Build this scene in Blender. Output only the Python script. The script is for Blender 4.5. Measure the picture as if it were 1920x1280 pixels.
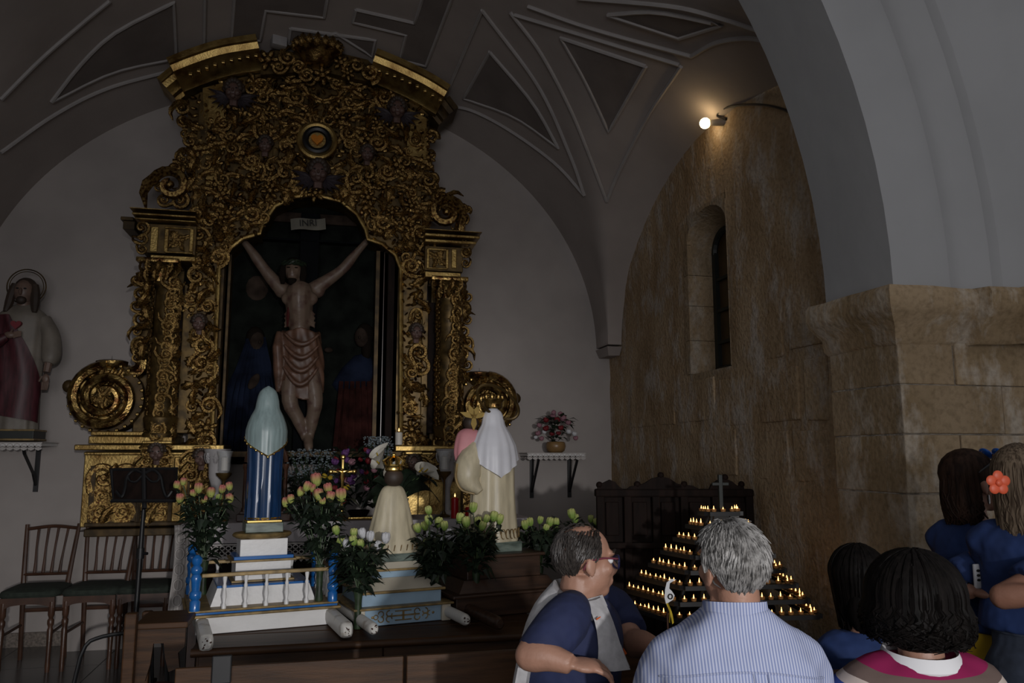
import bpy, bmesh, math, random
from mathutils import Vector, Matrix, Euler, noise, geometry
rnd = random.Random(7)
PI = math.pi
scene = bpy.context.scene
COL = scene.collection
for _o in list(bpy.data.objects): bpy.data.objects.remove(_o)

# ------------------------------------------------------------------ camera
FPX = 1500.0
YAW = math.radians(12.8)
PITCH = math.atan(210.0 / FPX)
EYE = Vector((0, 0, 1.6))
cam_d = bpy.data.cameras.new('camera'); cam = bpy.data.objects.new('camera', cam_d); COL.objects.link(cam)
cam_d.sensor_width = 36.0; cam_d.lens = 36.0 * FPX / 1920.0
cam_d.clip_start = 0.05
cam.location = EYE; cam.rotation_euler = (PI / 2 + PITCH, 0, -YAW)
scene.camera = cam
_M = Euler((PI / 2 + PITCH, 0, -YAW)).to_matrix()

# ------------------------------------------------------------------ light
world = bpy.data.worlds.new('world'); scene.world = world; world.use_nodes = True
world.node_tree.nodes['Background'].inputs[0].default_value = (0.95, 0.96, 1.0, 1)
world.node_tree.nodes['Background'].inputs[1].default_value = 0.22
def area_light(name, loc, target, size, power, col):
    d = bpy.data.lights.new(name, 'AREA'); d.shape = 'RECTANGLE'; d.size, d.size_y = size
    d.energy = power; d.color = col
    o = bpy.data.objects.new(name, d); COL.objects.link(o)
    o.location = loc; o.rotation_euler = (Vector(target) - Vector(loc)).to_track_quat('-Z', 'Y').to_euler()
    return o
def spot_light(name, loc, target, power, angle, blend, radius, col):
    d = bpy.data.lights.new(name, 'SPOT'); d.energy = power; d.color = col
    d.spot_size = math.radians(angle); d.spot_blend = blend; d.shadow_soft_size = radius
    o = bpy.data.objects.new(name, d); COL.objects.link(o)
    o.location = loc; o.rotation_euler = (Vector(target) - Vector(loc)).to_track_quat('-Z', 'Y').to_euler()
    return o
# unseen lamps added behind the camera: spot for the floats, fill for the vault
spot_light('added_float_spot', (1.3, -4.8, 1.95), (0.15, 5.5, 0.70), 1150, 36, 1.0, 0.10, (1.0, 0.98, 0.97))
area_light('added_vault_fill', (-0.8, -5.6, 1.9), (0.4, 5.5, 2.4), (3.6, 2.8), 128, (0.98, 0.97, 1.0))
scene.view_settings.view_transform = 'Standard'; scene.view_settings.look = 'None'
scene.view_settings.gamma = 1.0; scene.view_settings.exposure = 0.0
scene.view_settings.use_curve_mapping = False

# ------------------------------------------------------------------ pixel helpers (real planes at real distances)
def ray(px, py):
    return _M @ Vector(((px - 960) / FPX, (640 - py) / FPX, -1.0))
def at(px, py, Y):
    d = ray(px, py); return EYE + d * (Y / d.y)
def atx(px, py, X):
    d = ray(px, py); return EYE + d * (X / d.x)
def atz(px, py, Z):
    d = ray(px, py); return EYE + d * ((Z - EYE.z) / d.z)
def V(*a): return Vector(a)

# ------------------------------------------------------------------ materials
MATS = {}
def mat(name, col, rough=0.6, metal=0.0, var=0.12, scale=6.0, bump=0.0, bscale=40.0, spec=0.5, col2=None, detail=4.0,
        emit=None, estr=0.0, alpha=1.0, trans=0.0, stretch=None, ramp=(0.35, 0.65), objrand=0.0, sheen=0.0, coat=0.0):
    m = bpy.data.materials.new(name); m.use_nodes = True
    nt = m.node_tree; b = nt.nodes['Principled BSDF']; N = nt.nodes.new; L = nt.links.new
    b.inputs['Roughness'].default_value = rough; b.inputs['Metallic'].default_value = metal
    b.inputs['Specular IOR Level'].default_value = spec
    if coat: b.inputs['Coat Weight'].default_value = coat; b.inputs['Coat Roughness'].default_value = 0.12
    tc = N('ShaderNodeTexCoord'); src = tc.outputs['Object']
    if stretch:
        mp = N('ShaderNodeMapping'); mp.inputs['Scale'].default_value = stretch; L(src, mp.inputs[0]); src = mp.outputs[0]
    c1 = tuple(col) + (1,)
    c2 = (tuple(col2) if col2 else tuple(max(0, c * (1 - var * 2.2)) for c in col)) + (1,)
    nz = N('ShaderNodeTexNoise'); nz.inputs['Scale'].default_value = scale; nz.inputs['Detail'].default_value = detail
    L(src, nz.inputs['Vector'])
    cr = N('ShaderNodeValToRGB'); cr.color_ramp.elements[0].position = ramp[0]; cr.color_ramp.elements[1].position = ramp[1]
    cr.color_ramp.elements[0].color = c2; cr.color_ramp.elements[1].color = c1
    L(nz.outputs[0], cr.inputs[0]); out = cr.outputs[0]
    if objrand:
        oi = N('ShaderNodeObjectInfo'); hs = N('ShaderNodeHueSaturation')
        mr = N('ShaderNodeMapRange'); mr.inputs['To Min'].default_value = 1 - objrand; mr.inputs['To Max'].default_value = 1 + objrand
        L(oi.outputs['Random'], mr.inputs[0]); L(mr.outputs[0], hs.inputs['Value']); L(out, hs.inputs['Color']); out = hs.outputs[0]
    L(out, b.inputs['Base Color'])
    if bump:
        n2 = N('ShaderNodeTexNoise'); n2.inputs['Scale'].default_value = bscale; n2.inputs['Detail'].default_value = 5
        L(src, n2.inputs['Vector'])
        bp = N('ShaderNodeBump'); bp.inputs['Strength'].default_value = bump; bp.inputs['Distance'].default_value = 0.02
        L(n2.outputs[0], bp.inputs['Height']); L(bp.outputs[0], b.inputs['Normal'])
    if emit:
        b.inputs['Emission Color'].default_value = tuple(emit) + (1,); b.inputs['Emission Strength'].default_value = estr
    if trans: b.inputs['Transmission Weight'].default_value = trans
    if alpha < 1: b.inputs['Alpha'].default_value = alpha
    MATS[name] = m
    return m
def node_mat(name, rough=0.6, spec=0.5):
    m = bpy.data.materials.new(name); m.use_nodes = True; MATS[name] = m
    b = m.node_tree.nodes['Principled BSDF']; b.inputs['Roughness'].default_value = rough; b.inputs['Specular IOR Level'].default_value = spec
    return m, m.node_tree, b

M = MATS
mat('plaster', (0.40, 0.362, 0.342), 0.9, var=0.06, scale=2.0, bump=0.12, bscale=9, spec=0.15)
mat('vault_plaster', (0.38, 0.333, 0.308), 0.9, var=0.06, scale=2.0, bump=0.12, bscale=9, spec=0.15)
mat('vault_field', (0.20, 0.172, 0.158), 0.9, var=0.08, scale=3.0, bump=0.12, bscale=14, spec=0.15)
mat('vault_moulding', (0.40, 0.375, 0.365), 0.85, var=0.05, spec=0.2)
mat('arch_plaster', (0.37, 0.37, 0.375), 0.9, var=0.05, scale=1.5, bump=0.15, bscale=8, spec=0.15)
mat('skirting', (0.22, 0.18, 0.15), 0.5, var=0.25, scale=60)
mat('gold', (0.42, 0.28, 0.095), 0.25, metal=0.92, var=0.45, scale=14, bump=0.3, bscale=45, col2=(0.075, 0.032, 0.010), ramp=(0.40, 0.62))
mat('gold_plain', (0.42, 0.29, 0.10), 0.36, metal=0.85, scale=7, col2=(0.14, 0.072, 0.018), bump=0.15, bscale=60, ramp=(0.3, 0.6))
mat('gold_bright', (0.90, 0.62, 0.20), 0.25, metal=1.0, var=0.1)
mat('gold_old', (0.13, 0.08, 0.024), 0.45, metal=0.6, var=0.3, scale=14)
mat('gold_dark', (0.10, 0.06, 0.02), 0.55, metal=0.5, var=0.3, scale=10)
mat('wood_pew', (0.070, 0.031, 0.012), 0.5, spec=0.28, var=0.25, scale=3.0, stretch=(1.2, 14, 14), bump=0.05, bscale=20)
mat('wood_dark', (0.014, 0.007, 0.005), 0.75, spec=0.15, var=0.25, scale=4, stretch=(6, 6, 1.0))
mat('wood_float', (0.055, 0.026, 0.014), 0.42, var=0.25, scale=3.0, stretch=(1.2, 12, 12))
mat('wood_chair', (0.085, 0.040, 0.024), 0.35, var=0.2, scale=8)
mat('wood_frame', (0.10, 0.042, 0.022), 0.3, var=0.3, scale=8)
mat('green_cloth', (0.030, 0.040, 0.030), 0.9, var=0.15, scale=30)
mat('black_metal', (0.010, 0.010, 0.011), 0.45, var=0.1)
mat('white_paint', (0.74, 0.73, 0.72), 0.35, var=0.03, scale=8, bump=0.05, bscale=50)
mat('white_worn', (0.60, 0.58, 0.54), 0.45, scale=9, col2=(0.30, 0.25, 0.20), ramp=(0.30, 0.42), detail=8)
mat('chip_brown', (0.06, 0.03, 0.02), 0.8)
mat('blue_paint', (0.012, 0.13, 0.42), 0.25, var=0.08, coat=0.3)
mat('pale_blue', (0.30, 0.43, 0.55), 0.4, var=0.05, scale=8)
mat('gilt_trim', (0.34, 0.23, 0.09), 0.45, metal=0.25, var=0.25, scale=14)
mat('cream_paint', (0.55, 0.50, 0.40), 0.4, var=0.05)
mat('marble_green', (0.16, 0.20, 0.17), 0.35, scale=10, col2=(0.04, 0.06, 0.05), detail=8, stretch=(1, 1, 3))
mat('white_cloth', (0.50, 0.46, 0.47), 0.9, var=0.04, scale=5, spec=0.1)
mat('lace', (0.47, 0.44, 0.42), 0.9, var=0.05, spec=0.1)
mat('candle_red', (0.42, 0.010, 0.012), 0.25, var=0.1)
mat('candle_wax', (0.62, 0.58, 0.52), 0.5, var=0.05)
mat('candle_cup', (0.35, 0.16, 0.05), 0.25, var=0.1)
mat('flame', (1, 0.7, 0.3), 0.5, emit=(1.0, 0.50, 0.14), estr=4.5)
mat('bulb_glow', (1, 0.8, 0.5), 0.5, emit=(1.0, 0.72, 0.38), estr=18.0)
mat('bulb_socket', (0.30, 0.26, 0.22), 0.5)
mat('wick', (0.02, 0.015, 0.01), 0.9)
mat('leaf', (0.014, 0.026, 0.013), 0.5, var=0.3, scale=20)
mat('leaf_mid', (0.030, 0.055, 0.022), 0.5, var=0.3, scale=20)
mat('stem', (0.05, 0.09, 0.03), 0.5)
mat('rose_pink', (0.42, 0.16, 0.12), 0.7, scale=18, col2=(0.40, 0.36, 0.10), ramp=(0.38, 0.58))
mat('rose_green', (0.34, 0.40, 0.12), 0.7, scale=18, col2=(0.20, 0.28, 0.06))
mat('rose_white', (0.58, 0.58, 0.60), 0.7, var=0.06)
mat('rose_yellow', (0.50, 0.34, 0.02), 0.7, var=0.15)
mat('flower_red', (0.22, 0.006, 0.012), 0.7, var=0.3, scale=20)
mat('flower_purple', (0.15, 0.045, 0.20), 0.7, var=0.3)
mat('flower_pink', (0.36, 0.17, 0.21), 0.7, var=0.2)
mat('gypsophila', (0.20, 0.24, 0.26), 0.8, var=0.2)
mat('calla', (0.56, 0.53, 0.46), 0.5, var=0.05)
mat('clay', (0.24, 0.14, 0.055), 0.35, var=0.15)
mat('skin', (0.36, 0.19, 0.13), 0.5, var=0.08, scale=12, bump=0.06, bscale=120)
mat('skin_tan', (0.30, 0.145, 0.095), 0.5, var=0.08, scale=12, bump=0.06, bscale=120)
mat('hair_black', (0.0065, 0.005, 0.0045), 0.62, spec=0.10, var=0.3, scale=60, stretch=(1, 1, 0.15))
mat('hair_brown', (0.040, 0.021, 0.014), 0.62, spec=0.10, var=0.3, scale=60, stretch=(1, 1, 0.15))
mat('hair_grey', (0.30, 0.29, 0.28), 0.5, scale=50, col2=(0.09, 0.085, 0.08), ramp=(0.35, 0.6))
mat('hair_salt', (0.045, 0.037, 0.032), 0.5, scale=60, col2=(0.018, 0.014, 0.012))
mat('hair_blonde', (0.17, 0.125, 0.085), 0.62, spec=0.10, scale=50, col2=(0.045, 0.030, 0.02), ramp=(0.35, 0.6), stretch=(3, 3, 0.12))
mat('navy', (0.013, 0.020, 0.070), 0.85, var=0.12, scale=10, sheen=0.2)
mat('blue_shirt', (0.012, 0.034, 0.130), 0.85, var=0.12, scale=10)
mat('shirt_grey', (0.44, 0.43, 0.44), 0.9, var=0.06, scale=60)
mat('orange', (0.55, 0.085, 0.008), 0.8, var=0.1)
mat('yellow_skirt', (0.50, 0.31, 0.006), 0.8, var=0.08)
mat('denim', (0.045, 0.058, 0.090), 0.9, var=0.2, scale=14)
mat('trouser', (0.03, 0.03, 0.04), 0.9)
mat('black_plastic', (0.008, 0.008, 0.010), 0.25)
mat('lens_dark', (0.01, 0.012, 0.02), 0.05)
mat('lens_blue', (0.01, 0.10, 0.45), 0.06)
mat('glasses_red', (0.16, 0.03, 0.05), 0.3)
mat('glasses_blue', (0.04, 0.04, 0.14), 0.3)
mat('silver', (0.6, 0.6, 0.62), 0.25, metal=1.0)
mat('clip_orange', (0.75, 0.12, 0.05), 0.45, var=0.03)
mat('collar_white', (0.66, 0.66, 0.68), 0.9, var=0.03)
mat('paper', (0.60, 0.60, 0.62), 0.9, var=0.02)
mat('ribbon_yellow', (0.55, 0.40, 0.03), 0.6)
mat('red_cushion', (0.10, 0.006, 0.010), 0.7, var=0.2)
mat('statue_skin', (0.20, 0.13, 0.10), 0.45, var=0.15, scale=10)
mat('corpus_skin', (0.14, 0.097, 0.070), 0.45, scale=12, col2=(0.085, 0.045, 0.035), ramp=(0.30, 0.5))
mat('loincloth', (0.125, 0.062, 0.038), 0.5, var=0.2, scale=10)
mat('blood', (0.06, 0.008, 0.008), 0.4)
mat('cross_wood', (0.004, 0.005, 0.006), 0.9, spec=0.1)
mat('parchment', (0.16, 0.15, 0.12), 0.8)
mat('ink', (0.008, 0.008, 0.008), 0.8)
mat('robe_blue', (0.010, 0.040, 0.115), 0.22, var=0.15, scale=7, stretch=(6, 6, 1), coat=0.6)
mat('veil_teal', (0.25, 0.33, 0.33), 0.35, var=0.10, scale=7, stretch=(8, 8, 1))
mat('robe_cream', (0.56, 0.49, 0.34), 0.42, var=0.10, scale=6, stretch=(6, 6, 1))
mat('veil_white', (0.62, 0.62, 0.66), 0.45, var=0.05)
mat('child_pink', (0.58, 0.24, 0.26), 0.6, var=0.08)
mat('hem_gold', (0.28, 0.18, 0.07), 0.5, metal=0.3, scale=30, var=0.3)
mat('heart_red', (0.20, 0.012, 0.02), 0.5)
mat('robe_red', (0.085, 0.018, 0.025), 0.5, var=0.25, scale=7, stretch=(6, 6, 1))
mat('robe_white', (0.21, 0.182, 0.15), 0.55, var=0.12, scale=7)
mat('statue_hair', (0.05, 0.032, 0.022), 0.6, var=0.2)
mat('cherub_skin', (0.145, 0.085, 0.070), 0.5, var=0.15)
mat('cherub_wing', (0.075, 0.060, 0.070), 0.5, metal=0.2, var=0.3, scale=20)
mat('black_wood', (0.008, 0.008, 0.008), 0.35)
mat('ember', (0.75, 0.25, 0.01), 0.4, metal=0.3)
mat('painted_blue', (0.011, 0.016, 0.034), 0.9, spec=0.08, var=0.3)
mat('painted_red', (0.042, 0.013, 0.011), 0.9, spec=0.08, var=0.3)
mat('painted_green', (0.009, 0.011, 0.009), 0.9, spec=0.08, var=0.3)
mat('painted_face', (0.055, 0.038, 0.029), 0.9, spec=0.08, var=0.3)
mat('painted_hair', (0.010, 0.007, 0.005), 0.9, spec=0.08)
mat('glass', (0.75, 0.76, 0.76), 0.08, alpha=0.22)
mat('amber_pane', (0.085, 0.048, 0.014), 0.3, var=0.2)
mat('iron_green', (0.016, 0.020, 0.017), 0.5)
mat('rope', (0.05, 0.04, 0.03), 0.9)
mat('box_white', (0.42, 0.40, 0.40), 0.5)

# ------------------------------------------------------------------ mesh builder
def frames(path):
    n = len(path); T = []
    for i in range(n):
        a = path[max(i - 1, 0)]; b = path[min(i + 1, n - 1)]
        t = (b - a); T.append(t.normalized() if t.length > 1e-9 else Vector((0, 0, 1)))
    up = Vector((0, 0, 1)) if abs(T[0].z) < 0.9 else Vector((1, 0, 0))
    u = T[0].cross(up).normalized(); out = []
    for i in range(n):
        u = (u - T[i] * u.dot(T[i]))
        u = u.normalized() if u.length > 1e-6 else T[i].orthogonal().normalized()
        out.append((u, T[i].cross(u).normalized(), T[i]))
    return out
class MB:
    def __init__(s): s.v = []; s.f = []
    def add(s, v, f):
        k = len(s.v); s.v += [Vector(p) for p in v]; s.f += [tuple(i + k for i in q) for q in f]; return s
    def merge(s, o, mtx=None):
        return s.add([mtx @ p if mtx else p for p in o.v], o.f)
    def box(s, c, d, rz=0.0, rot=None, taper=1.0):
        x, y, z = d[0] / 2, d[1] / 2, d[2] / 2; t = taper
        p = [(-x, -y, -z), (x, -y, -z), (x, y, -z), (-x, y, -z), (-x * t, -y * t, z), (x * t, -y * t, z), (x * t, y * t, z), (-x * t, y * t, z)]
        R = rot if rot else Matrix.Rotation(rz, 3, 'Z'); c = Vector(c)
        return s.add([c + R @ Vector(q) for q in p], [(0, 3, 2, 1), (4, 5, 6, 7), (0, 1, 5, 4), (1, 2, 6, 5), (2, 3, 7, 6), (3, 0, 4, 7)])
    def bounds(s, a, b):
        a = Vector(a); b = Vector(b); return s.box((a + b) / 2, b - a)
    def cbox(s, c, d, b=0.01, rz=0.0, rot=None):
        bm = bmesh.new(); bmesh.ops.create_cube(bm, size=1.0)
        bmesh.ops.scale(bm, vec=d, verts=bm.verts)
        bmesh.ops.bevel(bm, geom=list(bm.edges), offset=b, segments=2, affect='EDGES', profile=0.5)
        R = rot if rot else Matrix.Rotation(rz, 3, 'Z'); c = Vector(c)
        bm.verts.index_update()
        s.add([c + R @ v.co for v in bm.verts], [tuple(v.index for v in f.verts) for f in bm.faces]); bm.free(); return s
    def loft(s, rings, cap=True, closed=True):
        n = len(rings[0]); k = len(s.v)
        for r in rings: s.v += [Vector(p) for p in r]
        m = n if closed else n - 1
        for i in range(len(rings) - 1):
            for j in range(m):
                a = k + i * n + j; b = k + i * n + (j + 1) % n
                s.f.append((a, b, b + n, a + n))
        if cap and closed:
            s.f.append(tuple(k + j for j in reversed(range(n))))
            s.f.append(tuple(k + (len(rings) - 1) * n + j for j in range(n)))
        return s
    def tube(s, path, r, n=8, cap=True, flat=1.0):
        path = [Vector(p) for p in path]
        if not hasattr(r, '__len__'): r = [r] * len(path)
        fr = frames(path)
        return s.loft([[p + (u * math.cos(2 * PI * j / n) + w * flat * math.sin(2 * PI * j / n)) * rr for j in range(n)]
                       for p, (u, w, t), rr in zip(path, fr, r)], cap)
    def lathe(s, prof, c=(0, 0, 0), n=16, sx=1.0, sy=1.0, cap=True, fold=None):
        c = Vector(c); rings = []
        for r, z in prof:
            ring = []
            for j in range(n):
                a = 2 * PI * j / n; q = r * (fold(a, z) if fold else 1.0)
                ring.append(c + Vector((q * math.cos(a) * sx, q * math.sin(a) * sy, z)))
            rings.append(ring)
        return s.loft(rings, cap)
    def ell(s, c, r, nu=14, nv=9, rot=None):
        c = Vector(c)
        if not hasattr(r, '__len__'): r = (r, r, r)
        rings = []
        for i in range(1, nv):
            th = -PI / 2 + PI * i / nv
            ring = []
            for j in range(nu):
                a = 2 * PI * j / nu
                p = Vector((r[0] * math.cos(th) * math.cos(a), r[1] * math.cos(th) * math.sin(a), r[2] * math.sin(th)))
                ring.append(c + (rot @ p if rot else p))
            rings.append(ring)
        k = len(s.v); s.loft(rings, False)
        pb = Vector((0, 0, -r[2])); pt = Vector((0, 0, r[2]))
        s.v.append(c + (rot @ pb if rot else pb)); s.v.append(c + (rot @ pt if rot else pt))
        b = len(s.v) - 2; top = k + (nv - 2) * nu
        for j in range(nu):
            s.f.append((b, k + (j + 1) % nu, k + j)); s.f.append((b + 1, top + j, top + (j + 1) % nu))
        return s
    def prism(s, poly, y0, y1):          # poly of (x,z), extruded along y
        n = len(poly)
        a = sum(poly[i][0] * poly[(i + 1) % n][1] - poly[(i + 1) % n][0] * poly[i][1] for i in range(n))
        if a < 0: poly = poly[::-1]
        k = len(s.v)
        s.v += [Vector((x, y0, z)) for x, z in poly] + [Vector((x, y1, z)) for x, z in poly]
        s.f.append(tuple(k + i for i in range(n))); s.f.append(tuple(k + n + i for i in reversed(range(n))))
        for i in range(n):
            j = (i + 1) % n; s.f.append((k + i, k + n + i, k + n + j, k + j))
        return s
    def mesh(s, name, mt, smooth=True, off=None):
        me = bpy.data.meshes.new(name)
        me.from_pydata([tuple(p - off) if off else tuple(p) for p in s.v], [], s.f)
        me.materials.append(M[mt] if isinstance(mt, str) else mt)
        if smooth:
            me.shade_smooth()
            try: me.set_sharp_from_angle(angle=math.radians(42))
            except Exception: pass
        me.update(); return me
WO = {}
def wo(o): return WO.get(o.name, Vector((0, 0, 0))) if o else Vector((0, 0, 0))
def link(name, data, parent=None):
    o = bpy.data.objects.new(name, data); COL.objects.link(o)
    if parent: o.parent = parent
    return o
def tag(o, label=None, cat=None, group=None, kind=None):
    if label: o['label'] = label
    if cat: o['category'] = cat
    if group: o['group'] = group
    if kind: o['kind'] = kind
    return o
def thing(name, label, cat, loc=(0, 0, 0), group=None):
    o = link(name, None); o.location = loc; WO[o.name] = Vector(loc); o.empty_display_size = 0.1
    return tag(o, label, cat, group)
def part(name, mb, mt, parent=None, smooth=True, label=None):
    off = wo(parent); o = link(name, mb.mesh(name, mt, smooth, off), parent)
    if parent: WO[o.name] = off
    if label: o['label'] = label
    return o
def single(name, mb, mt, label, cat, group=None, smooth=True):
    return tag(part(name, mb, mt, None, smooth), label, cat, group)
def piece(name, mesh, parent, mtx):      # shared mesh data
    o = link(name, mesh, parent)
    o.matrix_basis = Matrix.Translation(-wo(parent)) @ mtx
    return o
def copy_tree(o, parent=None):
    c = o.copy(); COL.objects.link(c); c.parent = parent
    for ch in list(o.children): copy_tree(ch, c)
    return c
def remesh(mb, voxel, mt, name, smooth=6, factor=0.5, off=None):
    me = mb.mesh('tmp', mt, False, off); o = link('tmp', me)
    r = o.modifiers.new('r', 'REMESH'); r.mode = 'VOXEL'; r.voxel_size = voxel
    if smooth: q = o.modifiers.new('s', 'SMOOTH'); q.iterations = smooth; q.factor = factor
    dg = bpy.context.evaluated_depsgraph_get(); dg.update()
    out = bpy.data.meshes.new_from_object(o.evaluated_get(dg), depsgraph=dg)
    out.name = name; out.materials.clear(); out.materials.append(M[mt]); out.shade_smooth()
    bpy.data.objects.remove(o); bpy.data.meshes.remove(me)
    return out
def rpart(name, mb, voxel, mt, parent, smooth=6, factor=0.5):
    off = wo(parent); o = link(name, remesh(mb, voxel, mt, name, smooth, factor, off), parent); WO[o.name] = off
    return o
def interp(pts, n):
    pts = [Vector(p) for p in pts]; out = []
    P = [pts[0] * 2 - pts[1]] + pts + [pts[-1] * 2 - pts[-2]]
    m = len(pts) - 1
    for i in range(n):
        t = i / (n - 1) * m; k = min(int(t), m - 1); u = t - k
        a, b, c, d = P[k], P[k + 1], P[k + 2], P[k + 3]
        out.append(0.5 * ((2 * b) + (c - a) * u + (2 * a - 5 * b + 4 * c - d) * u * u + (3 * b - a - 3 * c + d) * u ** 3))
    return out
def lerp(a, b, t): return a + (b - a) * t
# ================================================================== the setting
BW = 7.72            # back wall plane
SX = 2.78            # side wall plane
CX = -0.24           # axis of the chapel
LX = CX - (SX - CX)
SPR = 2.62           # springing of the vault
def s0(v): return math.sqrt(max(0.0, v))
BY = 5.35
def vz(x, y):
    u = s0(1 - ((x - CX) / 2.88) ** 2)
    w = s0(1 - ((y - BY) / 2.02) ** 2) if y > BY else s0(1 - ((y - BY) / 2.6) ** 2)
    dx = min(1, abs(x - CX) / 3.02); dy = min(1, abs(y - BY) / 2.37)
    A = (2.52 + 0.35 * (1 - dy * dy)) * u
    B = (1.45 + 1.15 * (1 - dx * dx)) * w
    k = 0.16
    h = max(k - abs(A - B), 0) / k
    return SPR + max(A, B) + h * h * k * 0.25
def vray(px, py, lift=0.0):
    d = ray(px, py); t0 = 2.0; t = t0; step = 0.02
    while t < 12:
        p = EYE + d * t
        if p.y > BW - 0.002 or p.x > SX - 0.002 or p.x < LX: break
        if p.z > vz(p.x, p.y):
            a, b = t - step, t
            for _ in range(16):
                m = (a + b) / 2; q = EYE + d * m
                if q.z > vz(q.x, q.y): b = m
                else: a = m
            t = (a + b) / 2; break
        t += step
    p = EYE + d * t
    p.x = min(p.x, SX - 0.004); p.y = min(p.y, BW - 0.004)
    if lift:
        e = 0.02
        g = Vector(((vz(p.x + e, p.y) - vz(p.x - e, p.y)) / (2 * e), (vz(p.x, p.y + e) - vz(p.x, p.y - e)) / (2 * e), -1.0))
        if g.length > 6: g = g / g.length * 6
        p = p + g.normalized() * lift
    return p

def floor_mat():
    m, nt, b = node_mat('floor_marble', 0.22, 0.5); N = nt.nodes.new; L = nt.links.new
    tc = N('ShaderNodeTexCoord'); nz = N('ShaderNodeTexNoise'); nz.inputs['Scale'].default_value = 3; nz.inputs['Detail'].default_value = 6
    cr = N('ShaderNodeValToRGB'); cr.color_ramp.elements[0].color = (0.05, 0.05, 0.05, 1); cr.color_ramp.elements[1].color = (0.13, 0.125, 0.12, 1)
    L(tc.outputs['Object'], nz.inputs[0]); L(nz.outputs[0], cr.inputs[0]); L(cr.outputs[0], b.inputs['Base Color'])
floor_mat()
def stone_mat(name, a, b_, c, rough=0.92, objrand=0.0, bump=0.5):
    m, nt, b = node_mat(name, rough, 0.12); N = nt.nodes.new; L = nt.links.new
    tc = N('ShaderNodeTexCoord')
    mp = N('ShaderNodeMapping'); mp.inputs['Scale'].default_value = (1, 1, 0.45); L(tc.outputs['Object'], mp.inputs[0])
    n1 = N('ShaderNodeTexNoise'); n1.inputs['Scale'].default_value = 2.6; n1.inputs['Detail'].default_value = 8; n1.inputs['Roughness'].default_value = 0.62
    n2 = N('ShaderNodeTexNoise'); n2.inputs['Scale'].default_value = 5.5; n2.inputs['Detail'].default_value = 9; n2.inputs['Roughness'].default_value = 0.68
    n3 = N('ShaderNodeTexNoise'); n3.inputs['Scale'].default_value = 38; n3.inputs['Detail'].default_value = 6
    for q in (n1, n2): L(mp.outputs[0], q.inputs[0])
    L(tc.outputs['Object'], n3.inputs[0])
    c1 = N('ShaderNodeValToRGB'); c1.color_ramp.elements[0].position = 0.38; c1.color_ramp.elements[1].position = 0.6
    c1.color_ramp.elements[0].color = a + (1,); c1.color_ramp.elements[1].color = b_ + (1,)
    c2 = N('ShaderNodeValToRGB'); c2.color_ramp.elements[0].position = 0.50; c2.color_ramp.elements[1].position = 0.63
    mx = N('ShaderNodeMix'); mx.data_type = 'RGBA'; mx.inputs[7].default_value = c + (1,)
    L(n1.outputs[0], c1.inputs[0]); L(n2.outputs[0], c2.inputs[0]); L(c2.outputs[0], mx.inputs[0]); L(c1.outputs[0], mx.inputs[6])
    mul = N('ShaderNodeMix'); mul.data_type = 'RGBA'; mul.blend_type = 'MULTIPLY'; mul.inputs[0].default_value = 0.38
    c3 = N('ShaderNodeValToRGB'); c3.color_ramp.elements[0].position = 0.30; c3.color_ramp.elements[1].position = 0.55; c3.color_ramp.elements[0].color = (0.35, 0.33, 0.3, 1)
    L(n3.outputs[0], c3.inputs[0]); L(mx.outputs[2], mul.inputs[6]); L(c3.outputs[0], mul.inputs[7])
    out = mul.outputs[2]
    if objrand:
        oi = N('ShaderNodeObjectInfo'); hs = N('ShaderNodeHueSaturation'); mr = N('ShaderNodeMapRange')
        mr.inputs['To Min'].default_value = 1 - objrand; mr.inputs['To Max'].default_value = 1 + objrand
        L(oi.outputs['Random'], mr.inputs[0]); L(mr.outputs[0], hs.inputs['Value']); L(out, hs.inputs['Color']); out = hs.outputs[0]
    L(out, b.inputs['Base Color'])
    bp = N('ShaderNodeBump'); bp.inputs['Strength'].default_value = bump; bp.inputs['Distance'].default_value = 0.03
    ad = N('ShaderNodeMath'); ad.operation = 'ADD'; L(n2.outputs[0], ad.inputs[0]); L(n3.outputs[0], ad.inputs[1])
    L(ad.outputs[0], bp.inputs['Height']); L(bp.outputs[0], b.inputs['Normal'])
stone_mat('stone_wall', (0.34, 0.235, 0.135), (0.46, 0.34, 0.215), (0.50, 0.43, 0.36))
stone_mat('stone_block', (0.26, 0.185, 0.105), (0.36, 0.265, 0.165), (0.44, 0.375, 0.30), objrand=0.16, bump=0.22)
stone_mat('stone_jamb', (0.30, 0.215, 0.13), (0.36, 0.27, 0.17), (0.40, 0.34, 0.27), objrand=0.1)
mat('mortar', (0.36, 0.31, 0.25), 0.95, var=0.25, scale=20, bump=0.4, bscale=60)

def struct(name, mb, mt, smooth=False):
    return tag(part(name, mb, mt, None, smooth), kind='structure')
# floor as large slabs
fl = struct('floor', MB().bounds((-7, -6, -0.12), (7, 8.0, -0.012)), 'mortar')
slab = MB().cbox((0, 0, 0), (0.796, 0.796, 0.03), 0.003).mesh('slab', 'floor_marble', False)
for i in range(8):
    for j in range(8):
        x = LX + 0.4 + i * 0.8; y = 1.75 + j * 0.8
        if y < 7.6: piece('slab', slab, fl, Matrix.Translation((x, y, -0.015)))
wb = struct('wall_back', MB().bounds((-4.2, BW, 0), (4.2, BW + 0.3, 6.4)), 'plaster')
struct('baseboard_back', MB().cbox(((LX - 1.6) / 2 - 0.3, BW - 0.012, 0.05), (abs(LX) + 1.2, 0.024, 0.13), 0.004), 'skirting')
struct('wall_left', MB().bounds((LX - 0.3, 3.2, 0), (LX, BW, 5.0)), 'plaster')

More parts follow.
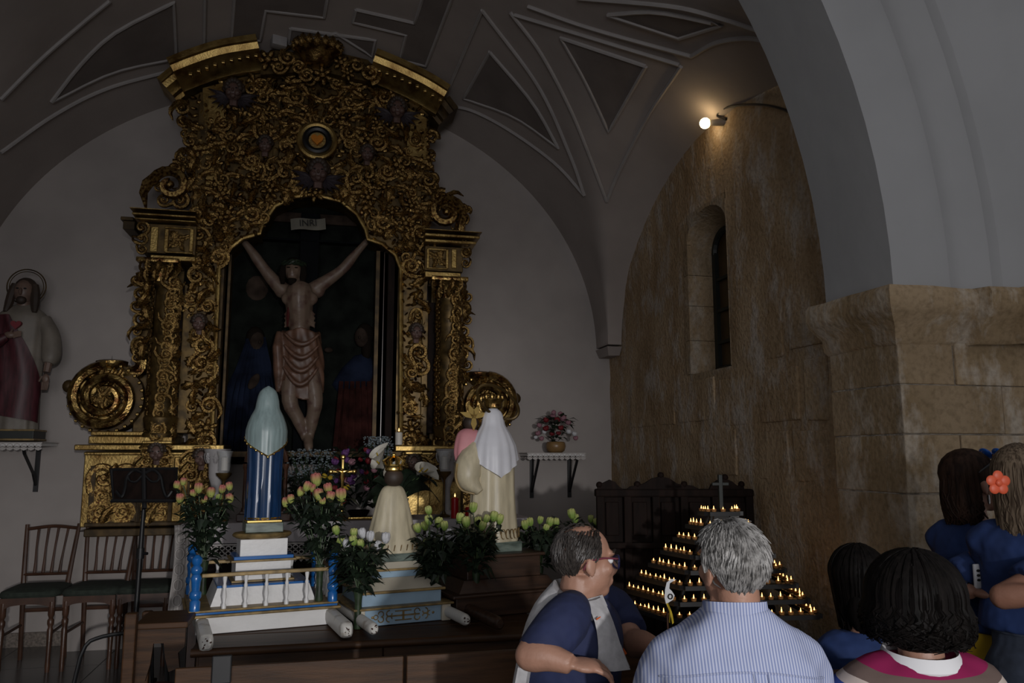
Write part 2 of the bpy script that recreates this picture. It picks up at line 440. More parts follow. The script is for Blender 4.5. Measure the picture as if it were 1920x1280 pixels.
# side wall with the splayed slit window
wy0 = atx(1367, 560, SX).y; wy1 = atx(1292, 560, SX).y
wz0 = atx(1310, 699, SX).z; wz1 = atx(1340, 372, SX).z
GX = SX + 0.24
ys = [3.45, wy0, wy1, BW]; zs = [0, wz0, wz1, 4.9]
w = MB()
def wall_patch(w, y0, y1, z0, z1):
    ny = max(2, int((y1 - y0) / 0.07)); nz = max(2, int((z1 - z0) / 0.07)); k = len(w.v)
    for i in range(ny + 1):
        for j in range(nz + 1):
            y = lerp(y0, y1, i / ny); z = lerp(z0, z1, j / nz)
            inset = 1 if (abs(y - wy0) > 1e-4 and abs(y - wy1) > 1e-4) or not (wz0 - 0.01 <= z <= wz1 + .01) else 0
            d = (noise.fractal((y * 1.3, z * 1.3, 3), 1.0, 2.0, 4) * 0.022 + noise.noise((y * 7, z * 7, 1)) * 0.006) * inset
            w.v.append(Vector((SX + d, y, z)))
    for i in range(ny):
        for j in range(nz):
            a = k + i * (nz + 1) + j; w.f.append((a, a + 1, a + nz + 2, a + nz + 1))
for i in range(3):
    for j in range(3):
        if not (i == 1 and j == 1): wall_patch(w, ys[i], ys[i + 1], zs[j], zs[j + 1])
w.bounds((SX + 0.62, 3.45, 0), (SX + 0.7, BW, 4.9))
wr = struct('wall_right', w, 'stone_wall', True)
# jamb stones: far (lit) jamb, near jamb, sill, head
gy0 = wy0 + 0.26; gy1 = atx(1343.5, 560, GX).y
hz = [wz0, wz0 + 0.27, wz0 + 0.55, wz0 + 0.80, wz0 + 1.05, wz1 - 0.05]
def quad_block(a, b, c, d, th):
    n = (Vector(b) - Vector(a)).cross(Vector(d) - Vector(a)).normalized() * th
    k = [Vector(p) for p in (a, b, c, d)]; m = MB()
    m.add(k + [p - n for p in k], [(0, 1, 2, 3), (7, 6, 5, 4), (0, 4, 5, 1), (1, 5, 6, 2), (2, 6, 7, 3), (3, 7, 4, 0)]); return m
for a, b in zip(hz[:-1], hz[1:]):
    a += 0.004
    part('jamb_stone', quad_block((SX - 0.004, wy1, a), (GX, gy1, a), (GX, gy1, b), (SX - 0.004, wy1, b), 0.08), 'stone_jamb', wr, False)
    part('jamb_stone', quad_block((GX, gy0, a), (SX - 0.004, wy0, a), (SX - 0.004, wy0, b), (GX, gy0, b), 0.08), 'stone_jamb', wr, False)
part('sill_stone', quad_block((SX, wy0, wz0), (GX, gy0, wz0 + 0.01), (GX, gy1, wz0 + 0.01), (SX, wy1, wz0), 0.08), 'stone_jamb', wr, False)
hd = MB()   # arched head, stepping down to the glass
na = 10; r0 = (wy1 - wy0) / 2; r1 = (gy1 - gy0) / 2; ra = []; rb = []
for i in range(na + 1):
    t = PI * i / na
    ra.append((SX - 0.003, (wy0 + wy1) / 2 - math.cos(t) * r0, wz1 - 0.22 + math.sin(t) * 0.20))
    rb.append((GX, (gy0 + gy1) / 2 - math.cos(t) * r1, wz1 - 0.32 + math.sin(t) * 0.20))
hd.loft([ra, rb], False, False)
top = [(SX - 0.003, p[1], wz1 + 0.005) for p in ra]; hd.loft([top, ra], False, False)
topb = [(GX, p[1], wz1 + 0.005) for p in rb]; hd.loft([rb, topb], False, False); hd.loft([topb, top], False, False)
part('head_stone', hd, 'stone_jamb', wr)
win = tag(link('window_1', None), kind='structure'); win.location = (GX, gy0, wz0); WO[win.name] = win.location.copy()
fr = MB(); ft = 0.022
fr.bounds((GX - 0.03, gy1 - 0.05, wz0), (GX + 0.02, gy1, wz1 - 0.3)); fr.bounds((GX - 0.03, gy0, wz0), (GX + 0.02, gy0 + ft, wz1 - 0.3))
fr.bounds((GX - 0.031, gy0, wz0), (GX + 0.02, gy1, wz0 + 0.06))
arc = [V(GX - 0.01, (gy0 + gy1) / 2 - math.cos(PI * i / 12) * (r1 - 0.02), wz1 - 0.31 + math.sin(PI * i / 12) * 0.17) for i in range(13)]
fr.tube(arc, 0.028, 6)
part('window_frame', fr, 'iron_green', win, False)
zz = [wz0 + 0.06] + [lerp(wz0, wz1 - 0.31, k) for k in (0.26, 0.52, 0.78)] + [wz1 - 0.16]
for a in zz[1:-1]: part('glazing_bar', MB().bounds((GX - 0.025, gy0, a - 0.012), (GX + 0.012, gy1, a + 0.012)), 'iron_green', win, False)
for a, b in zip(zz[:-1], zz[1:]): part('pane', MB().bounds((GX + 0.004, gy0 + 0.01, a + 0.010), (GX + 0.008, gy1 - 0.03, b - 0.010)), 'amber_pane', win, False)

# vault
def spread(a, b, c, ha, hb, n):
    out = [a]
    for i in range(n + 1):
        t = -PI / 2 + PI * i / n
        q = c + (ha if t < 0 else hb) * math.sin(t)
        if a + 1e-3 < q < b - 1e-3: out.append(q)
    return out + [b]
gx = spread(LX, SX, CX, 2.88, 2.88, 96); gy = spread(3.56, BW, BY, 2.6, 2.02, 80)
cv = MB()
for x in gx:
    for y in gy: cv.v.append(Vector((x, y, vz(x, y))))
for i in range(len(gx) - 1):
    for j in range(len(gy) - 1):
        a = i * len(gy) + j; cv.f.append((a, a + 1, a + len(gy) + 1, a + len(gy)))
ceil = part('ceiling', cv, 'vault_plaster'); tag(ceil, kind='structure')
ceil.data.shade_smooth()
def subdiv_poly(poly, levels=3):
    v3 = [Vector((x, y, 0)) for x, y in poly]
    tris = [tuple(t) for t in geometry.tessellate_polygon([v3])]
    vs = [tuple(p) for p in poly]
    for _ in range(levels):
        cache = {}; nt = []
        def mid(a, b):
            k = (min(a, b), max(a, b))
            if k not in cache:
                vs.append(((vs[a][0] + vs[b][0]) / 2, (vs[a][1] + vs[b][1]) / 2)); cache[k] = len(vs) - 1
            return cache[k]
        for a, b, c in tris:
            d, e, f = mid(a, b), mid(b, c), mid(c, a); nt += [(a, d, f), (d, b, e), (f, e, c), (d, e, f)]
        tris = nt
    return vs, tris
def curve_px(pts, n):
    return [(p.x, p.y) for p in interp([Vector((x, y, 0)) for x, y in pts], n)]
def moulding(pts, closed=False, r=0.016, straight=False):
    if closed: pts = list(pts) + [pts[0]]
    out = []
    for (a, b), (c, d) in zip(pts[:-1], pts[1:]):
        n = max(2, int(math.hypot(c - a, d - b) / 14))
        out += [(lerp(a, c, i / n), lerp(b, d, i / n)) for i in range(n)]
    out.append(pts[-1])
    part('moulding', MB().tube([vray(x, y, 0.008) for x, y in out], r, 6, True), 'vault_moulding', ceil)
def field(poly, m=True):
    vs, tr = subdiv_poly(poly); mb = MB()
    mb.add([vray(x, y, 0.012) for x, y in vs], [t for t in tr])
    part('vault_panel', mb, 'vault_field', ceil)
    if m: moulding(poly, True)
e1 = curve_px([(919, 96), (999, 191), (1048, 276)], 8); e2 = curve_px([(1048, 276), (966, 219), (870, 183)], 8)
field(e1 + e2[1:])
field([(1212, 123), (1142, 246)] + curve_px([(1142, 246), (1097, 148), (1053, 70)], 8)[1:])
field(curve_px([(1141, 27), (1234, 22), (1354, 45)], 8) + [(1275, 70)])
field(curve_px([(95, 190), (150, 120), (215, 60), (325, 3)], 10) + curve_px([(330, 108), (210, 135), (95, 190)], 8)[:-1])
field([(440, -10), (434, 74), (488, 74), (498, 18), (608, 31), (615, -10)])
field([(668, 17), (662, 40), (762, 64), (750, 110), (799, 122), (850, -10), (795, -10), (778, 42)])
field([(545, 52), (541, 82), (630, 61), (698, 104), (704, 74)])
for L_ in ([(958, 22), (1015, 98), (1070, 202), (1108, 295), (1138, 377)], [(1138, 377), (1163, 317), (1218, 213), (1278, 123)],
           [(991, 11), (1108, 52), (1297, 104)], [(1297, 104), (1343, 79), (1398, 70), (1434, 74)],
           [(840, 197), (889, 208), (960, 246), (1042, 306), (1097, 366)], [(1086, -4), (1261, 11), (1354, 33), (1428, 57)],
           [(966, 27), (1275, 120)], [(0, 285), (100, 215), (200, 165), (330, 129)], [(0, 185), (75, 110), (150, 45), (205, 0)],
           [(382, 108), (384, -6)], [(1097, 366), (1070, 290), (1010, 160), (905, 18)], [(905, 18), (840, 170)]):
    moulding(curve_px(L_, 24) if len(L_) > 2 else L_)
# plaster springer under the vault corner
sp = MB(); c0 = V(SX, BW, 0)
sp.add([V(SX - 0.150, BW, SPR + .02), V(SX - 0.150, BW - 0.36, SPR + .02), V(SX, BW - 0.36, SPR + .02), V(SX, BW, SPR + .02),
        V(SX - 0.115, BW, SPR - 0.06), V(SX - 0.105, BW - 0.26, SPR - 0.06), V(SX, BW - 0.29, SPR - 0.06), V(SX, BW, SPR - 0.06)],
       [(0, 1, 5, 4), (1, 2, 6, 5), (2, 3, 7, 6), (4, 5, 6, 7), (0, 4, 7, 3)])
part('springer', sp, 'vault_plaster', ceil)

# chancel arch and its ashlar pier
AX = 2.55; AY0 = 3.18; AY1 = 3.70; IZ = at(1690, 548, AY0).z
R0 = AX - CX
def arch_shell(r, y0, y1, x_out, ztop):
    m = MB(); n = 48; inner = [(CX + r * math.cos(PI * i / n), IZ + r * 1.14 * math.sin(PI * i / n)) for i in range(n + 1)]
    outer = []
    for x, z in inner:
        dx, dz = x - CX, z - IZ
        s = min((x_out - CX) / abs(dx) if abs(dx) > 1e-6 else 1e9, (ztop - IZ) / dz if dz > 1e-6 else 1e9); outer.append((CX + dx * s, IZ + dz * s))
    m.loft([[V(x, y0, z) for x, z in outer], [V(x, y0, z) for x, z in inner], [V(x, y1, z) for x, z in inner], [V(x, y1, z) for x, z in outer]], False, False)
    return m
ar = struct('wall_front', arch_shell(R0, AY0, AY1, 6.0, 6.2), 'arch_plaster', True)
def arch_band(r0, r1, yw, yf, rr=0.02):
    m = MB(); n = 48; rings = []
    prof = [(r0, yw), (r0 + rr * 0.3, yw - (yw - yf) * 0.5), (r0 + rr, yf), (r1 - rr, yf), (r1, yf + 0.01), (r1, yw)]
    for i in range(n + 1):
        t = PI * i / n
        rings.append([V(CX + r * math.cos(t), y, IZ + r * 1.14 * math.sin(t)) for r, y in prof])
    m.loft(rings, True); return m
part('arch_order', arch_band(3.10, 6.3 - 0.0, AY0 + 0.01, AY0 - 0.05, 0.05), 'arch_plaster', ar)
part('arch_order', arch_band(3.29, 6.3, AY0 - 0.04, AY0 - 0.085, 0.03), 'arch_plaster', ar)
imp = MB()
def impost(m):
    prof = [(0.0, IZ - 0.24), (0.02, IZ - 0.22), (0.03, IZ - 0.16), (0.09, IZ - 0.10), (0.105, IZ - 0.07), (0.105, IZ - 0.005), (0.09, IZ + 0.02), (-0.05, IZ + 0.03)]
    rings = []
    def corner(e, z):
        return [V(AX - e, AY1 + e * 0.4, z), V(AX - e, AY0 - e, z), V(AX + .36, AY0 - e, z), V(AX + .38, AY0 - 0.06 - e, z), V(AX + 0.56, AY0 - 0.06 - e, z), V(AX + 0.58, AY0 - 0.11 - e, z), V(5.0, AY0 - 0.11 - e, z)]
    base = corner(0.05, 0)
    for e, z in prof:
        pts = corner(e, z); fine = []
        for (a, b), (a0, b0) in zip(zip(pts[:-1], pts[1:]), zip(base[:-1], base[1:])):
            n = max(1, int((b0 - a0).length / 0.06)); fine += [a.lerp(b, i / n) for i in range(n)]
        fine.append(pts[-1])
        rings.append([p + Vector((noise.noise(p * 5) * 0.012, noise.noise(p * 5 + V(9, 0, 0)) * 0.010, noise.noise(V(p.x * 4, p.y * 4, z * 2)) * 0.014)) for p in fine])
    m.loft(rings, False, False)
impost(imp)
pier = struct('wall_pier', MB().bounds((AX + 0.005, AY0 + 0.005, 0), (6.0, AY1 - 0.012, IZ - 0.02)), 'mortar')
part('impost', imp, 'stone_block', pier)
# ashlar: courses read from the photograph
z = 0.0; ci = 0
hs = [0.30, 0.27, 0.29, 0.25, 0.31, 0.27, 0.23, 0.21]
k = (IZ - 0.22) / sum(hs)
rb = random.Random(3)
def block(a, b, name='stone'):
    c = (Vector(a) + Vector(b)) / 2; d = Vector(b) - Vector(a)
    m = MB().cbox(c, d, 0.005)
    for q in m.v:
        q += Vector((noise.noise(q * 9), noise.noise(q * 9 + V(5, 1, 0)), noise.noise(q * 9 + V(0, 7, 3)))) * 0.006
    part(name, m, 'stone_block', pier, False)
for h in hs:
    h *= k; x = AX - rb.uniform(0.0, 0.006)
    first = True
    while x < 4.6:
        L_ = rb.uniform(0.34, 0.62) if not first else (0.30 if ci % 2 else 0.55)
        out = rb.uniform(0, 0.010) + (0.06 if x > AX + 0.36 else 0) * 0
        block((x + 0.003, AY0 - out, z + 0.003), (x + L_ - 0.003, AY0 + (AY1 - AY0 if first else 0.12), z + h - 0.003)); first = False; x += L_
    z += h; ci += 1

# wall lamp: bare bulb with its socket and the cable along the arch
bp_ = atx(1322, 231, SX - 0.13)
lamp = thing('wall_lamp', 'lit bare round bulb on a socket high on the ochre stone wall', 'lamp', (SX, bp_.y - 0.05, bp_.z))
part('bulb', MB().ell(bp_, 0.040, 16, 10), 'bulb_glow', lamp)
part('socket', MB().tube([bp_ + V(0.03, -.012, 0), V(SX + 0.01, bp_.y - 0.06, bp_.z + 0.0)], [0.022, 0.03], 10), 'bulb_socket', lamp)
cab = [V(SX - 0.012, bp_.y - 0.10, bp_.z)] + [atx(x, y, SX - 0.035) for x, y in ((1345, 216), (1358, 203), (1385, 197), (1420, 196), (1455, 201), (1490, 213), (1510, 222))]
part('cable', MB().tube(interp(cab, 24), 0.010, 6), 'black_plastic', lamp)
# small white box stuck on the vault above the altarpiece
q = vray(523, 76)
single('junction_box', MB().cbox(q + V(0, -0.02, -0.03), (0.13, 0.10, 0.09), 0.008, 0.3), 'box_white', 'small white junction box on the vault above the gilded altarpiece', 'box')

# a few squared stones showing through the plaster of the side wall
for x0, y0, x1, y1 in ((1408, 585, 1466, 676), (1472, 575, 1545, 652), (1420, 690, 1498, 792), (1502, 668, 1553, 790), (1180, 720, 1262, 800), (1268, 712, 1340, 792), (1345, 706, 1412, 800), (1416, 806, 1480, 900), (1484, 804, 1555, 905), (1290, 805, 1380, 890)):
    a = atx(x0, y0, SX - .012); b = atx(x1, y1, SX - .012)
    yy0, yy1 = sorted((a.y, b.y)); zz0 = atx((x0 + x1) / 2, y1, SX).z; zz1 = atx((x0 + x1) / 2, y0, SX).z
    m = MB().cbox((SX + .031, (yy0 + yy1) / 2, (zz0 + zz1) / 2), (.07, yy1 - yy0 - .01, zz1 - zz0 - .008), .012)
    for q_ in m.v: q_ += Vector((noise.noise(q_ * 3) * .012, noise.noise(q_ * 8) * .014, noise.noise(q_ * 8 + V(3, 0, 0)) * .014))
    part('stone', m, 'stone_wall', wr, False)
# ================================================================== gilded altarpiece
RY = 7.25
XA = at(595, 500, RY).x
ret = thing('altarpiece', 'tall gilded baroque altarpiece with scrolls, columns and arched niche on the back wall', 'altarpiece', (XA, BW - 0.3, 0.98))
def xz(pts, Y): return [(p.x, p.z) for p in (at(x, y, Y) for x, y in pts)]
def slab_px(pts, y0, y1): return MB().prism(xz(pts, y0), y0, y1)
def rect_px(x0, y0, x1, y1, Ya, Yb):
    a = at(x0, y0, Ya); b = at(x1, y1, Ya); m = MB(); m.bounds((a.x, Ya, b.z), (b.x, Yb, a.z)); return m
def rbox(x0, y0, x1, y1, Ya, Yb, bev=0.008):
    a = at(x0, y0, Ya); b = at(x1, y1, Ya)
    return MB().cbox(((a.x + b.x) / 2, (Ya + Yb) / 2, (a.z + b.z) / 2), (abs(b.x - a.x), abs(Yb - Ya), abs(a.z - b.z)), bev)
# --- relief prototypes (unit size in the xz plane, relief towards -y)
def scroll_mesh(name, turns, mt='gold', tail=True):
    m = MB(); path = []; rr = []; n = 22
    for i in range(n + 1):
        t = i / n; a = 2 * PI * turns * t; r = 0.46 * (1 - 0.80 * t)
        path.append(V(r * math.cos(a), -0.10 - 0.16 * t, r * math.sin(a))); rr.append(0.15 - 0.06 * t)
    if tail:
        path = [V(0.30, -0.02, -0.78), V(0.52, -0.08, -0.45), V(0.53, -0.12, -0.2)] + path; rr = [0.03, 0.12, 0.16] + rr
    m.tube(path, rr, 6); m.ell((0, -0.26, 0), 0.115, 8, 5); return m.mesh(name, mt)
def leaf_mesh(name, curl=0.3, w=0.30, mt='gold', lobes=3):
    m = MB(); n = 9; rings = []
    for i in range(n + 1):
        t = i / n; ww = w * math.sin(PI * min(0.97, t * 0.85 + 0.13)) * (1 + 0.28 * math.sin(t * lobes * 2 * PI))
        cx = curl * math.sin(t * 1.7); z = t; y = -0.06 - 0.22 * math.sin(PI * t) - 0.10 * t
        rings.append([V(cx - ww, y + 0.07, z), V(cx - ww * 0.5, y - 0.03, z), V(cx, y + 0.05, z), V(cx + ww * 0.5, y - 0.03, z), V(cx + ww, y + 0.07, z), V(cx, y + 0.14, z)])
    m.loft(rings, True); m.v = [p + V(-curl * 0.5, 0, -0.5) for p in m.v]; return m.mesh(name, mt)
def rosette_mesh(name, n=6, mt='gold'):
    m = MB(); m.ell((0, -0.2, 0), (0.17, 0.12, 0.17), 8, 5)
    for i in range(n):
        a = 2 * PI * i / n; m.ell((0.32 * math.cos(a), -0.09, 0.32 * math.sin(a)), (0.22, 0.13, 0.13), 8, 5, Matrix.Rotation(-a, 3, 'Y'))
    return m.mesh(name, mt)
SCR = [scroll_mesh('scroll', 1.5), scroll_mesh('scroll', 1.15), scroll_mesh('scroll', 1.7, tail=False)]
LEAF = [leaf_mesh('leaf_carving', 0.35), leaf_mesh('leaf_carving', 0.6, 0.24), leaf_mesh('leaf_carving', 0.1, 0.34, lobes=4)]
ROS = rosette_mesh('rosette')
def relief(kind, x, y, z, s, ang, parent, mir=False, depth=0.55, yaw=0.0):
    me = {'scroll': rnd.choice(SCR), 'leaf_carving': rnd.choice(LEAF), 'rosette': ROS}[kind]
    mt = Matrix.Translation((x, y, z)) @ Matrix.Rotation(yaw, 4, 'Z') @ Matrix.Rotation(ang, 4, 'Y') @ Matrix.Diagonal((-s if mir else s, s * depth, s, 1))
    return piece(kind, me, parent, mt)
def inside(p, poly):
    x, z = p; c = False; n = len(poly)
    for i in range(n):
        x1, z1 = poly[i]; x2, z2 = poly[(i + 1) % n]
        if (z1 > z) != (z2 > z) and x < (x2 - x1) * (z - z1) / (z2 - z1) + x1: c = not c
    return c
def poisson(poly, r, seed, avoid=(), tries=2500):
    q = random.Random(seed); xs = [p[0] for p in poly]; zs_ = [p[1] for p in poly]; out = []
    for _ in range(tries):
        p = (q.uniform(min(xs), max(xs)), q.uniform(min(zs_), max(zs_)))
        if not inside(p, poly): continue
        if any((p[0] - a) ** 2 + (p[1] - b) ** 2 < rr * rr for a, b, rr in avoid): continue
        if all((p[0] - a) ** 2 + (p[1] - b) ** 2 > r * r for a, b in out): out.append(p)
    return out
# --- body with the niche
outer_l = [(352, 840), (357, 620), (363, 405), (350, 330), (353, 185), (420, 152), (490, 138), (595, 128)]
outer_r = [(700, 150), (770, 185), (803, 215), (804, 330), (806, 440), (797, 620), (791, 840)]
open_r = [(752, 840), (752, 505), (742, 478), (717, 457), (690, 448), (686, 430), (670, 402), (640, 377), (590, 364)]
open_l = [(550, 369), (515, 386), (492, 420), (487, 437), (455, 446), (425, 470), (410, 505), (396, 840)]
bodypoly = xz(outer_l + outer_r + open_r + open_l, RY)
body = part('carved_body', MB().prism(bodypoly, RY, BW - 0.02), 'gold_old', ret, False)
# thin moulded rim of the niche and flat strips
rim = [at(x, y, RY - 0.01) for x, y in open_r[::1] + open_l]
part('niche_rim', MB().tube(rim, 0.022, 8), 'gold_plain', ret)
# low gilt strips that divide the upper body
for x0, y0, x1, y1 in ((516, 175, 521, 318), (667, 190, 672, 332), (374, 172, 381, 400), (784, 227, 790, 400)):
    part('strip', rbox(x0, y0, x1, y1, RY - 0.03, RY, 0.006), 'gold_old', ret, False)
part('frieze_panel', slab_px([(380, 165), (418, 155), (420, 225), (384, 235)], RY - 0.03, RY), 'gold_plain', ret, False)
part('frieze_panel', slab_px([(762, 200), (800, 222), (800, 300), (764, 290)], RY - 0.03, RY), 'gold_plain', ret, False)
part('frieze_panel', slab_px([(386, 312), (408, 312), (408, 345), (386, 345)], RY - 0.02, RY), 'gold_plain', ret, False)
# curved cornice in two pieces
def sweep(px_path, Y, prof, n=20):
    P = interp([at(x, y, Y) for x, y in px_path], n); m = MB(); rings = []
    for i, p in enumerate(P):
        t = (P[min(i + 1, n - 1)] - P[max(i - 1, 0)]).normalized(); up = Vector((-t.z, 0, t.x))
        if up.z < 0: up = -up
        rings.append([p + up * h + V(0, -d, 0) for h, d in prof])
    m.loft(rings, True); return m
CPROF = [(0.11, 0.30), (0.11, -0.3), (-0.11, -0.3), (-0.11, 0.06), (-0.075, 0.085), (-0.06, 0.15), (-0.02, 0.18), (0.0, 0.25), (0.05, 0.27), (0.055, 0.30)]
cor = part('cornice', sweep([(335, 158), (372, 143), (425, 126), (490, 115)], RY, CPROF), 'gold_plain', ret)
cor2 = part('cornice', sweep([(697, 138), (745, 158), (790, 180), (826, 202)], RY, CPROF), 'gold_plain', ret)
part('cornice_return', sweep([(318, 178), (342, 158)], RY + 0.06, [(a * 0.95, b * 0.6) for a, b in CPROF], 4), 'gold_plain', ret)
part('cornice_return', sweep([(822, 205), (838, 226)], RY + 0.05, [(a * 0.95, b * 0.6) for a, b in CPROF], 4), 'gold_dark', ret)
dent = MB().cbox((0, 0, 0), (0.035, 0.05, 0.03), 0.006).mesh('dentil', 'gold', False)
for a, b, n in (((350, 143), (488, 104), 9), ((704, 131), (832, 192), 9)):
    for i in range(n):
        t = (i + 0.5) / n; p = at(lerp(a[0], b[0], t), lerp(a[1], b[1], t) - 6 * math.sin(PI * t), RY - 0.31)
        piece('dentil', dent, cor if a[0] < 500 else cor2, Matrix.Translation(p))
# crest and crown
def X(px, py, Y=RY): return at(px, py, Y)
crest = part('crest', slab_px([(488, 140), (492, 100), (520, 94), (560, 98), (595, 92), (640, 100), (690, 112), (706, 130), (700, 155), (595, 132)], RY - 0.12, RY + 0.1), 'gold_old', ret, False)
c = X(595, 104, RY - 0.2)
cw = MB().lathe([(0.10, -0.09), (0.13, -0.06), (0.17, 0.0), (0.215, 0.03), (0.205, 0.05), (0.15, 0.045)], c, 20, 1, 0.8)
crown = part('crown', cw, 'gold', ret)
for i in range(9):
    a = PI * (0.05 + 0.9 * i / 8) + PI
    piece('crown_leaf', LEAF[2], crown, Matrix.Translation(c + V(0.2 * math.cos(a), 0.16 * math.sin(a), 0.075)) @ Matrix.Diagonal((0.10, 0.09, 0.10 if i % 2 else 0.13, 1)))
for k, (px, py, s) in enumerate(((503, 113, 0.20), (540, 110, 0.16), (560, 128, 0.15), (640, 118, 0.16), (668, 125, 0.16), (694, 140, 0.20), (605, 142, 0.18), (575, 143, 0.15), (523, 128, 0.13), (652, 138, 0.13))):
    p = X(px, py, RY - 0.15); relief('scroll' if k % 3 else 'rosette', p.x, p.y, p.z, s, rnd.uniform(0, 6), crest, k % 2 == 0, 0.8)
# medallion with the flaming heart
p = X(595, 268, RY - 0.04)
med = part('medallion', MB().tube([p + V(0.155 * math.cos(t), -0.05, 0.155 * math.sin(t)) for t in [2 * PI * i / 28 for i in range(29)]], 0.028, 8, False), 'gold_plain', ret)
part('medallion_ring', MB().tube([p + V(0.105 * math.cos(t), -0.07, 0.105 * math.sin(t)) for t in [2 * PI * i / 28 for i in range(29)]], 0.030, 8, False), 'black_wood', med, True, 'black wreath around the golden heart')
part('medallion_disc', MB().prism([(p.x + 0.088 * math.cos(2 * PI * i / 24), p.z + 0.088 * math.sin(2 * PI * i / 24)) for i in range(24)], p.y - 0.06, p.y), 'gold_plain', med, False)
hp = [(16 * math.sin(t) ** 3, 13 * math.cos(t) - 5 * math.cos(2 * t) - 2 * math.cos(3 * t) - math.cos(4 * t)) for t in [2 * PI * i / 24 for i in range(24)]]
part('heart', MB().prism([(p.x + a * 0.0034, p.z + b * 0.0034) for a, b in hp], p.y - 0.10, p.y - 0.05), 'ember', med, False, 'orange heart')
# cherub heads
def cherub(px, py, s, Y, parent, wings=True, tilt=0.0):
    p = X(px, py, Y - 0.06)
    m = MB(); m.ell(p, (0.075 * s, 0.075 * s, 0.092 * s), 14, 10); m.ell(p + V(0, -0.075 * s, -0.012 * s), (0.014 * s, 0.02 * s, 0.02 * s), 8, 5)
    m.ell(p + V(-0.035 * s, -0.05 * s, -0.03 * s), 0.03 * s, 8, 6); m.ell(p + V(0.035 * s, -0.05 * s, -0.03 * s), 0.03 * s, 8, 6); m.ell(p + V(0, -0.05 * s, -0.06 * s), 0.026 * s, 8, 6)
    m.tube([p + V(0, 0.02, -0.06 * s), p + V(0, 0.03, -0.13 * s)], 0.04 * s, 8)
    h = part('cherub_head', m, 'cherub_skin', parent)
    hm = MB()
    for i in range(16):
        a = PI * (0.02 + 0.96 * (i % 8) / 7); rr = 0.078 * s; lift = 0 if i < 8 else 1
        hm.ell(p + V(rr * math.cos(a) * (1 - 0.25 * lift), (0.0 - 0.035 * lift) * s, rr * math.sin(a) * (1.1 - 0.1 * lift) + 0.02 * s), 0.03 * s, 8, 5)
    hm.ell(p + V(0, 0.02 * s, 0.03 * s), (0.082 * s, 0.07 * s, 0.085 * s), 12, 8)
    part('hair', hm, 'statue_hair', h)
    em = MB()
    for sx in (-1, 1): em.ell(p + V(sx * 0.03 * s, -0.066 * s, 0.012 * s), (0.012 * s, 0.008 * s, 0.007 * s), 8, 5)
    part('eye', em, 'ink', h)
    if wings:
        for sx in (-1, 1):
            for k in range(5):
                a = math.radians(70 + k * 24); L_ = (0.20 - 0.018 * k) * s
                q = p + V(sx * (0.05 * s + L_ * 0.45 * math.sin(a)), 0.03, -0.09 * s + L_ * 0.45 * math.cos(a) + 0.03 * s)
                piece('wing_feather', WFE, h, Matrix.Translation(q) @ Matrix.Rotation(sx * a, 4, 'Y') @ Matrix.Diagonal((L_ * 0.7, 0.12 * s, L_, 1)))
    return h
WFE = leaf_mesh('wing_feather', 0.12, 0.20, 'cherub_wing', 1)
cherub(438, 172, 0.95, RY - 0.04, ret); cherub(745, 205, 0.95, RY - 0.04, ret)
cherub(497, 272, 0.75, RY, ret, False); cherub(689, 289, 0.75, RY, ret, False); cherub(597, 324, 1.05, RY - 0.02, ret)
cherub(373, 606, 0.7, RY, ret, False); cherub(781, 623, 0.7, RY, ret, False)
# --- carved relief over the body: mirrored scrolls and leaves
half = [(a, b) for a, b in bodypoly if a <= XA + 0.25]
inner = [(352, 835), (363, 405), (353, 330), (356, 235), (405, 215), (430, 152), (490, 140), (596, 132), (596, 364), (550, 367), (513, 384), (489, 418), (483, 434), (452, 443), (422, 467), (407, 503), (394, 835)]
ipoly = xz(inner, RY)
def av(px, py, r): q = X(px, py); return (q.x, q.z, r)
avoid = [av(595, 268, 0.21), av(438, 172, 0.15), av(497, 272, 0.10), av(597, 324, 0.15), av(373, 606, 0.07)]
pts = poisson(ipoly, 0.082, 11, avoid, 5000)
nrel = 0
for k, (x, z_) in enumerate(pts):
    kind = ('leaf_carving', 'scroll', 'leaf_carving', 'rosette', 'leaf_carving', 'scroll', 'leaf_carving')[k % 7]
    s = rnd.uniform(0.13, 0.19); a = rnd.uniform(0, 2 * PI)
    relief(kind, x, RY - 0.005, z_, s, a, body, False, rnd.uniform(0.6, 1.0))
    mx_ = 2 * XA - x
    if x < XA - 0.04 and inside((mx_, z_), bodypoly): relief(kind, mx_, RY - 0.005, z_, s, -a, body, True, rnd.uniform(0.6, 1.0))
# fine filling carving
fm = MB()
for x, z_ in poisson(bodypoly, 0.046, 5, (), 9000):
    t = rnd.uniform(0, PI); L_ = rnd.uniform(0.02, 0.042)
    fm.ell((x, RY - 0.012, z_), (L_, rnd.uniform(0.018, 0.035), L_ * rnd.uniform(0.35, 0.6)), 6, 4, Matrix.Rotation(t, 3, 'Y'))
tag(part('fine_carving', fm, 'gold', ret), kind='stuff')
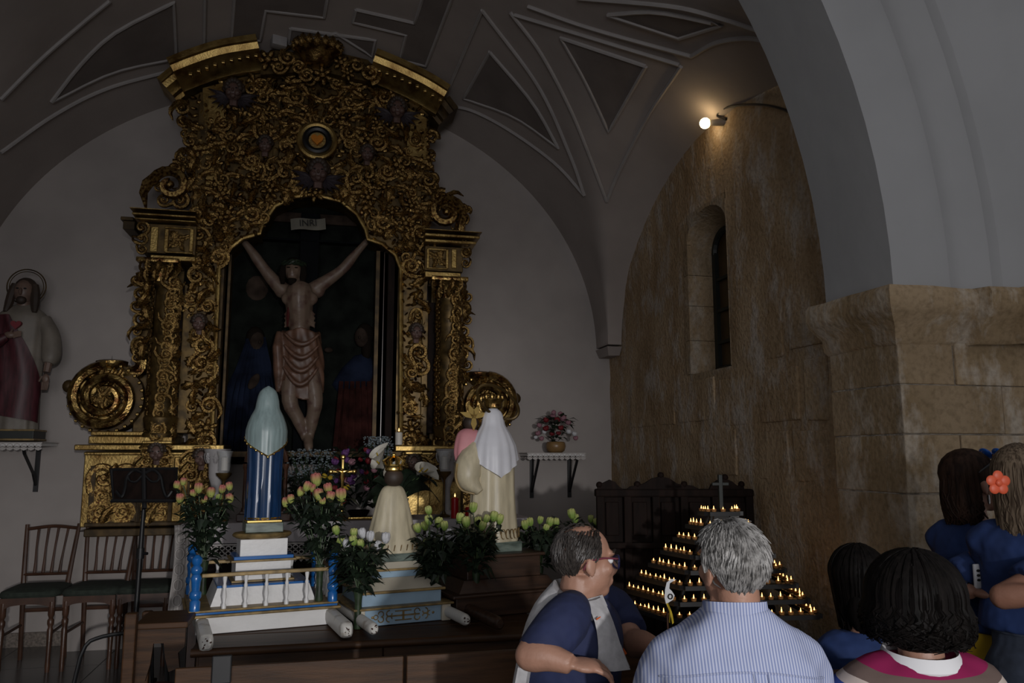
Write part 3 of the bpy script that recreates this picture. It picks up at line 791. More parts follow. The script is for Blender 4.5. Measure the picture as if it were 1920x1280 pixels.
# --- entablature blocks and columns, both sides
def side(pl, mir):
    def R(x0, y0, x1, y1, dy0, dy1, mt='gold_plain', nm='block', bev=0.006):
        return part(nm, rbox(x0, y0, x1, y1, RY - dy0, RY + dy1, bev), mt, ret, False)
    if not mir:
        R(243, 388, 367, 397, 0.26, 0.3, nm='cornice_slab'); R(247, 397, 367, 408, 0.22, 0.3, nm='cornice_slab'); R(251, 408, 367, 416, 0.17, 0.3, nm='cornice_slab')
        R(226, 405, 250, 413, 0.02, 0.3, 'gold_dark', 'cornice_return'); R(231, 413, 252, 430, 0.0, 0.3, 'gold_dark', 'cornice_return')
        R(270, 418, 366, 478, 0.08, 0.3, 'gold_old', 'frieze'); R(283, 424, 294, 472, 0.10, 0.0); R(309, 424, 361, 430, 0.11, 0); R(309, 470, 361, 476, 0.11, 0); R(309, 428, 314, 472, 0.11, 0); R(356, 428, 361, 472, 0.11, 0)
        R(282, 477, 366, 490, 0.13, 0.3, nm='architrave')
        fr_c = (335, 450); cx0, cx1, cap0, cap1, sh1 = 275, 324, 490, 531, 820; rec = (327, 536, 348, 797); stp = (346, 533, 357, 812); brk = (268, 450)
    else:
        R(797, 428, 904, 436, 0.26, 0.3, nm='cornice_slab'); R(797, 436, 900, 447, 0.22, 0.3, nm='cornice_slab'); R(797, 447, 893, 458, 0.17, 0.3, nm='cornice_slab')
        R(797, 460, 868, 510, 0.08, 0.3, 'gold_old', 'frieze'); R(801, 464, 840, 470, 0.11, 0); R(801, 500, 840, 505, 0.11, 0); R(800, 466, 805, 503, 0.11, 0); R(836, 466, 841, 503, 0.11, 0); R(847, 466, 856, 503, 0.10, 0)
        R(797, 508, 864, 522, 0.13, 0.3, nm='architrave')
        fr_c = (820, 484); cx0, cx1, cap0, cap1, sh1 = 815, 864, 524, 562, 834; rec = (795, 566, 814, 812); stp = (792, 562, 800, 822); brk = (872, 476)
    q = X(*fr_c, RY - 0.09)
    for k in range(4): relief('leaf_carving', q.x + 0.05 * math.cos(k * PI / 2 + .8), q.y, q.z + 0.05 * math.sin(k * PI / 2 + .8), 0.11, PI / 2 - k * PI / 2 - .8, ret, mir)
    relief('rosette', q.x, q.y - 0.01, q.z, 0.09, 0, ret)
    for k in range(3):
        q = X(brk[0], brk[1] - 22 + k * 20, RY - 0.06); relief('scroll', q.x, q.y, q.z, 0.13 - 0.02 * k, 1.2 + k, ret, mir, 1.2)
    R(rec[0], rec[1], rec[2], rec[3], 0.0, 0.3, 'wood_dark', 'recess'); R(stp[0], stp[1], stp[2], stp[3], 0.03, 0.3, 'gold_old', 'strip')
    # wall slab behind the column
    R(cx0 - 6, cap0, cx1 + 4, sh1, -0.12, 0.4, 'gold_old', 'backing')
    top = X((cx0 + cx1) / 2, cap1, RY - 0.09); bot = X((cx0 + cx1) / 2, sh1, RY - 0.09); r = 0.115
    hgt = top.z - bot.z
    col = part('column', MB().lathe([(r * 1.15, 0), (r * 1.2, 0.03), (r * 0.95, 0.05), (r * 1.12, 0.08), (r * 1.2, 0.16), (r * 0.92, 0.2), (r, 0.23), (r * .98, hgt * 0.33), (r * 1.12, hgt * 0.35), (r * 1.0, hgt * 0.38),
             (r * 0.95, hgt * 0.6), (r * 1.1, hgt * 0.62), (r * .92, hgt * 0.65), (r * 0.85, hgt - 0.04), (r * 1.0, hgt - 0.02), (r, hgt)], bot, 18), 'gold_old', ret)
    n = 64
    for k in range(n):
        t = (k + 0.5) / n; a = k * 2.4
        a = -PI / 2 + 1.35 * math.sin(k * 2.1)
        rr = r * 0.93
        q = bot + V(rr * math.cos(a), rr * math.sin(a), hgt * t)
        relief(('scroll', 'leaf_carving', 'rosette')[k % 3], q.x, q.y, q.z, rnd.uniform(0.09, 0.14), rnd.uniform(0, 6), col, mir, 0.7, a + PI / 2)
    ca = X((cx0 + cx1) / 2 + 4, cap0, RY - 0.09); ch = ca.z - top.z
    cap_ = part('capital', MB().lathe([(r * 0.95, 0), (r * 1.0, ch * 0.3), (r * 1.25, ch * 0.75), (r * 1.35, ch * 0.8)], V(top.x, top.y, top.z), 16).cbox(V(top.x, top.y, top.z + ch * 0.9), (r * 2.9, r * 2.6, ch * 0.2), 0.006), 'gold', ret)
    for row in range(2):
        for k in range(5):
            a = PI + PI * (k + 0.5 + row * 0.3) / 5.3
            q = top + V(r * (1.05 + 0.15 * row) * math.cos(a), r * (1.05 + .15 * row) * math.sin(a), ch * (0.28 + 0.36 * row))
            piece('acanthus_leaf', LEAF[2], cap_, Matrix.Translation(q) @ Matrix.Rotation(a + PI / 2, 4, 'Z') @ Matrix.Diagonal((0.09, 0.10, 0.11, 1)))
    # wavy fretted fringe on the outer side of the column
    ex = cx0 - 14 if not mir else cx1 + 8
    for k in range(7):
        q = X(ex + (4 if k % 2 else -4) * (1 if not mir else -1), lerp(cap1 - 5, sh1 - 150, k / 6), RY + 0.05)
        relief('scroll', q.x, q.y, q.z, 0.15 if k % 2 else 0.11, (0.6 if k % 2 else 2.5) + k, ret, not mir, 1.0)
        relief('leaf_carving', q.x + (0.05 if not mir else -0.05), q.y - 0.02, q.z + 0.06, 0.17, rnd.uniform(-.5, .5), ret, mir, 0.9)
side(0, False); side(0, True)
# upper side fringes and volutes beside the upper body
def fringe(lst, Y, parent):
    for px, py, s, a, mir in lst:
        q = X(px, py, Y); relief('scroll', q.x, q.y, q.z, s, a, parent, mir, 1.0)
fringe([(342, 205, 0.16, 0.2, True), (344, 228, 0.13, 2.5, True), (348, 252, 0.11, 1, True), (347, 290, 0.12, 0.3, True), (342, 300, 0.11, 3.5, True), (330, 318, 0.16, 1.2, True), (312, 322, 0.08, 1.2, True),
        (322, 352, 0.34, 0.4, True), (338, 378, 0.16, 2.2, True), (308, 376, 0.12, 4, True), (298, 352, 0.10, 1, True)], RY + 0.04, ret)
fringe([(808, 258, 0.16, 0.2, False), (806, 290, 0.12, 2.5, False), (810, 335, 0.13, 1, False), (812, 350, 0.12, 3, False), (826, 372, 0.18, 5.2, False), (846, 378, 0.16, 4.6, False), (866, 392, 0.14, 4.2, False), (876, 394, 0.09, 1, False), (868, 410, 0.14, 3.0, False),
        (835, 402, 0.36, 0.5, False), (812, 385, 0.16, 2, False), (860, 424, 0.10, 2, False)], RY + 0.04, ret)
# --- big wheel volutes on their plinths
def wheel(px, py, rpx, mir, cap_px, plinth, knob, curl):
    Y = RY + 0.02; c = X(px, py, Y); r = (X(px + rpx, py, Y) - c).length
    disc = part('volute', MB(), 'gold_old', ret) if False else None
    m = MB(); n = 36
    m.prism([(c.x + r * math.cos(2 * PI * i / n) * (1 + 0.02 * math.sin(i * 4.5)), c.z + r * math.sin(2 * PI * i / n)) for i in range(n)], Y, Y + 0.22)
    vol = part('volute', m, 'gold_dark', ret, False, 'round pierced scroll wheel')
    sg = -1 if mir else 1
    sp_ = []; rr = []
    for i in range(61):
        t = i / 60; a = PI * 0.5 + sg * 2 * PI * 2.1 * t; q = r * (0.93 - 0.72 * t)
        sp_.append(c + V(q * math.cos(a), -0.03 - 0.05 * t, q * math.sin(a))); rr.append(0.05 - 0.018 * t)
    part('spiral_band', MB().tube(sp_, rr, 8), 'gold', vol)
    for i in range(22):
        t = i / 21; a = PI * 0.5 + sg * 2 * PI * 1.75 * t; q = r * (0.76 - 0.52 * t)
        k = c + V(q * math.cos(a), -0.03, q * math.sin(a))
        if i % 2: relief('rosette', k.x, k.y, k.z, 0.085, a, vol, mir)
        else: piece('gilt_field', GF, vol, Matrix.Translation(k) @ Matrix.Rotation(-a, 4, 'Y') @ Matrix.Diagonal((0.07, 0.03, 0.085, 1)))
    for k in range(5): relief('leaf_carving', c.x + 0.04 * math.cos(k * 1.26), c.y - 0.09, c.z + 0.04 * math.sin(k * 1.26), 0.12, PI / 2 - k * 1.26, vol)
    for i in range(26):
        a = 2 * PI * i / 26; k = c + V(r * 0.985 * math.cos(a), -0.01, r * .985 * math.sin(a)); piece('bead', BEAD, vol, Matrix.Translation(k))
    q = X(*cap_px, Y - 0.02); base = c + V(0, 0, r * 0.8); base.x = q.x
    part('finial', MB().lathe([(0.13, base.z - q.z), (0.10, -0.12), (0.085, -0.07), (0.10, -0.055), (0.125, -0.035), (0.13, 0.0), (0.10, 0.012)], V(q.x, Y + 0.05, q.z), 12, 1, 0.8), 'gold', vol)
    for k in range(3): relief('leaf_carving', q.x + (k - 1) * 0.06, Y - 0.04, q.z - 0.13, 0.16, 0, vol)
    part('spike', MB().tube([q + V(0, 0.06, 0), q + V(0, 0.06, 0.05)], [0.004, 0.001], 5), 'iron_green', vol)
    q = X(*knob, Y + 0.05); part('knob', MB().ell(q, 0.055, 10, 7).tube([q, q.lerp(c, 0.3)], [0.045, 0.07], 8), 'gold_dark', vol)
    part('curl', MB().tube(interp([X(a, b, Y + 0.06) for a, b in curl], 14), [0.05 + 0.025 * (i / 13) for i in range(14)], 8).ell(X(*curl[0], Y + 0.05), 0.055, 10, 7), 'gold', vol)
    x0, y0, x1, y1 = plinth
    part('volute_plinth', rbox(x0 + 4, y0, x1, y0 + 9, RY - 0.10, BW - 0.02), 'gold_plain', ret, False); part('volute_plinth', rbox(x0, y0 + 9, x1, y1, RY - 0.14, BW - 0.02), 'gold_plain', ret, False)
GF = MB().ell((0, 0, 0), 0.62, 8, 5).mesh('gilt_field', 'gold_plain'); BEAD = MB().ell((0, 0, 0), 0.018, 6, 4).mesh('bead', 'gold')
wheel(199, 746, 70, False, (206, 676), (166, 808, 322, 832), (130, 724), [(256, 655), (266, 668), (264, 690), (248, 700), (232, 699)])
wheel(914, 758, 55, True, (901, 698), (812, 815, 900, 836), (966, 747), [(866, 702), (872, 712), (886, 716)])
# --- ledge and predella
LY = RY - 0.18
part('ledge', rbox(139, 833, 420, 844, LY - 0.04, BW - 0.02), 'gold_plain', ret, False)
part('ledge', rbox(741, 835, 905, 846, LY - 0.04, BW - 0.02), 'gold_plain', ret, False)
for x0, x1, y1 in ((159, 400, 984), (757, 906, 972)):
    part('predella', rbox(x0, 846, x1, y1, LY + 0.06, BW - 0.02), 'gold_plain', ret, False)
    part('predella_moulding', rbox(x0 - 2, 847, x1 + 3, 853, LY + 0.01, LY + 0.10), 'gold_plain', ret, False)
    part('predella_moulding', rbox(x0 - 2, y1 - 4, x1 + 2, y1, LY + 0.03, LY + 0.1), 'gold_dark', ret, False)
part('predella_moulding', rbox(157, 992, 345, 1003, LY + 0.02, BW - 0.02), 'gold_dark', ret, False)
def carved_panel(x0, y0, x1, y1, seed):
    Y = LY + 0.055; a = X(x0, y0, Y); b = X(x1, y1, Y)
    pn = part('predella_panel', rbox(x0, y0, x1, y1, Y, Y + 0.03, 0.004), 'gold_plain', ret, False)
    for (p0, p1, p2, p3) in ((x0 - 3, y0 - 3, x1 + 3, y0), (x0 - 3, y1, x1 + 3, y1 + 3), (x0 - 3, y0 - 2, x0, y1 + 2), (x1, y0 - 2, x1 + 3, y1 + 2)):
        part('panel_frame', rbox(p0, p1, p2, p3, Y - 0.02, Y + 0.03, 0.004), 'gold_dark', pn, False)
    cx = (a.x + b.x) / 2; hw = (b.x - a.x) / 2; hh = (a.z - b.z) / 2; cz = (a.z + b.z) / 2
    for sx in (-1, 1):
        for fx, fz, s, an, kd in ((0.45, 0.62, 0.34, 0.5, 'scroll'), (0.45, -0.05, 0.30, 2.6, 'scroll'), (0.5, -0.62, 0.34, 4.0, 'scroll'), (0.75, 0.25, 0.2, 1.2, 'leaf_carving'), (0.75, -0.35, 0.2, 2.2, 'leaf_carving'), (0.2, 0.3, 0.22, 0.4, 'leaf_carving'), (0.2, -0.35, 0.22, 2.7, 'leaf_carving')):
            o = relief(kd, cx + sx * fx * hw, Y, cz + fz * hh, s * min(1.0, hw * 4.2), sx * an, pn, sx < 0, 0.35); 
    relief('rosette', cx, Y, cz, 0.16, 0, pn); relief('leaf_carving', cx, Y, cz + hh * .7, 0.2, 0, pn); relief('leaf_carving', cx, Y, cz - hh * .7, 0.2, PI, pn)
carved_panel(173, 876, 250, 977, 1); carved_panel(262, 884, 318, 977, 2); carved_panel(352, 884, 392, 975, 3); carved_panel(868, 884, 900, 965, 4)
part('strip', rbox(327, 856, 338, 978, LY + 0.02, LY + 0.1), 'gold_plain', ret, False); part('strip', rbox(343, 856, 348, 978, LY + 0.03, LY + 0.1), 'gold_plain', ret, False)
part('strip', rbox(784, 900, 806, 970, LY + 0.03, LY + 0.1), 'gold_plain', ret, False)
for px, py, w_, hh in ((294, 826, 28, 46), (378, 836, 16, 100), (776, 846, 16, 60), (838, 840, 22, 40)):
    cs = part('console', rbox(px - w_, py, px + w_, py + 6, LY - 0.12, LY + 0.1), 'gold_plain', ret, False)
    a = X(px, py + 8, LY - 0.04)
    for k in range(3):
        relief('scroll', a.x - 0.07, a.y, a.z - 0.06 - 0.07 * k, 0.13, 0.5, cs, True, 0.9); relief('scroll', a.x + 0.07, a.y, a.z - 0.06 - 0.07 * k, 0.13, -0.5, cs, False, 0.9)
    if w_ != 22: cherub(px, py + 22, 0.72, LY - 0.02, cs, False)
# white masonry base under the altarpiece
bs = at(140, 1004, BW - 0.27); be = at(905, 1004, BW - 0.27)
tag(part('trim_1', MB().bounds((bs.x, BW - 0.27, 0), (be.x, BW, at(200, 1003, LY + .04).z)), 'plaster', None, False), kind='structure')

# ---- niche: side frames, painted panel
NY = BW - 0.10
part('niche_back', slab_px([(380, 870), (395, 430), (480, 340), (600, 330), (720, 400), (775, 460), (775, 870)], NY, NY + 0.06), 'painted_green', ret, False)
for x0, x1, mt in ((398, 403, 'gold_dark'), (404, 411, 'wood_frame'), (412, 416, 'gold_dark'), (706, 712, 'gold_dark'), (713, 721, 'wood_frame'), (722, 728, 'gold_dark'), (729, 740, 'wood_dark'), (741, 746, 'gold_old')):
    y_ = RY + 0.06 + (0.14 if 404 <= x0 <= 416 or 706 <= x0 < 729 else 0.0)
    part('niche_moulding', rect_px(x0, 475 if x0 < 500 else 470, x1, 850, y_, NY), mt, ret, False)
part('niche_sill', rect_px(392, 846, 756, 856, RY - 0.04, NY), 'gold_dark', ret, False)
# arched lintel strip of pale boards at the back of the top
part('niche_beam', rect_px(497, 395, 690, 425, NY - 0.04, NY), 'painted_face', ret, False)
# painted mourners in low relief on the back panel
def mourner(name, head, pts, mt, skirt, mt2, hair):
    a = X(*head, NY - 0.05)
    m = MB()
    poly = xz(pts, NY - 0.05); n = len(poly)
    cx = sum(p[0] for p in poly) / n; cz = sum(p[1] for p in poly) / n
    rings = [[V(x, NY, z) for x, z in poly]]
    for f, d in ((0.96, 0.03), (0.8, 0.055), (0.5, 0.075), (0.15, 0.085)):
        rings.append([V(lerp(cx, x, f), NY - d, lerp(cz, z, f)) for x, z in poly])
    m.loft(rings, True); o = part(name, m, mt, ret)
    h = MB().ell(a, (0.068, 0.06, 0.095), 12, 8); h.ell(a + V(-0.02 if head[0] > 600 else 0.03, -0.055, -0.01), (0.012, 0.02, 0.02), 6, 5)
    part('painted_head', h, 'painted_face', o)
    part('painted_hair', MB().ell(a + V(0.03 if head[0] > 600 else -0.02, 0.02, 0.03), (0.085, 0.06, 0.11), 12, 8).ell(a + V(0.05 if head[0] > 600 else -0.05, 0.02, -0.10), (0.05, 0.05, 0.12), 10, 7), hair, o)
    if skirt:
        poly = xz(skirt, NY - 0.06); n = len(poly); cx = sum(p[0] for p in poly) / n; cz = sum(p[1] for p in poly) / n
        m = MB().loft([[V(x, NY, z) for x, z in poly]] + [[V(lerp(cx, x, f), NY - d, lerp(cz, z, f)) for x, z in poly] for f, d in ((0.97, 0.05), (0.8, 0.085), (0.4, 0.11))], True)
        part('painted_skirt', m, mt2, o)
    return o
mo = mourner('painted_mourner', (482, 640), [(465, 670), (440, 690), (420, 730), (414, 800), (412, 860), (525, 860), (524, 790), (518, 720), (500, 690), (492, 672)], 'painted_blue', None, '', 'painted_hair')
mo['label'] = 'painted mourner in a dark blue cloak'
vm = MB()
for k in range(9):
    u = k / 8; vm.tube(interp([X(468 + 26 * u, 628 + 10 * abs(u - .5), NY - .05), X(456 + 44 * u, 665, NY - .07), X(432 + 84 * u, 740, NY - .10), X(418 + 104 * u, 858, NY - .09)], 10), .022, 6)
vm.ell(X(478, 636, NY - .03), (.085, .05, .115), 12, 8); part('painted_veil', vm, 'painted_blue', mo)
hnd = X(476, 715, NY - 0.12); part('painted_hands', MB().ell(hnd, (0.04, 0.03, 0.08), 10, 7, Matrix.Rotation(0.5, 3, 'Y')), 'painted_face', mo)
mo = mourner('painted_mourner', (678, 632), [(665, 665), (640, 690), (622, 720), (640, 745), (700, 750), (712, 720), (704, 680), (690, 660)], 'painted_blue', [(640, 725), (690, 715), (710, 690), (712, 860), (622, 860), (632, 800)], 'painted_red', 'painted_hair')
mo['label'] = 'painted mourner in blue tunic and dark red mantle'
vm = MB()
for k in range(7):
    u = k / 6; vm.tube(interp([X(640 + 62 * u, 715, NY - .10), X(634 + 72 * u, 780, NY - .12), X(626 + 84 * u, 858, NY - .09)], 8), .022, 6)
part('painted_folds', vm, 'painted_red', mo)
hnd = X(616, 656, NY - 0.06); part('painted_hands', MB().ell(hnd, (0.04, 0.025, 0.025), 10, 7), 'painted_face', mo)
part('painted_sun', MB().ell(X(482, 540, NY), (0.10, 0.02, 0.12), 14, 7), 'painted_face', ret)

# ================================================================== crucifix in the niche
CY = 7.42
cru = thing('crucifix', 'carved crucified figure with ochre loincloth on a dark cross inside the niche', 'crucifix', at(575, 850, CY + 0.08))
cr_ = MB(); cr_.merge(rbox(565, 398, 585, 856, CY + 0.06, CY + 0.13, 0.01)); part('cross_upright', cr_, 'cross_wood', cru, False)
part('cross_beam', rbox(452, 441, 700, 459, CY + 0.05, CY + 0.12, 0.01), 'cross_wood', cru, False)
P = lambda x, y, d=0.0: at(x, y, CY - d)
b = MB()
b.tube(interp([P(561, 640), P(562, 615, .01), P(562, 590, .02), P(561, 565, .03), P(562, 545, .02), P(561, 532)], 14), [0.15, 0.142, 0.138, 0.142, 0.155, 0.17, 0.182, 0.19, 0.196, 0.198, 0.19, 0.165, 0.115, 0.06], 14, True, 0.66)
for sx in (-1, 1):
    b.ell(P(562 + sx * 17, 560, .10), (.085, .05, .065), 12, 8); b.ell(P(562 + sx * 33, 545, .02), (.07, .065, .07), 12, 8)
    for k in range(4): b.tube([P(562 + sx * 6, 585 + 8 * k, .135 - .01 * k), P(562 + sx * 18, 583 + 8 * k, .115 - .01 * k), P(562 + sx * 29, 590 + 8 * k, .05)], .013, 6)
for pts, r in (([(585, 545), (612, 527), (642, 505), (665, 478), (688, 452)], None), ([(535, 548), (512, 525), (490, 497), (471, 470), (451, 446)], None)):
    b.tube(interp([P(x, y, 0.02) for x, y in pts], 12), [0.075, 0.072, 0.066, 0.06, 0.055, 0.05, 0.05, 0.048, 0.042, 0.036, 0.032, 0.03], 10)
    hx, hy = pts[-1]; sg = 1 if hx > 600 else -1
    b.ell(P(hx + sg * 5, hy - 6, 0.03), (0.035, 0.02, 0.045), 8, 6)
    for k in range(4): b.tube([P(hx + sg * (2 + k * 3), hy - 9, 0.03), P(hx + sg * (6 + k * 3.4), hy - 17 + k, 0.045), P(hx + sg * (5 + k * 3), hy - 20 + 2 * k, 0.07)], [0.011, 0.010, 0.008], 6)
    b.tube([P(hx - sg * 1, hy - 5, 0.04), P(hx - sg * 3, hy - 13, 0.06)], [0.012, 0.009], 6)
b.tube([P(560, 545, 0.03), P(552, 520, 0.07)], [0.062, 0.055], 10)
hc = P(550, 507, 0.10); b.ell(hc, (0.078, 0.09, 0.105), 14, 10); b.ell(hc + V(-0.008, -0.08, -0.01), (0.014, 0.03, 0.032), 8, 6)
b.ell(hc + V(-0.004, -0.05, -0.055), (0.05, 0.05, 0.05), 10, 7)
for kx, sx in ((545, -1), (592, 1)):
    b.tube(interp([P(558 + (0 if sx < 0 else 14), 660, 0.02), P(kx - 2, 745, 0.10), P(lerp(kx, 577, 0.42), 785, 0.07), P(577 + sx * 4, 825, 0.05)], 12), [0.095, 0.092, 0.088, 0.08, 0.074, 0.068, 0.062, 0.060, 0.056, 0.046, 0.036, 0.032], 10)
b.tube([P(577, 818, 0.05), P(579, 838, 0.14), P(580, 846, 0.17)], [0.045, 0.042, 0.02], 8, True)
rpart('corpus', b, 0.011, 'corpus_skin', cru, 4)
# loincloth with hanging folds
lc = MB(); rings = []
zt = P(562, 622).z; zb = P(562, 742).z
for i in range(13):
    t = i / 12; z_ = lerp(zt, zb, t); cxp = lerp(562, 566, t); ring = []
    hw = lerp(0.165, 0.205, min(1, t * 1.6)) ; cxx = P(cxp, 680).x
    for j in range(40):
        a = 2 * PI * j / 40
        f = 1 + 0.05 * math.sin(7 * a + 5 * t) + 0.035 * math.sin(13 * a - 9 * t)
        drop = 0.05 * math.sin(a * 2 + 1) * t
        ring.append(V(cxx + hw * f * math.cos(a), CY - 0.0 + 0.14 * f * math.sin(a) - 0.02, z_ + drop + 0.02 * math.sin(3 * a) * (1 - t)))
    rings.append(ring)
lc.loft(rings, True)
for k in range(4):   # swags
    z0_ = lerp(zt, zb, 0.1 + 0.17 * k)
    lc.tube([V(P(522, 680).x + 0.05 + u * (P(604, 680).x - P(522, 680).x - 0.08), CY - 0.165 - 0.02 * math.sin(PI * u), z0_ - (0.10 + 0.02 * k) * math.sin(PI * u) + 0.02) for u in [i / 12 for i in range(13)]], [0.012 + 0.012 * math.sin(PI * i / 12) for i in range(13)], 7)
lc.tube([P(524, 622, 0.06), P(520, 650, 0.10), P(523, 700, 0.09), P(521, 735, 0.07)], [0.03, 0.045, 0.05, 0.02], 8)
rpart('loincloth', lc, 0.010, 'loincloth', cru, 2)
hr = MB(); hr.ell(hc + V(0.0, 0.03, 0.035), (0.095, 0.085, 0.095), 12, 8)
for sx in (-1, 1): hr.tube([hc + V(sx * 0.075, -0.01, 0.04), hc + V(sx * 0.092, -0.03, -0.04), hc + V(sx * 0.085, -0.03, -0.13)], [0.035, 0.034, 0.018], 8)
hr.ell(hc + V(-0.004, -0.055, -0.105), (0.04, 0.035, 0.045), 10, 7)
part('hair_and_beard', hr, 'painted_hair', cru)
th = MB()
for k in range(3): th.tube([hc + V((0.098 + 0.008 * math.sin(5 * t + k)) * math.cos(t), (0.10 + 0.008 * math.cos(4 * t)) * math.sin(t), 0.055 + 0.018 * math.sin(4 * t + 2 * k)) for t in [2 * PI * i / 30 for i in range(31)]], 0.011, 5)
part('crown_of_thorns', th, 'leaf', cru)
ey = MB()
for sx in (-1, 1): ey.ell(hc + V(-0.006 + sx * 0.032, -0.082, 0.01), (0.018, 0.008, 0.006), 8, 5)
part('eyelid', ey, 'painted_hair', cru)
part('side_wound', MB().tube([P(541, 575, 0.14), P(540, 590, 0.145), P(539, 612, 0.12)], [0.006, 0.016, 0.008], 6), 'blood', cru)
# title scroll with lettering
a = P(578, 420, 0.06)
rot = Matrix.Rotation(-0.10, 3, 'Y')
sc_ = MB(); rings = []
for i in range(9):
    u = -1 + 2 * i / 8; yo = 0.03 * math.sin(u * 3)
    rings.append([a + rot @ V(0.155 * u, yo, 0.052), a + rot @ V(0.155 * u, yo, -0.052), a + rot @ V(0.155 * u, yo + 0.012, -0.052), a + rot @ V(0.155 * u, yo + 0.012, 0.052)])
sc_.loft(rings, True); ti = part('title_scroll', sc_, 'parchment', cru)
def lettering(txt, size, mtx, mt, parent, ext=0.002):
    cu = bpy.data.curves.new('lettering', 'FONT'); cu.body = txt; cu.size = size; cu.align_x = 'CENTER'; cu.align_y = 'CENTER'; cu.extrude = ext
    o = link('tmp', cu); dg = bpy.context.evaluated_depsgraph_get(); dg.update()
    me = bpy.data.meshes.new_from_object(o.evaluated_get(dg), depsgraph=dg); bpy.data.objects.remove(o)
    me.materials.clear(); me.materials.append(M[mt]); return piece('lettering', me, parent, mtx)
lettering('INRI', 0.085, Matrix.Translation(a + V(0, -0.034, 0)) @ rot.to_4x4() @ Matrix.Rotation(PI / 2, 4, 'X'), 'ink', ti)
LEAFW = leaf_mesh("handle_leaf", 0.1, 0.34, "box_white", 4)
# ================================================================== helpers for placing by view depth
FW = _M @ Vector((0, 0, -1)); FWH = Vector((math.sin(YAW), math.cos(YAW), 0))
def atd(px, py, d):      # point at horizontal view depth d
    r = ray(px, py); return EYE + r * (d / r.dot(FWH))
def rotz(p, a): return Matrix.Rotation(a, 3, 'Z') @ Vector(p)
BT = 0.634           # top of the bench that carries the floats

# ================================================================== altar table and its cloth
AZ = 1.085; AYF = 6.42; AYB = 6.98
ax0 = at(343, 975, AYF).x; ax1 = at(992, 975, AYF).x
alt = thing('altar_table', 'dark altar table below the white lace-edged cloth', 'altar', ((ax0 + ax1) / 2, 6.7, 0))
part('table_body', MB().bounds((ax0 + 0.06, AYF + 0.06, 0), (ax1 - 0.06, AYB, AZ - 0.06)), 'wood_dark', alt, False)
part('table_top', MB().bounds((ax0 + 0.01, AYF + 0.01, AZ - 0.06), (ax1 - 0.01, AYB, AZ - 0.008)), 'wood_dark', alt, False)
for k in range(5):
    x = lerp(ax0 + 0.1, ax1 - 0.1, k / 4); part('front_post', MB().bounds((x - 0.03, AYF + 0.03, 0), (x + 0.03, AYF + 0.07, AZ - 0.06)), 'wood_frame', alt, False)
clo = thing('altar_cloth', 'white cloth with a lace border draped over the altar table', 'cloth', ((ax0 + ax1) / 2, 6.7, AZ))
m = MB(); m.bounds((ax0 - 0.005, AYF - 0.005, AZ - 0.008), (ax1 + 0.005, AYB, AZ))
m.bounds((ax0 - 0.005, AYF - 0.008, AZ - 0.15), (ax1 + 0.005, AYF - 0.001, AZ - 0.004)); part('cloth', m, 'white_cloth', clo, False)
def lace_strip(p0, p1, z0, depth, n, waves=0.0, rows=2):
    m = MB(); d = (p1 - p0) / n
    nrm = V(d.y, -d.x, 0).normalized() * 0.004
    for i in range(n):
        a = p0 + d * i; b_ = p0 + d * (i + 1); c = (a + b_) / 2
        off = nrm * (0 if not waves else waves * math.sin(i * 0.9) / 0.004 * 1)
        L_ = [a + off, b_ + off]
        # upper tape, eyelet ring rows, scallop
        def q(u, v): p = a.lerp(b_, u) + off; return V(p.x, p.y, z0 - depth * v)
        m.add([q(0, 0), q(1, 0), q(1, 0.12), q(0, 0.12)], [(0, 1, 2, 3)])
        for r_ in range(rows):
            v0 = 0.12 + 0.5 * r_ / rows; v1 = 0.12 + 0.5 * (r_ + 1) / rows; vm = (v0 + v1) / 2
            o = [q(0.5 + 0.5 * math.cos(t), vm + (v1 - v0) * 0.5 * math.sin(t)) for t in [PI * 2 * k / 8 for k in range(8)]]
            ii = [q(0.5 + 0.30 * math.cos(t), vm + (v1 - v0) * 0.28 * math.sin(t)) for t in [PI * 2 * k / 8 for k in range(8)]]
            m.add(o + ii, [(k, (k + 1) % 8, 8 + (k + 1) % 8, 8 + k) for k in range(8)])
        m.add([q(0, 0.62), q(1, 0.62), q(1, 0.72), q(0, 0.72)], [(0, 1, 2, 3)])
        m.add([q(0.04, 0.72), q(0.96, 0.72), q(0.90, 0.86), q(0.5, 1.0), q(0.10, 0.86)], [(0, 1, 2, 3, 4)])
    return m
part('lace_border', lace_strip(V(ax0, AYF - 0.008, 0), V(ax1, AYF - 0.008, 0), AZ - 0.145, 0.15, 60), 'lace', clo, False)
part('side_cloth', MB().bounds((ax0 - 0.012, AYF, AZ - 0.50), (ax0 - 0.006, AYB - 0.05, AZ - 0.004)), 'lace', clo, False)
fd = MB(); rings = []
for i in range(15):
    t = i / 14; rings.append([V(ax0 - .055 + .10 * u + .012 * math.sin(5 * t), AYF - .016 - .012 * math.sin(u * 16 + t), AZ - .006 - .72 * t) for u in [j / 12 for j in range(13)]])
fd.loft(rings, False, False); part('hanging_lace', fd, 'lace', clo)
part('lace_edge', lace_strip(V(ax0 - .05, AYF - .022, 0), V(ax0 + .05, AYF - .022, 0), AZ - .70, .09, 4, 0, 1), 'lace', clo, False)
for k in range(6): part('lace_rosette', MB().tube([V(ax0 - .005 + .03 * math.cos(a), AYF - .034, AZ - .10 - .11 * k + .04 * math.sin(a)) for a in [2 * PI * i / 14 for i in range(15)]], .006, 5, False), 'lace', clo)
sl = MB()
for k in range(3): sl.merge(lace_strip(V(ax0 - 0.02 - 0.006 * k, AYB - 0.1, 0), V(ax0 - 0.016 - 0.008 * k, AYF - 0.01, 0), AZ - 0.02 - 0.28 * k, 0.30, 12, 0.012, 3))
part('side_lace', sl, 'lace', clo, False)

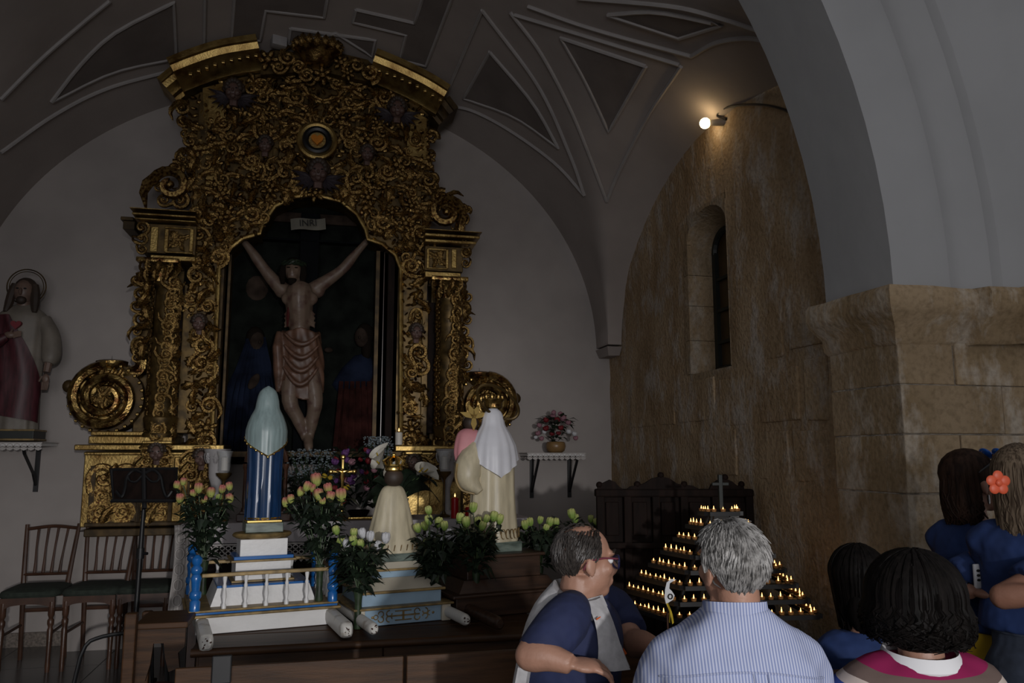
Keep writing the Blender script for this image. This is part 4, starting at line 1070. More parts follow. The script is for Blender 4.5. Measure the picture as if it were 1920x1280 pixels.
# ================================================================== cloth figures
def robe(prof, folds, n=48, depth=0.8, amp=0.06, seed=0):
    q = random.Random(seed); ph = [q.uniform(0, 6) for _ in range(4)]
    m = MB(); rings = []; P_ = interp([V(a, b, 0) for a, b in prof], 26); zmax = prof[-1][0]
    for p in P_:
        z, hw = p.x, max(p.y, 0.004); t = 1 - z / zmax
        ring = []
        for j in range(n):
            a = 2 * PI * j / n
            f = 1 + amp * (0.25 + t) * (0.6 * math.sin(folds * a + ph[0] + 0.8 * t) + 0.4 * math.sin((folds * 1.7 // 1) * a + ph[1]))
            ring.append(V(hw * f * math.cos(a), hw * depth * f * math.sin(a), z))
        rings.append(ring)
    return m.loft(rings, True)
def hw_at(prof, z):
    for (a, b), (c, d) in zip(prof[:-1], prof[1:]):
        if a <= z <= c: return lerp(b, d, (z - a) / (c - a))
    return prof[-1][1]
def veil(prof, ztop, zside, zpoint, span, extra=0.012, depth=0.85, n=40, rows=22, folds=16, amp=0.02, power=1.0, thick=0.006):
    rings = []; m = MB(); front = []; edge = []
    for i in range(rows + 1):
        ring = []
        for j in range(n + 1):
            u = -1 + 2 * j / n; a = -PI / 2 + u * span
            zb = lerp(zpoint, zside, abs(u) ** power); z = lerp(ztop, zb, i / rows)
            e = extra * (0.4 + 0.9 * i / rows) * (1 + 0.0)
            hw = hw_at(prof, z) + e; f = 1 + amp * (i / rows) * math.sin(folds * a)
            ring.append(V(hw * f * math.cos(a), hw * depth * f * math.sin(a), z))
        rings.append(ring)
    m.loft(rings, False, False); k = len(m.v)
    m.loft([[p * 0.985 + V(0, 0, p.z * 0.015) for p in r] for r in rings], False, False)
    return m, rings[-1], rings
# --- statue in blue mantle and teal veil
def blue_statue(root):
    prof = [(0, .108), (.12, .106), (.30, .105), (.47, .112), (.56, .116), (.61, .106), (.66, .088), (.70, .068), (.75, .063), (.79, .055), (.82, .035), (.832, .006)]
    part('robe', robe(prof, 13, depth=0.82, amp=0.05, n=72), 'robe_blue', root)
    v, edge, _ = veil([(a, max(b, .0) + (.0 if a < .8 else .006)) for a, b in prof[:-2]] + [(.815, .046), (.832, .030), (.845, .012), (.850, .001)], 0.850, 0.535, 0.395, 2.0, 0.010, 0.90, folds=22, amp=0.022)
    vo = part('veil', v, 'veil_teal', root)
    part('veil_border', MB().tube([p + V(0, -0.003, 0) for p in edge], 0.0052, 6), 'gold_bright', vo)
    for j in range(2, len(edge) - 1, 3):
        part('border_tassel', MB().ell(edge[j] + V(0, -0.004, -0.004), (0.007, 0.004, 0.009), 8, 5), 'gold_bright', vo)
    part('head', MB().ell((0, 0.02, 0.76), (0.052, 0.058, 0.066), 12, 9), 'statue_skin', root)
    part('hem', MB().tube([V(0.106 * math.cos(t), 0.106 * 0.82 * math.sin(t), 0.008) for t in [2 * PI * i / 30 for i in range(31)]], 0.006, 6), 'gold_bright', root)
FA = atd(497, 1166, 4.60)
ROT_A = math.radians(11)
def stepped_float(name, label, loc, rz):
    return thing(name, label, 'float')
fa = thing('procession_float', 'white stepped procession float with blue corner posts and turned white balusters', 'float')
part('base_board', MB().cbox((0, .31, .048), (.78, .62, .096), .004), 'white_paint', fa, False)
part('base_ledge', MB().cbox((0, .31, .102), (.90, .68, .016), .006), 'gilt_trim', fa, False)
part('base_ledge', MB().cbox((0, .31, .116), (.86, .65, .012), .003), 'blue_paint', fa, False)
part('base_ledge', MB().cbox((0, .31, .129), (.87, .66, .014), .006), 'gilt_trim', fa, False)
tz = MB().box((0, .31, .185), (.62, .46, .10), taper=0.88); part('sloped_step', tz, 'white_paint', fa, False)
part('step_trim', MB().cbox((0, .31, .241), (.55, .41, .014), .003), 'blue_paint', fa, False)
part('step_trim', MB().cbox((0, .31, .256), (.38, .30, .014), .004), 'gilt_trim', fa, False)
part('step_block', MB().cbox((0, .31, .315), (.335, .27, .108), .003), 'white_paint', fa, False)
part('step_trim', MB().cbox((0, .31, .375), (.395, .32, .014), .004), 'gilt_trim', fa, False)
part('step_trim', MB().cbox((0, .31, .391), (.36, .29, .020), .003), 'blue_paint', fa, False)
part('step_block', MB().cbox((0, .31, .449), (.288, .24, .098), .003), 'white_paint', fa, False)
part('top_slab', MB().lathe([(.185, 0), (.21, .012), (.215, .022), (.205, .032), (.17, .036)], (0, .31, .498), 4 * 6, 0.86, 0.72), 'gilt_trim', fa)
def turned(prof, n=10): return MB().lathe(prof, (0, 0, 0), n)
postm = turned([(.030, 0), (.030, .05), (.022, .06), (.034, .075), (.034, .10), (.023, .112), (.027, .16), (.032, .18), (.022, .20), (.033, .215), (.033, .235), (.020, .25), (.030, .268), (.030, .29), (.010, .308)], 14).mesh('corner_post', 'blue_paint')
balm = turned([(.014, 0), (.014, .02), (.008, .032), (.015, .07), (.009, .11), (.012, .125), (.008, .14), (.013, .17), (.013, .182)], 10).mesh('baluster', 'white_paint')
for sx in (-1, 1):
    for yy in (0.0, 0.62): piece('corner_post', postm, fa, Matrix.Translation((sx * .40, yy, .134)))
    part('top_rail', MB().cbox((sx * .40, .31, .325), (.022, .56, .022), .004), 'gilt_trim', fa, False)
    for k in range(7): piece('baluster', balm, fa, Matrix.Translation((sx * .40, .09 + .44 * k / 6, .134)))
for yy in (0.0, 0.62):
    part('top_rail', MB().cbox((0, yy, .325), (.74, .022, .022), .004), 'gilt_trim', fa, False)
    for k in range(5): piece('baluster', balm, fa, Matrix.Translation((-.24 + .48 * k / 4, yy, .134)))
def pole(x, y0, y1, z, r, mt, parent, chip=True, square=True):
    m = MB(); ys_ = [y0, y0 + 0.012, y0 + 0.03, y1]; sc = [0.62, 0.9, 1.0, 1.0]; rings = []
    for yy, s in zip(ys_, sc):
        ring = []
        for j in range(16):
            a = 2 * PI * j / 16; k = (abs(math.cos(a)) ** (4 if square else 2) + abs(math.sin(a)) ** (4 if square else 2)) ** (-1 / (4 if square else 2))
            ring.append(V(x + r * .85 * s * k * math.cos(a), yy, z + r * s * k * math.sin(a)))
        rings.append(ring)
    m.loft(rings, True); o = part('carrying_pole', m, mt, parent)
    if chip:
        c = MB(); q = random.Random(int(x * 100))
        for k in range(7): c.ell((x + q.uniform(-.5, .5) * r, y0 + 0.002, z + q.uniform(-.6, .6) * r), (q.uniform(.003, .009), .006, q.uniform(.002, .006)), 6, 4, Matrix.Rotation(q.uniform(0, 3), 3, 'Y'))
        part('paint_chip', c, 'chip_brown', o)
pole(-.355, -.47, .80, .018 + .03, .043, 'white_worn', fa); pole(.395, -.47, .80, .018 + .03, .043, 'white_worn', fa)
fa.location = (FA.x, FA.y, BT + 0.002); fa.rotation_euler.z = ROT_A; fa.scale = (.92, .92, .95)
def local_to_world(root_loc, rz, p): return Vector(root_loc) + rotz(p, rz)
bs_ = thing('madonna_statue', 'statue seen from behind in dark blue mantle and pale teal veil with gold edging', 'statue')
part('marble_base', MB().cbox((0, 0, .030), (.225, .20, .060), .004), 'marble_green', bs_, False)
part('base_rim', MB().cbox((0, 0, .068), (.215, .19, .018), .006), 'gold_bright', bs_, False)
sub = link('tmp', None); 
class Up: pass
def raised(fn, root, dz):
    before = set(root.children); fn(root)
    for c in root.children:
        if c not in before: c.location.z += dz
raised(blue_statue, bs_, 0.077); bpy.data.objects.remove(sub)
bs_.location = local_to_world((FA.x, FA.y, BT + 0.002 + 0.535 * .95), ROT_A, (0, .285, 0)); bs_.scale = (.95, .95, .93); bs_.rotation_euler.z = ROT_A

# --- small statue in a cream mantle on the pale blue float
FB = atd(757, 1156, 4.75); ROT_B = math.radians(13)
fb = thing('procession_float', 'pale blue stepped float with gilt cross ornament and round cream poles', 'float')
part('base_box', MB().cbox((0, .26, .048), (.47, .50, .096), .003), 'pale_blue', fb, False)
for sx in (-1, 1): part('corner_block', MB().cbox((sx * .262, .012, .048), (.055, .05, .098), .003), 'cream_paint', fb, False)
part('side_box', MB().cbox((0, .27, .046), (.545, .46, .09), .003), 'painted_blue', fb, False)
part('base_ledge', MB().cbox((0, .26, .104), (.61, .58, .014), .005), 'gilt_trim', fb, False)
part('step_block', MB().cbox((0, .26, .145), (.485, .46, .07), .003), 'pale_blue', fb, False)
part('step_trim', MB().cbox((0, .26, .188), (.53, .50, .016), .005), 'gilt_trim', fb, False)
part('sloped_step', MB().box((0, .26, .226), (.50, .47, .062), taper=0.62), 'cream_paint', fb, False)
part('step_block', MB().cbox((0, .26, .274), (.275, .26, .045), .003), 'pale_blue', fb, False)
part('step_trim', MB().cbox((0, .26, .303), (.325, .31, .015), .005), 'gilt_trim', fb, False)
part('sloped_step', MB().box((0, .26, .328), (.31, .295, .035), taper=0.78), 'cream_paint', fb, False)
pole(-.262, -.30, .8, .05, .034, 'white_worn', fa if False else fb, True, False); pole(.275, -.30, .8, .05, .034, 'white_worn', fb, True, False)
og = MB()   # gilt ornament: cross with scrolled arms
def arcpath(cx, cz, r, a0, a1): return [V(cx + r * math.cos(lerp(a0, a1, i / 12)), .008, cz + r * math.sin(lerp(a0, a1, i / 12))) for i in range(13)]
og.box((0, .008, .05), (.012, .006, .055)); og.box((0, .008, .05), (.20, .006, .008))
for sz in (-1, 1): og.box((0, .008, .05 + sz * .026), (.10, .005, .006))
for sx in (-1, 1):
    for sz in (-1, 1):
        og.tube(arcpath(sx * .085, .05 + sz * .016, .017, 0, sz * sx * 4.8), .0036, 5); og.tube(arcpath(sx * .135, .05 + sz * .015, .016, PI, PI + sx * sz * 4.6), .0034, 5)
    og.ell((sx * .185, .008, .05), (.008, .004, .008), 8, 5); og.tube(arcpath(sx * .165, .05, .013, PI / 2, PI * 1.5 * sx), .003, 5)
part('gilt_ornament', og, 'gilt_trim', fb)
fb.location = (FB.x, FB.y, BT + 0.003); fb.rotation_euler.z = ROT_B; fb.scale = (.98, .98, .95)
sm = thing('crowned_statue', 'small crowned statue seen from behind in a plain cream mantle', 'statue')
part('marble_base', MB().cbox((0, 0, .025), (.22, .2, .05), .004), 'marble_green', sm, False)
prof = [(.05, .148), (.09, .142), (.16, .122), (.26, .102), (.36, .082), (.42, .066), (.455, .048), (.468, .02)]
part('mantle', MB().merge(robe([(a - .05, b) for a, b in prof], 9, depth=.75, amp=.045, n=64), Matrix.Translation((0, 0, .05))), 'robe_cream', sm)
hm = MB()
for k in range(14):
    a = PI + PI * (k + .5) / 14; hm.tube([V((.146 + .004) * math.cos(a + .02 * math.sin(t)), .75 * .153 * math.sin(a + .08 * math.cos(t)), .085 + .018 * math.sin(t)) for t in [2 * PI * i / 10 for i in range(9)]], .0022, 5)
part('gilt_hem', hm, 'hem_gold', sm)
part('head', MB().ell((0, -.01, .515), (.05, .052, .062), 14, 10).tube([V(0, 0, .45), V(0, -.005, .5)], .03, 8), 'statue_hair', sm)
cwn = MB().lathe([(.040, 0), (.046, .008), (.043, .03), (.047, .036), (.044, .045)], (0, -.01, .555), 16, cap=False)
for k in range(8):
    a = 2 * PI * k / 8; cwn.tube([V(.045 * math.cos(a), -.01 + .045 * math.sin(a), .598), V(.055 * math.cos(a), -.01 + .055 * math.sin(a), .622), V(.03 * math.cos(a), -.01 + .03 * math.sin(a), .645), V(0, -.01, .648)], [.006, .009, .006, .004], 6)
cwn.ell((0, -.01, .66), .012, 8, 6)
part('crown', cwn, 'gold_bright', sm)
p = local_to_world((FB.x, FB.y, BT + .003 + .3455 * .95), ROT_B, (0, .255, 0)); sm.location = p; sm.rotation_euler.z = ROT_B; sm.scale = (1.2, 1.1, .95)
# --- statue with the white veil holding a child, on the wooden float
FC = atd(962, 1140, 5.0); ROT_C = math.radians(13)
fc = thing('procession_float', 'dark brown wooden float with stepped box and dark poles', 'float')
part('base_box', MB().cbox((0, .32, .06), (.72, .60, .12), .004), 'wood_float', fc, False); part('base_ledge', MB().cbox((0, .32, .128), (.78, .66, .018), .006), 'wood_float', fc, False)
part('sloped_step', MB().box((0, .32, .17), (.66, .54, .07), taper=.86), 'wood_float', fc, False)
part('step_block', MB().cbox((0, .32, .265), (.50, .40, .125), .004), 'wood_float', fc, False); part('top_slab', MB().cbox((0, .32, .337), (.55, .45, .02), .006), 'wood_float', fc, False)
for sx in (-1, 1): pole(sx * .28, -.42, .9, .05, .036, 'wood_float', fc, False, False)
fc.location = (FC.x, FC.y, BT + 0.003); fc.rotation_euler.z = ROT_C
rs = thing('madonna_statue', 'statue seen from behind in white veil and cream robe holding a child in pink', 'statue')
part('marble_base', MB().cbox((0.01, 0, .035), (.28, .22, .07), .005), 'marble_green', rs, False)
prof = [(0, .165), (.10, .160), (.30, .145), (.5, .142), (.60, .140), (.68, .130), (.76, .10), (.83, .066), (.88, .060), (.925, .048), (.95, .02)]
part('robe', MB().merge(robe(prof, 9, depth=.72, amp=.05, n=72, seed=4), Matrix.Translation((0, 0, .07))), 'robe_cream', rs)
hm = MB()
for k in range(16):
    a = PI + PI * (k + .5) / 16; hm.tube([V(.170 * math.cos(a + .09 * math.cos(t)), .72 * .176 * math.sin(a + .09 * math.cos(t)), .125 + .034 * math.sin(t)) for t in [2 * PI * i / 10 for i in range(9)]], .003, 5)
part('gilt_hem', hm, 'hem_gold', rs)
vp = [(a + .07, b) for a, b in prof]
v, edge, _ = veil(vp, 1.035, .70, .52, 1.75, .016, .80, folds=14, amp=.04, power=.9)
part('veil', v, 'veil_white', rs)
part('head', MB().ell((0, .02, .95), (.055, .06, .07), 12, 9), 'statue_skin', rs)
hl = MB().tube([V(.01 + .14 * math.cos(t), -.055 - .03 * math.sin(t), 1.065 + .10 * math.sin(t) - .07 * math.cos(t)) for t in [2 * PI * i / 40 for i in range(41)]], .011, 6, False)
ho = part('halo', hl, 'gold_old', rs)
cwn = MB().lathe([(.05, 0), (.058, .01), (.055, .04), (.075, .07), (.06, .075)], (0, 0, 1.02), 16, 1, 1, False)
for k in range(9): a = 2 * PI * k / 9; cwn.ell((.06 * math.cos(a), .06 * math.sin(a), 1.105), (.012, .012, .026), 8, 6)
part('crown', cwn, 'gold', rs)
arm = MB().tube(interp([V(-.10, .02, .74), V(-.165, -.01, .62), V(-.175, -.03, .50), V(-.12, -.08, .42)], 12), [.07, .075, .08, .082, .085, .085, .085, .08, .07, .055, .04, .025], 10); part('sleeve', arm, 'robe_cream', rs)
part('sleeve_lace', MB().tube(interp([V(-.25, -.03, .62), V(-.265, -.05, .52), V(-.24, -.08, .44), V(-.17, -.12, .41)], 14), .008, 6), 'gilt_trim', rs)
chd = MB().merge(robe([(0, .065), (.06, .085), (.14, .092), (.20, .085), (.235, .055), (.245, .02)], 7, depth=.75, amp=.05), Matrix.Translation((-.165, .05, .63)) @ Matrix.Rotation(.18, 4, 'Y'))
ch_ = part('child', chd, 'child_pink', rs, True, 'child figure in a pink gown')
part('child_head', MB().ell((-.13, .05, .915), (.05, .05, .058), 12, 9), 'statue_hair', ch_)
st = MB()
for a in (-70, -20, 20, 70, 180): st.merge(MB().add([V(-.012, 0, 0), V(.012, 0, 0), V(.02, 0, .05), V(0, 0, .10), V(-.02, 0, .05), V(-.012, .006, 0), V(.012, .006, 0), V(.02, .006, .05), V(0, .006, .10), V(-.02, .006, .05)], [(0, 1, 2, 3, 4), (9, 8, 7, 6, 5), (0, 5, 6, 1), (1, 6, 7, 2), (2, 7, 8, 3), (3, 8, 9, 4), (4, 9, 5, 0)]), Matrix.Translation((-.13, .0, .955)) @ Matrix.Rotation(math.radians(a), 4, 'Y'))
part('child_halo', st, 'gold_bright', ch_, False)
rs.location = local_to_world((FC.x, FC.y, BT + .35), ROT_C, (.0, .30, 0)); rs.rotation_euler.z = ROT_C; rs.scale = (1.05, 1.0, .89)

# ================================================================== statue on the wall bracket (left)
hs_ = thing('sacred_heart_statue', 'standing statue with thin halo, cream tunic and dark red mantle on the wall shelf', 'statue')
K = 1.0
prof = [(0, .20), (.12, .195), (.35, .19), (.6, .20), (.80, .205), (.95, .215), (1.05, .205), (1.12, .13), (1.16, .06), (1.2, .05)]
body_ = MB().merge(robe(prof, 9, depth=.6, amp=.05, n=64, seed=9), Matrix.Translation((0, 0, .10)))
part('tunic', body_, 'robe_white', hs_)
mn = MB(); rings = []
for i in range(18):
    t = i / 17; z = lerp(1.14, .26, t)
    ring = []
    for j in range(25):
        u = j / 24; a = lerp(PI * 1.02, PI * (1.02 + lerp(.38, .92, min(1, t * 1.5))), u)
        hw = hw_at(prof, max(0, z - .1)) + .018
        ring.append(V(hw * math.cos(a) * (1 + .03 * math.sin(14 * u + 3 * t)), .64 * hw * math.sin(a) * (1 + .05 * math.sin(16 * u + 4 * t)) - .01, z - .10 * u * t))
    rings.append(ring)
mn.loft(rings, False, False); mn.loft([[p + V(0, .012, 0) for p in r] for r in rings], False, False)
part('mantle', mn, 'robe_red', hs_)
part('head', MB().ell((0, -.02, 1.37), (.085, .095, .12), 14, 10).ell((0, -.115, 1.36), (.016, .03, .035), 8, 6).tube([V(0, 0, 1.2), V(0, -.01, 1.3)], .06, 10), 'statue_skin', hs_)
hr = MB().ell((0, .015, 1.41), (.098, .10, .105), 14, 9)
for sx in (-1, 1): hr.tube(interp([V(sx * .08, -.02, 1.44), V(sx * .10, -.04, 1.34), V(sx * .11, -.06, 1.24), V(sx * .12, -.09, 1.17)], 8), [.035, .04, .042, .04, .04, .035, .03, .02], 8)
hr.ell((0, -.085, 1.285), (.045, .035, .04), 10, 7); part('hair_and_beard', hr, 'statue_hair', hs_)
ey = MB()
for sx in (-1, 1): ey.ell((sx * .032, -.11, 1.39), (.014, .008, .007), 8, 5)
part('eye', ey, 'ink', hs_)
part('halo', MB().tube([V(.165 * math.cos(t), .02, 1.43 + .165 * math.sin(t)) for t in [2 * PI * i / 40 for i in range(41)]], .006, 6, False).tube([V(.145 * math.cos(t), .02, 1.43 + .145 * math.sin(t)) for t in [2 * PI * i / 40 for i in range(41)]], .004, 6, False), 'gold_dark', hs_)
arm = MB().tube(interp([V(.17, 0, 1.12), V(.25, -.02, .97), V(.28, -.05, .80), V(.27, -.08, .70)], 12), [.07, .072, .075, .078, .08, .082, .084, .084, .082, .078, .07, .05], 12); part('sleeve', arm, 'robe_white', hs_)
hd_ = MB().tube([V(.27, -.08, .72), V(.265, -.10, .62)], [.035, .03], 8).ell((.265, -.11, .56), (.032, .022, .05), 8, 6)
for k in range(4): hd_.tube([V(.243 + .015 * k, -.112, .53), V(.245 + .014 * k, -.12, .48), V(.246 + .013 * k, -.13, .455)], [.010, .009, .007], 6)
hd_.tube([V(.235, -.12, .58), V(.222, -.14, .53)], [.011, .008], 6); part('hand', hd_, 'statue_skin', hs_)
arm = MB().tube(interp([V(-.17, 0, 1.10), V(-.22, -.06, .95), V(-.16, -.16, .88), V(-.06, -.17, .93)], 12), [.08, .085, .09, .09, .088, .085, .08, .075, .065, .055, .045, .035], 12); part('sleeve', arm, 'robe_red', hs_)
hd_ = MB().ell((-.035, -.18, .945), (.05, .022, .032), 8, 6)
for k in range(4): hd_.tube([V(0, -.185, .965 - .014 * k), V(.035, -.19, .975 - .013 * k), V(.06, -.185, .975 - .012 * k)], [.010, .009, .007], 6)
hd_.tube([V(-.03, -.18, .965), V(-.01, -.195, .995)], [.011, .008], 6); part('hand', hd_, 'statue_skin', hs_)
part('heart', MB().prism([(a * .0028, 1.045 + b * .0028) for a, b in hp], -.165, -.125), 'heart_red', hs_, False)
part('base', MB().cbox((0, 0, .05), (.44, .32, .10), .006), 'iron_green', hs_, False); part('base_trim', MB().cbox((0, 0, .008), (.455, .335, .018), .004), 'gilt_trim', hs_, False); part('base_trim', MB().cbox((0, 0, .092), (.452, .332, .016), .004), 'gilt_trim', hs_, False)
sa = at(27, 826, 7.50); hs_.location = (sa.x, 7.46, sa.z); ks = 0.915; hs_.scale = (ks, ks, ks)
def wall_shelf(name, label, px0, px1, pyt, brackets, pyb, dep):
    a = at(px0, pyt, BW - dep); b_ = at(px1, pyt, BW - dep); z = a.z; zb = at(px1, pyb, BW - .05).z
    r = thing(name, label, 'shelf', ((a.x + b_.x) / 2, BW - .01, zb))
    part('board', MB().cbox(((a.x + b_.x) / 2, BW - dep / 2 - .002, z - .015), (b_.x - a.x - .02, dep, .026), .004), 'white_paint', r, False)
    cl_ = part('lace_cloth', MB().cbox(((a.x + b_.x) / 2, BW - dep / 2 - .004, z), (b_.x - a.x, dep + .012, .006), .002), 'lace', r, False)
    part('lace_border', lace_strip(V(a.x, BW - dep - .008, 0), V(b_.x, BW - dep - .008, 0), z, .065, max(6, int((b_.x - a.x) / .05)), .004, 1), 'lace', cl_, False)
    for bx in brackets:
        p = at(bx, pyt + 10, BW - .1)
        part('bracket', MB().bounds((p.x - .018, BW - .02, zb), (p.x + .018, BW - .003, z - .03)).tube([V(p.x, BW - .02, zb + .06), V(p.x, BW - .10, zb + .16), V(p.x, BW - dep + .08, z - .09), V(p.x, BW - dep + .05, z - .045)], .014, 6).bounds((p.x - .016, BW - dep + .03, z - .045), (p.x + .016, BW - .01, z - .028)), 'black_metal', r, False)
    return z
wall_shelf('wall_shelf', 'lace-covered wall shelf carrying the statue with red mantle', -70, 80, 829, (-40, 66), 922, .42)
shz = wall_shelf('wall_shelf', 'small lace-covered shelf on black brackets beside the stone wall corner', 988, 1098, 849, (1001, 1072), 932, .34)

# ================================================================== flowers
budm = {}
def bud_mesh(mt):
    m = MB()
    for k in range(5):
        a = 2 * PI * k / 5; m.ell((.24 * math.cos(a), .24 * math.sin(a), .45), (.36, .36, .66), 8, 6, Matrix.Rotation(.25, 3, Vector((-math.sin(a), math.cos(a), 0))))
    m.ell((0, 0, .55), (.4, .4, .62), 8, 6); return m.mesh('rose_bud', mt)
def bud_grad(name, base, tip):
    m, nt, b = node_mat(name, 0.7, 0.3); N = nt.nodes.new; L = nt.links.new
    tc = N('ShaderNodeTexCoord'); sp_ = N('ShaderNodeSeparateXYZ'); cr = N('ShaderNodeValToRGB'); L(tc.outputs['Object'], sp_.inputs[0])
    cr.color_ramp.elements[0].position = 0.25; cr.color_ramp.elements[1].position = 0.95; cr.color_ramp.elements[0].color = base + (1,); cr.color_ramp.elements[1].color = tip + (1,)
    L(sp_.outputs[2], cr.inputs[0]); L(cr.outputs[0], b.inputs['Base Color'])
bud_grad('rose_pink', (0.36, 0.40, 0.10), (0.46, 0.15, 0.13)); bud_grad('rose_green', (0.20, 0.30, 0.06), (0.44, 0.46, 0.16))
for k in ('rose_pink', 'rose_green', 'rose_white', 'rose_yellow', 'flower_red', 'flower_pink', 'flower_purple'): budm[k] = bud_mesh(k)
sep = MB()
for k in range(4):
    a = 2 * PI * k / 4 + .4; sep.tube([V(0, 0, 0), V(.3 * math.cos(a), .3 * math.sin(a), .1), V(.42 * math.cos(a), .42 * math.sin(a), .55)], [.18, .16, .03], 5)
SEP = sep.mesh('sepal', 'stem')
def leaf_quads(m, p, dirv, L_, w, droop):
    d = dirv.normalized(); s = d.cross(V(0, 0, 1)); s = s.normalized() if s.length > 1e-3 else V(1, 0, 0); n = s.cross(d)
    a = p; b_ = p + d * L_ * .5 + n * L_ * .06; c = p + d * L_ + V(0, 0, -droop * L_)
    m.add([a, b_ + s * w - n * .1 * w, c, b_ - s * w - n * .1 * w, b_ + n * .25 * w], [(0, 1, 4), (1, 2, 4), (2, 3, 4), (3, 0, 4)])
def bouquet(label, base, top, spread, buds, leaves=90, vase=None, seed=0, group='rose bouquets around the statues', lmat='leaf', name='rose_bouquet', vmat='leaf_mid', vr=.024, bud_s=.036, lsize=.085):
    q = random.Random(seed); r = thing(name, label, 'flowers', (base.x, base.y, vase if vase is not None else base.z), group)
    if vase is not None:
        h = base.z - vase
        vs_ = part('vase', MB().lathe([(vr * .9, 0), (vr, .01), (vr * .75, h * .3), (vr * .8, h * .7), (vr * 1.15, h), (vr * 1.0, h), (vr * .65, h * .7), (vr * .6, h * .3)], V(base.x, base.y, vase), 12), vmat, r)
    fo = MB(); stm = MB(); H = top - base.z
    for px, py, k, s in buds:
        dd = base.dot(FWH) + q.uniform(-.5, .5) * spread * .8 - (0)
        p = atd(px, py, base.dot(FWH) + q.uniform(-.6, .5) * spread)
        stm.tube(interp([base + V(q.uniform(-.01, .01), q.uniform(-.01, .01), 0), base.lerp(p, .55) + V(q.uniform(-.02, .02), q.uniform(-.02, .02), .02), p], 6), .0035, 5)
        tl = Euler((q.uniform(-.3, .3), q.uniform(-.35, .35), q.uniform(0, 6))).to_matrix().to_4x4()
        sz = bud_s * s
        bo = piece('rose_bud', budm[k], r, Matrix.Translation(p) @ tl @ Matrix.Diagonal((sz, sz, sz * 1.15, 1)))
        se = link('sepal', SEP, bo)
        for _ in range(5):
            t = q.uniform(.35, .95); leaf_quads(fo, base.lerp(p, t) + V(q.uniform(-.03, .03), q.uniform(-.03, .03), 0), V(q.uniform(-1, 1), q.uniform(-1, 1), q.uniform(-.2, .9)), lsize * q.uniform(.7, 1.2), lsize * .28, q.uniform(0, .4))
    for _ in range(leaves):
        t = q.random() ** .7; a = q.uniform(0, 2 * PI); rad = spread * (.25 + .75 * t) * math.sqrt(q.random())
        p = base + V(rad * math.cos(a), rad * math.sin(a), H * t * .92)
        leaf_quads(fo, p, V(math.cos(a) + q.uniform(-.6, .6), math.sin(a) + q.uniform(-.6, .6), q.uniform(-.4, .9)), lsize * q.uniform(.7, 1.35), lsize * .27, q.uniform(0, .5))
    part('stem', stm, 'stem', r); tag(part('foliage', fo, lmat, r, False), kind='stuff')
    return r
P5, G5, W5 = 'rose_pink', 'rose_green', 'rose_white'
bouquet('pink and yellow rose bouquet standing beside the music stand', atd(383, 1052, 4.95), atd(383, 925, 4.95).z, .13,
        [(330, 915, P5, 1), (337, 940, P5, 1.1), (372, 922, P5, 1.2), (395, 930, P5, 1.2), (416, 922, P5, 1), (431, 917, P5, 1), (432, 940, P5, 1.1), (353, 945, G5, .9), (343, 908, P5, .9), (410, 938, G5, .9), (383, 942, P5, .9), (362, 930, P5, .9)], 170, BT + .13, 1)
bouquet('pink and yellow rose bouquet just beside the blue mantled statue', atd(600, 1058, 4.75), atd(600, 920, 4.75).z, .14,
        [(535, 948, P5, 1.1), (546, 941, P5, 1), (562, 928, P5, 1.1), (573, 918, P5, 1.1), (586, 920, P5, .9), (594, 908, P5, 1.5), (617, 922, P5, 1.2), (598, 935, P5, 1.3), (618, 938, P5, 1.2), (640, 937, P5, 1.5), (605, 945, P5, .9)], 190, BT + .13, 2)
bouquet('white and green rose bouquet between the two painted floats', atd(672, 1108, 4.62), atd(670, 1020, 4.62).z, .14,
        [(632, 1000, G5, 1), (636, 1023, G5, 1.1), (648, 1026, W5, 1), (664, 1020, G5, 1.1), (682, 1006, W5, 1.1), (694, 1012, W5, 1.1), (708, 1030, W5, 1.1), (723, 1016, W5, 1.2), (663, 1005, G5, 1), (678, 1025, G5, 1)], 190, BT + .004, 3)
bouquet('green and white rose bouquet beside the small cream mantled statue', atd(818, 1092, 4.95), atd(815, 1000, 4.95).z, .16,
        [(805, 962, G5, 1), (805, 982, G5, 1.2), (785, 996, G5, 1.1), (798, 992, G5, 1.1), (822, 986, G5, 1.2), (834, 992, G5, 1.1), (808, 1010, W5, 1.2), (823, 1018, W5, 1.2), (840, 1008, W5, 1.2), (854, 1018, W5, 1.1), (788, 1020, W5, 1), (800, 1024, G5, 1)], 200, BT + .004, 4)
bouquet('green rose bouquet in front of the cream robe of the statue with child', atd(893, 1070, 5.0), atd(893, 985, 5.0).z, .14,
        [(887, 958, G5, 1.2), (862, 978, G5, 1.2), (876, 985, G5, 1.2), (898, 985, G5, 1.2), (903, 992, G5, 1.1), (925, 975, G5, 1.2), (936, 980, G5, 1.2), (870, 992, G5, 1), (910, 978, G5, 1)], 170, BT + .004, 5)
bouquet('green rose bouquet below the small wall shelf', atd(1012, 1062, 5.45), atd(1012, 990, 5.45).z, .15,
        [(985, 990, G5, 1.2), (995, 984, G5, 1.1), (1030, 985, G5, 1.2), (1043, 986, G5, 1.2), (1012, 980, G5, 1), (1022, 995, G5, 1)], 190, BT + .004, 6)
bouquet('green rose bouquet showing above the head of the man with glasses', atd(1092, 1050, 5.5), atd(1090, 975, 5.5).z, .16,
        [(1073, 970, G5, 1.3), (1078, 978, G5, 1.2), (1120, 985, G5, 1.1), (1136, 996, G5, 1.2), (1142, 1000, G5, 1.1), (1108, 978, G5, 1)], 170, BT + .004, 7)
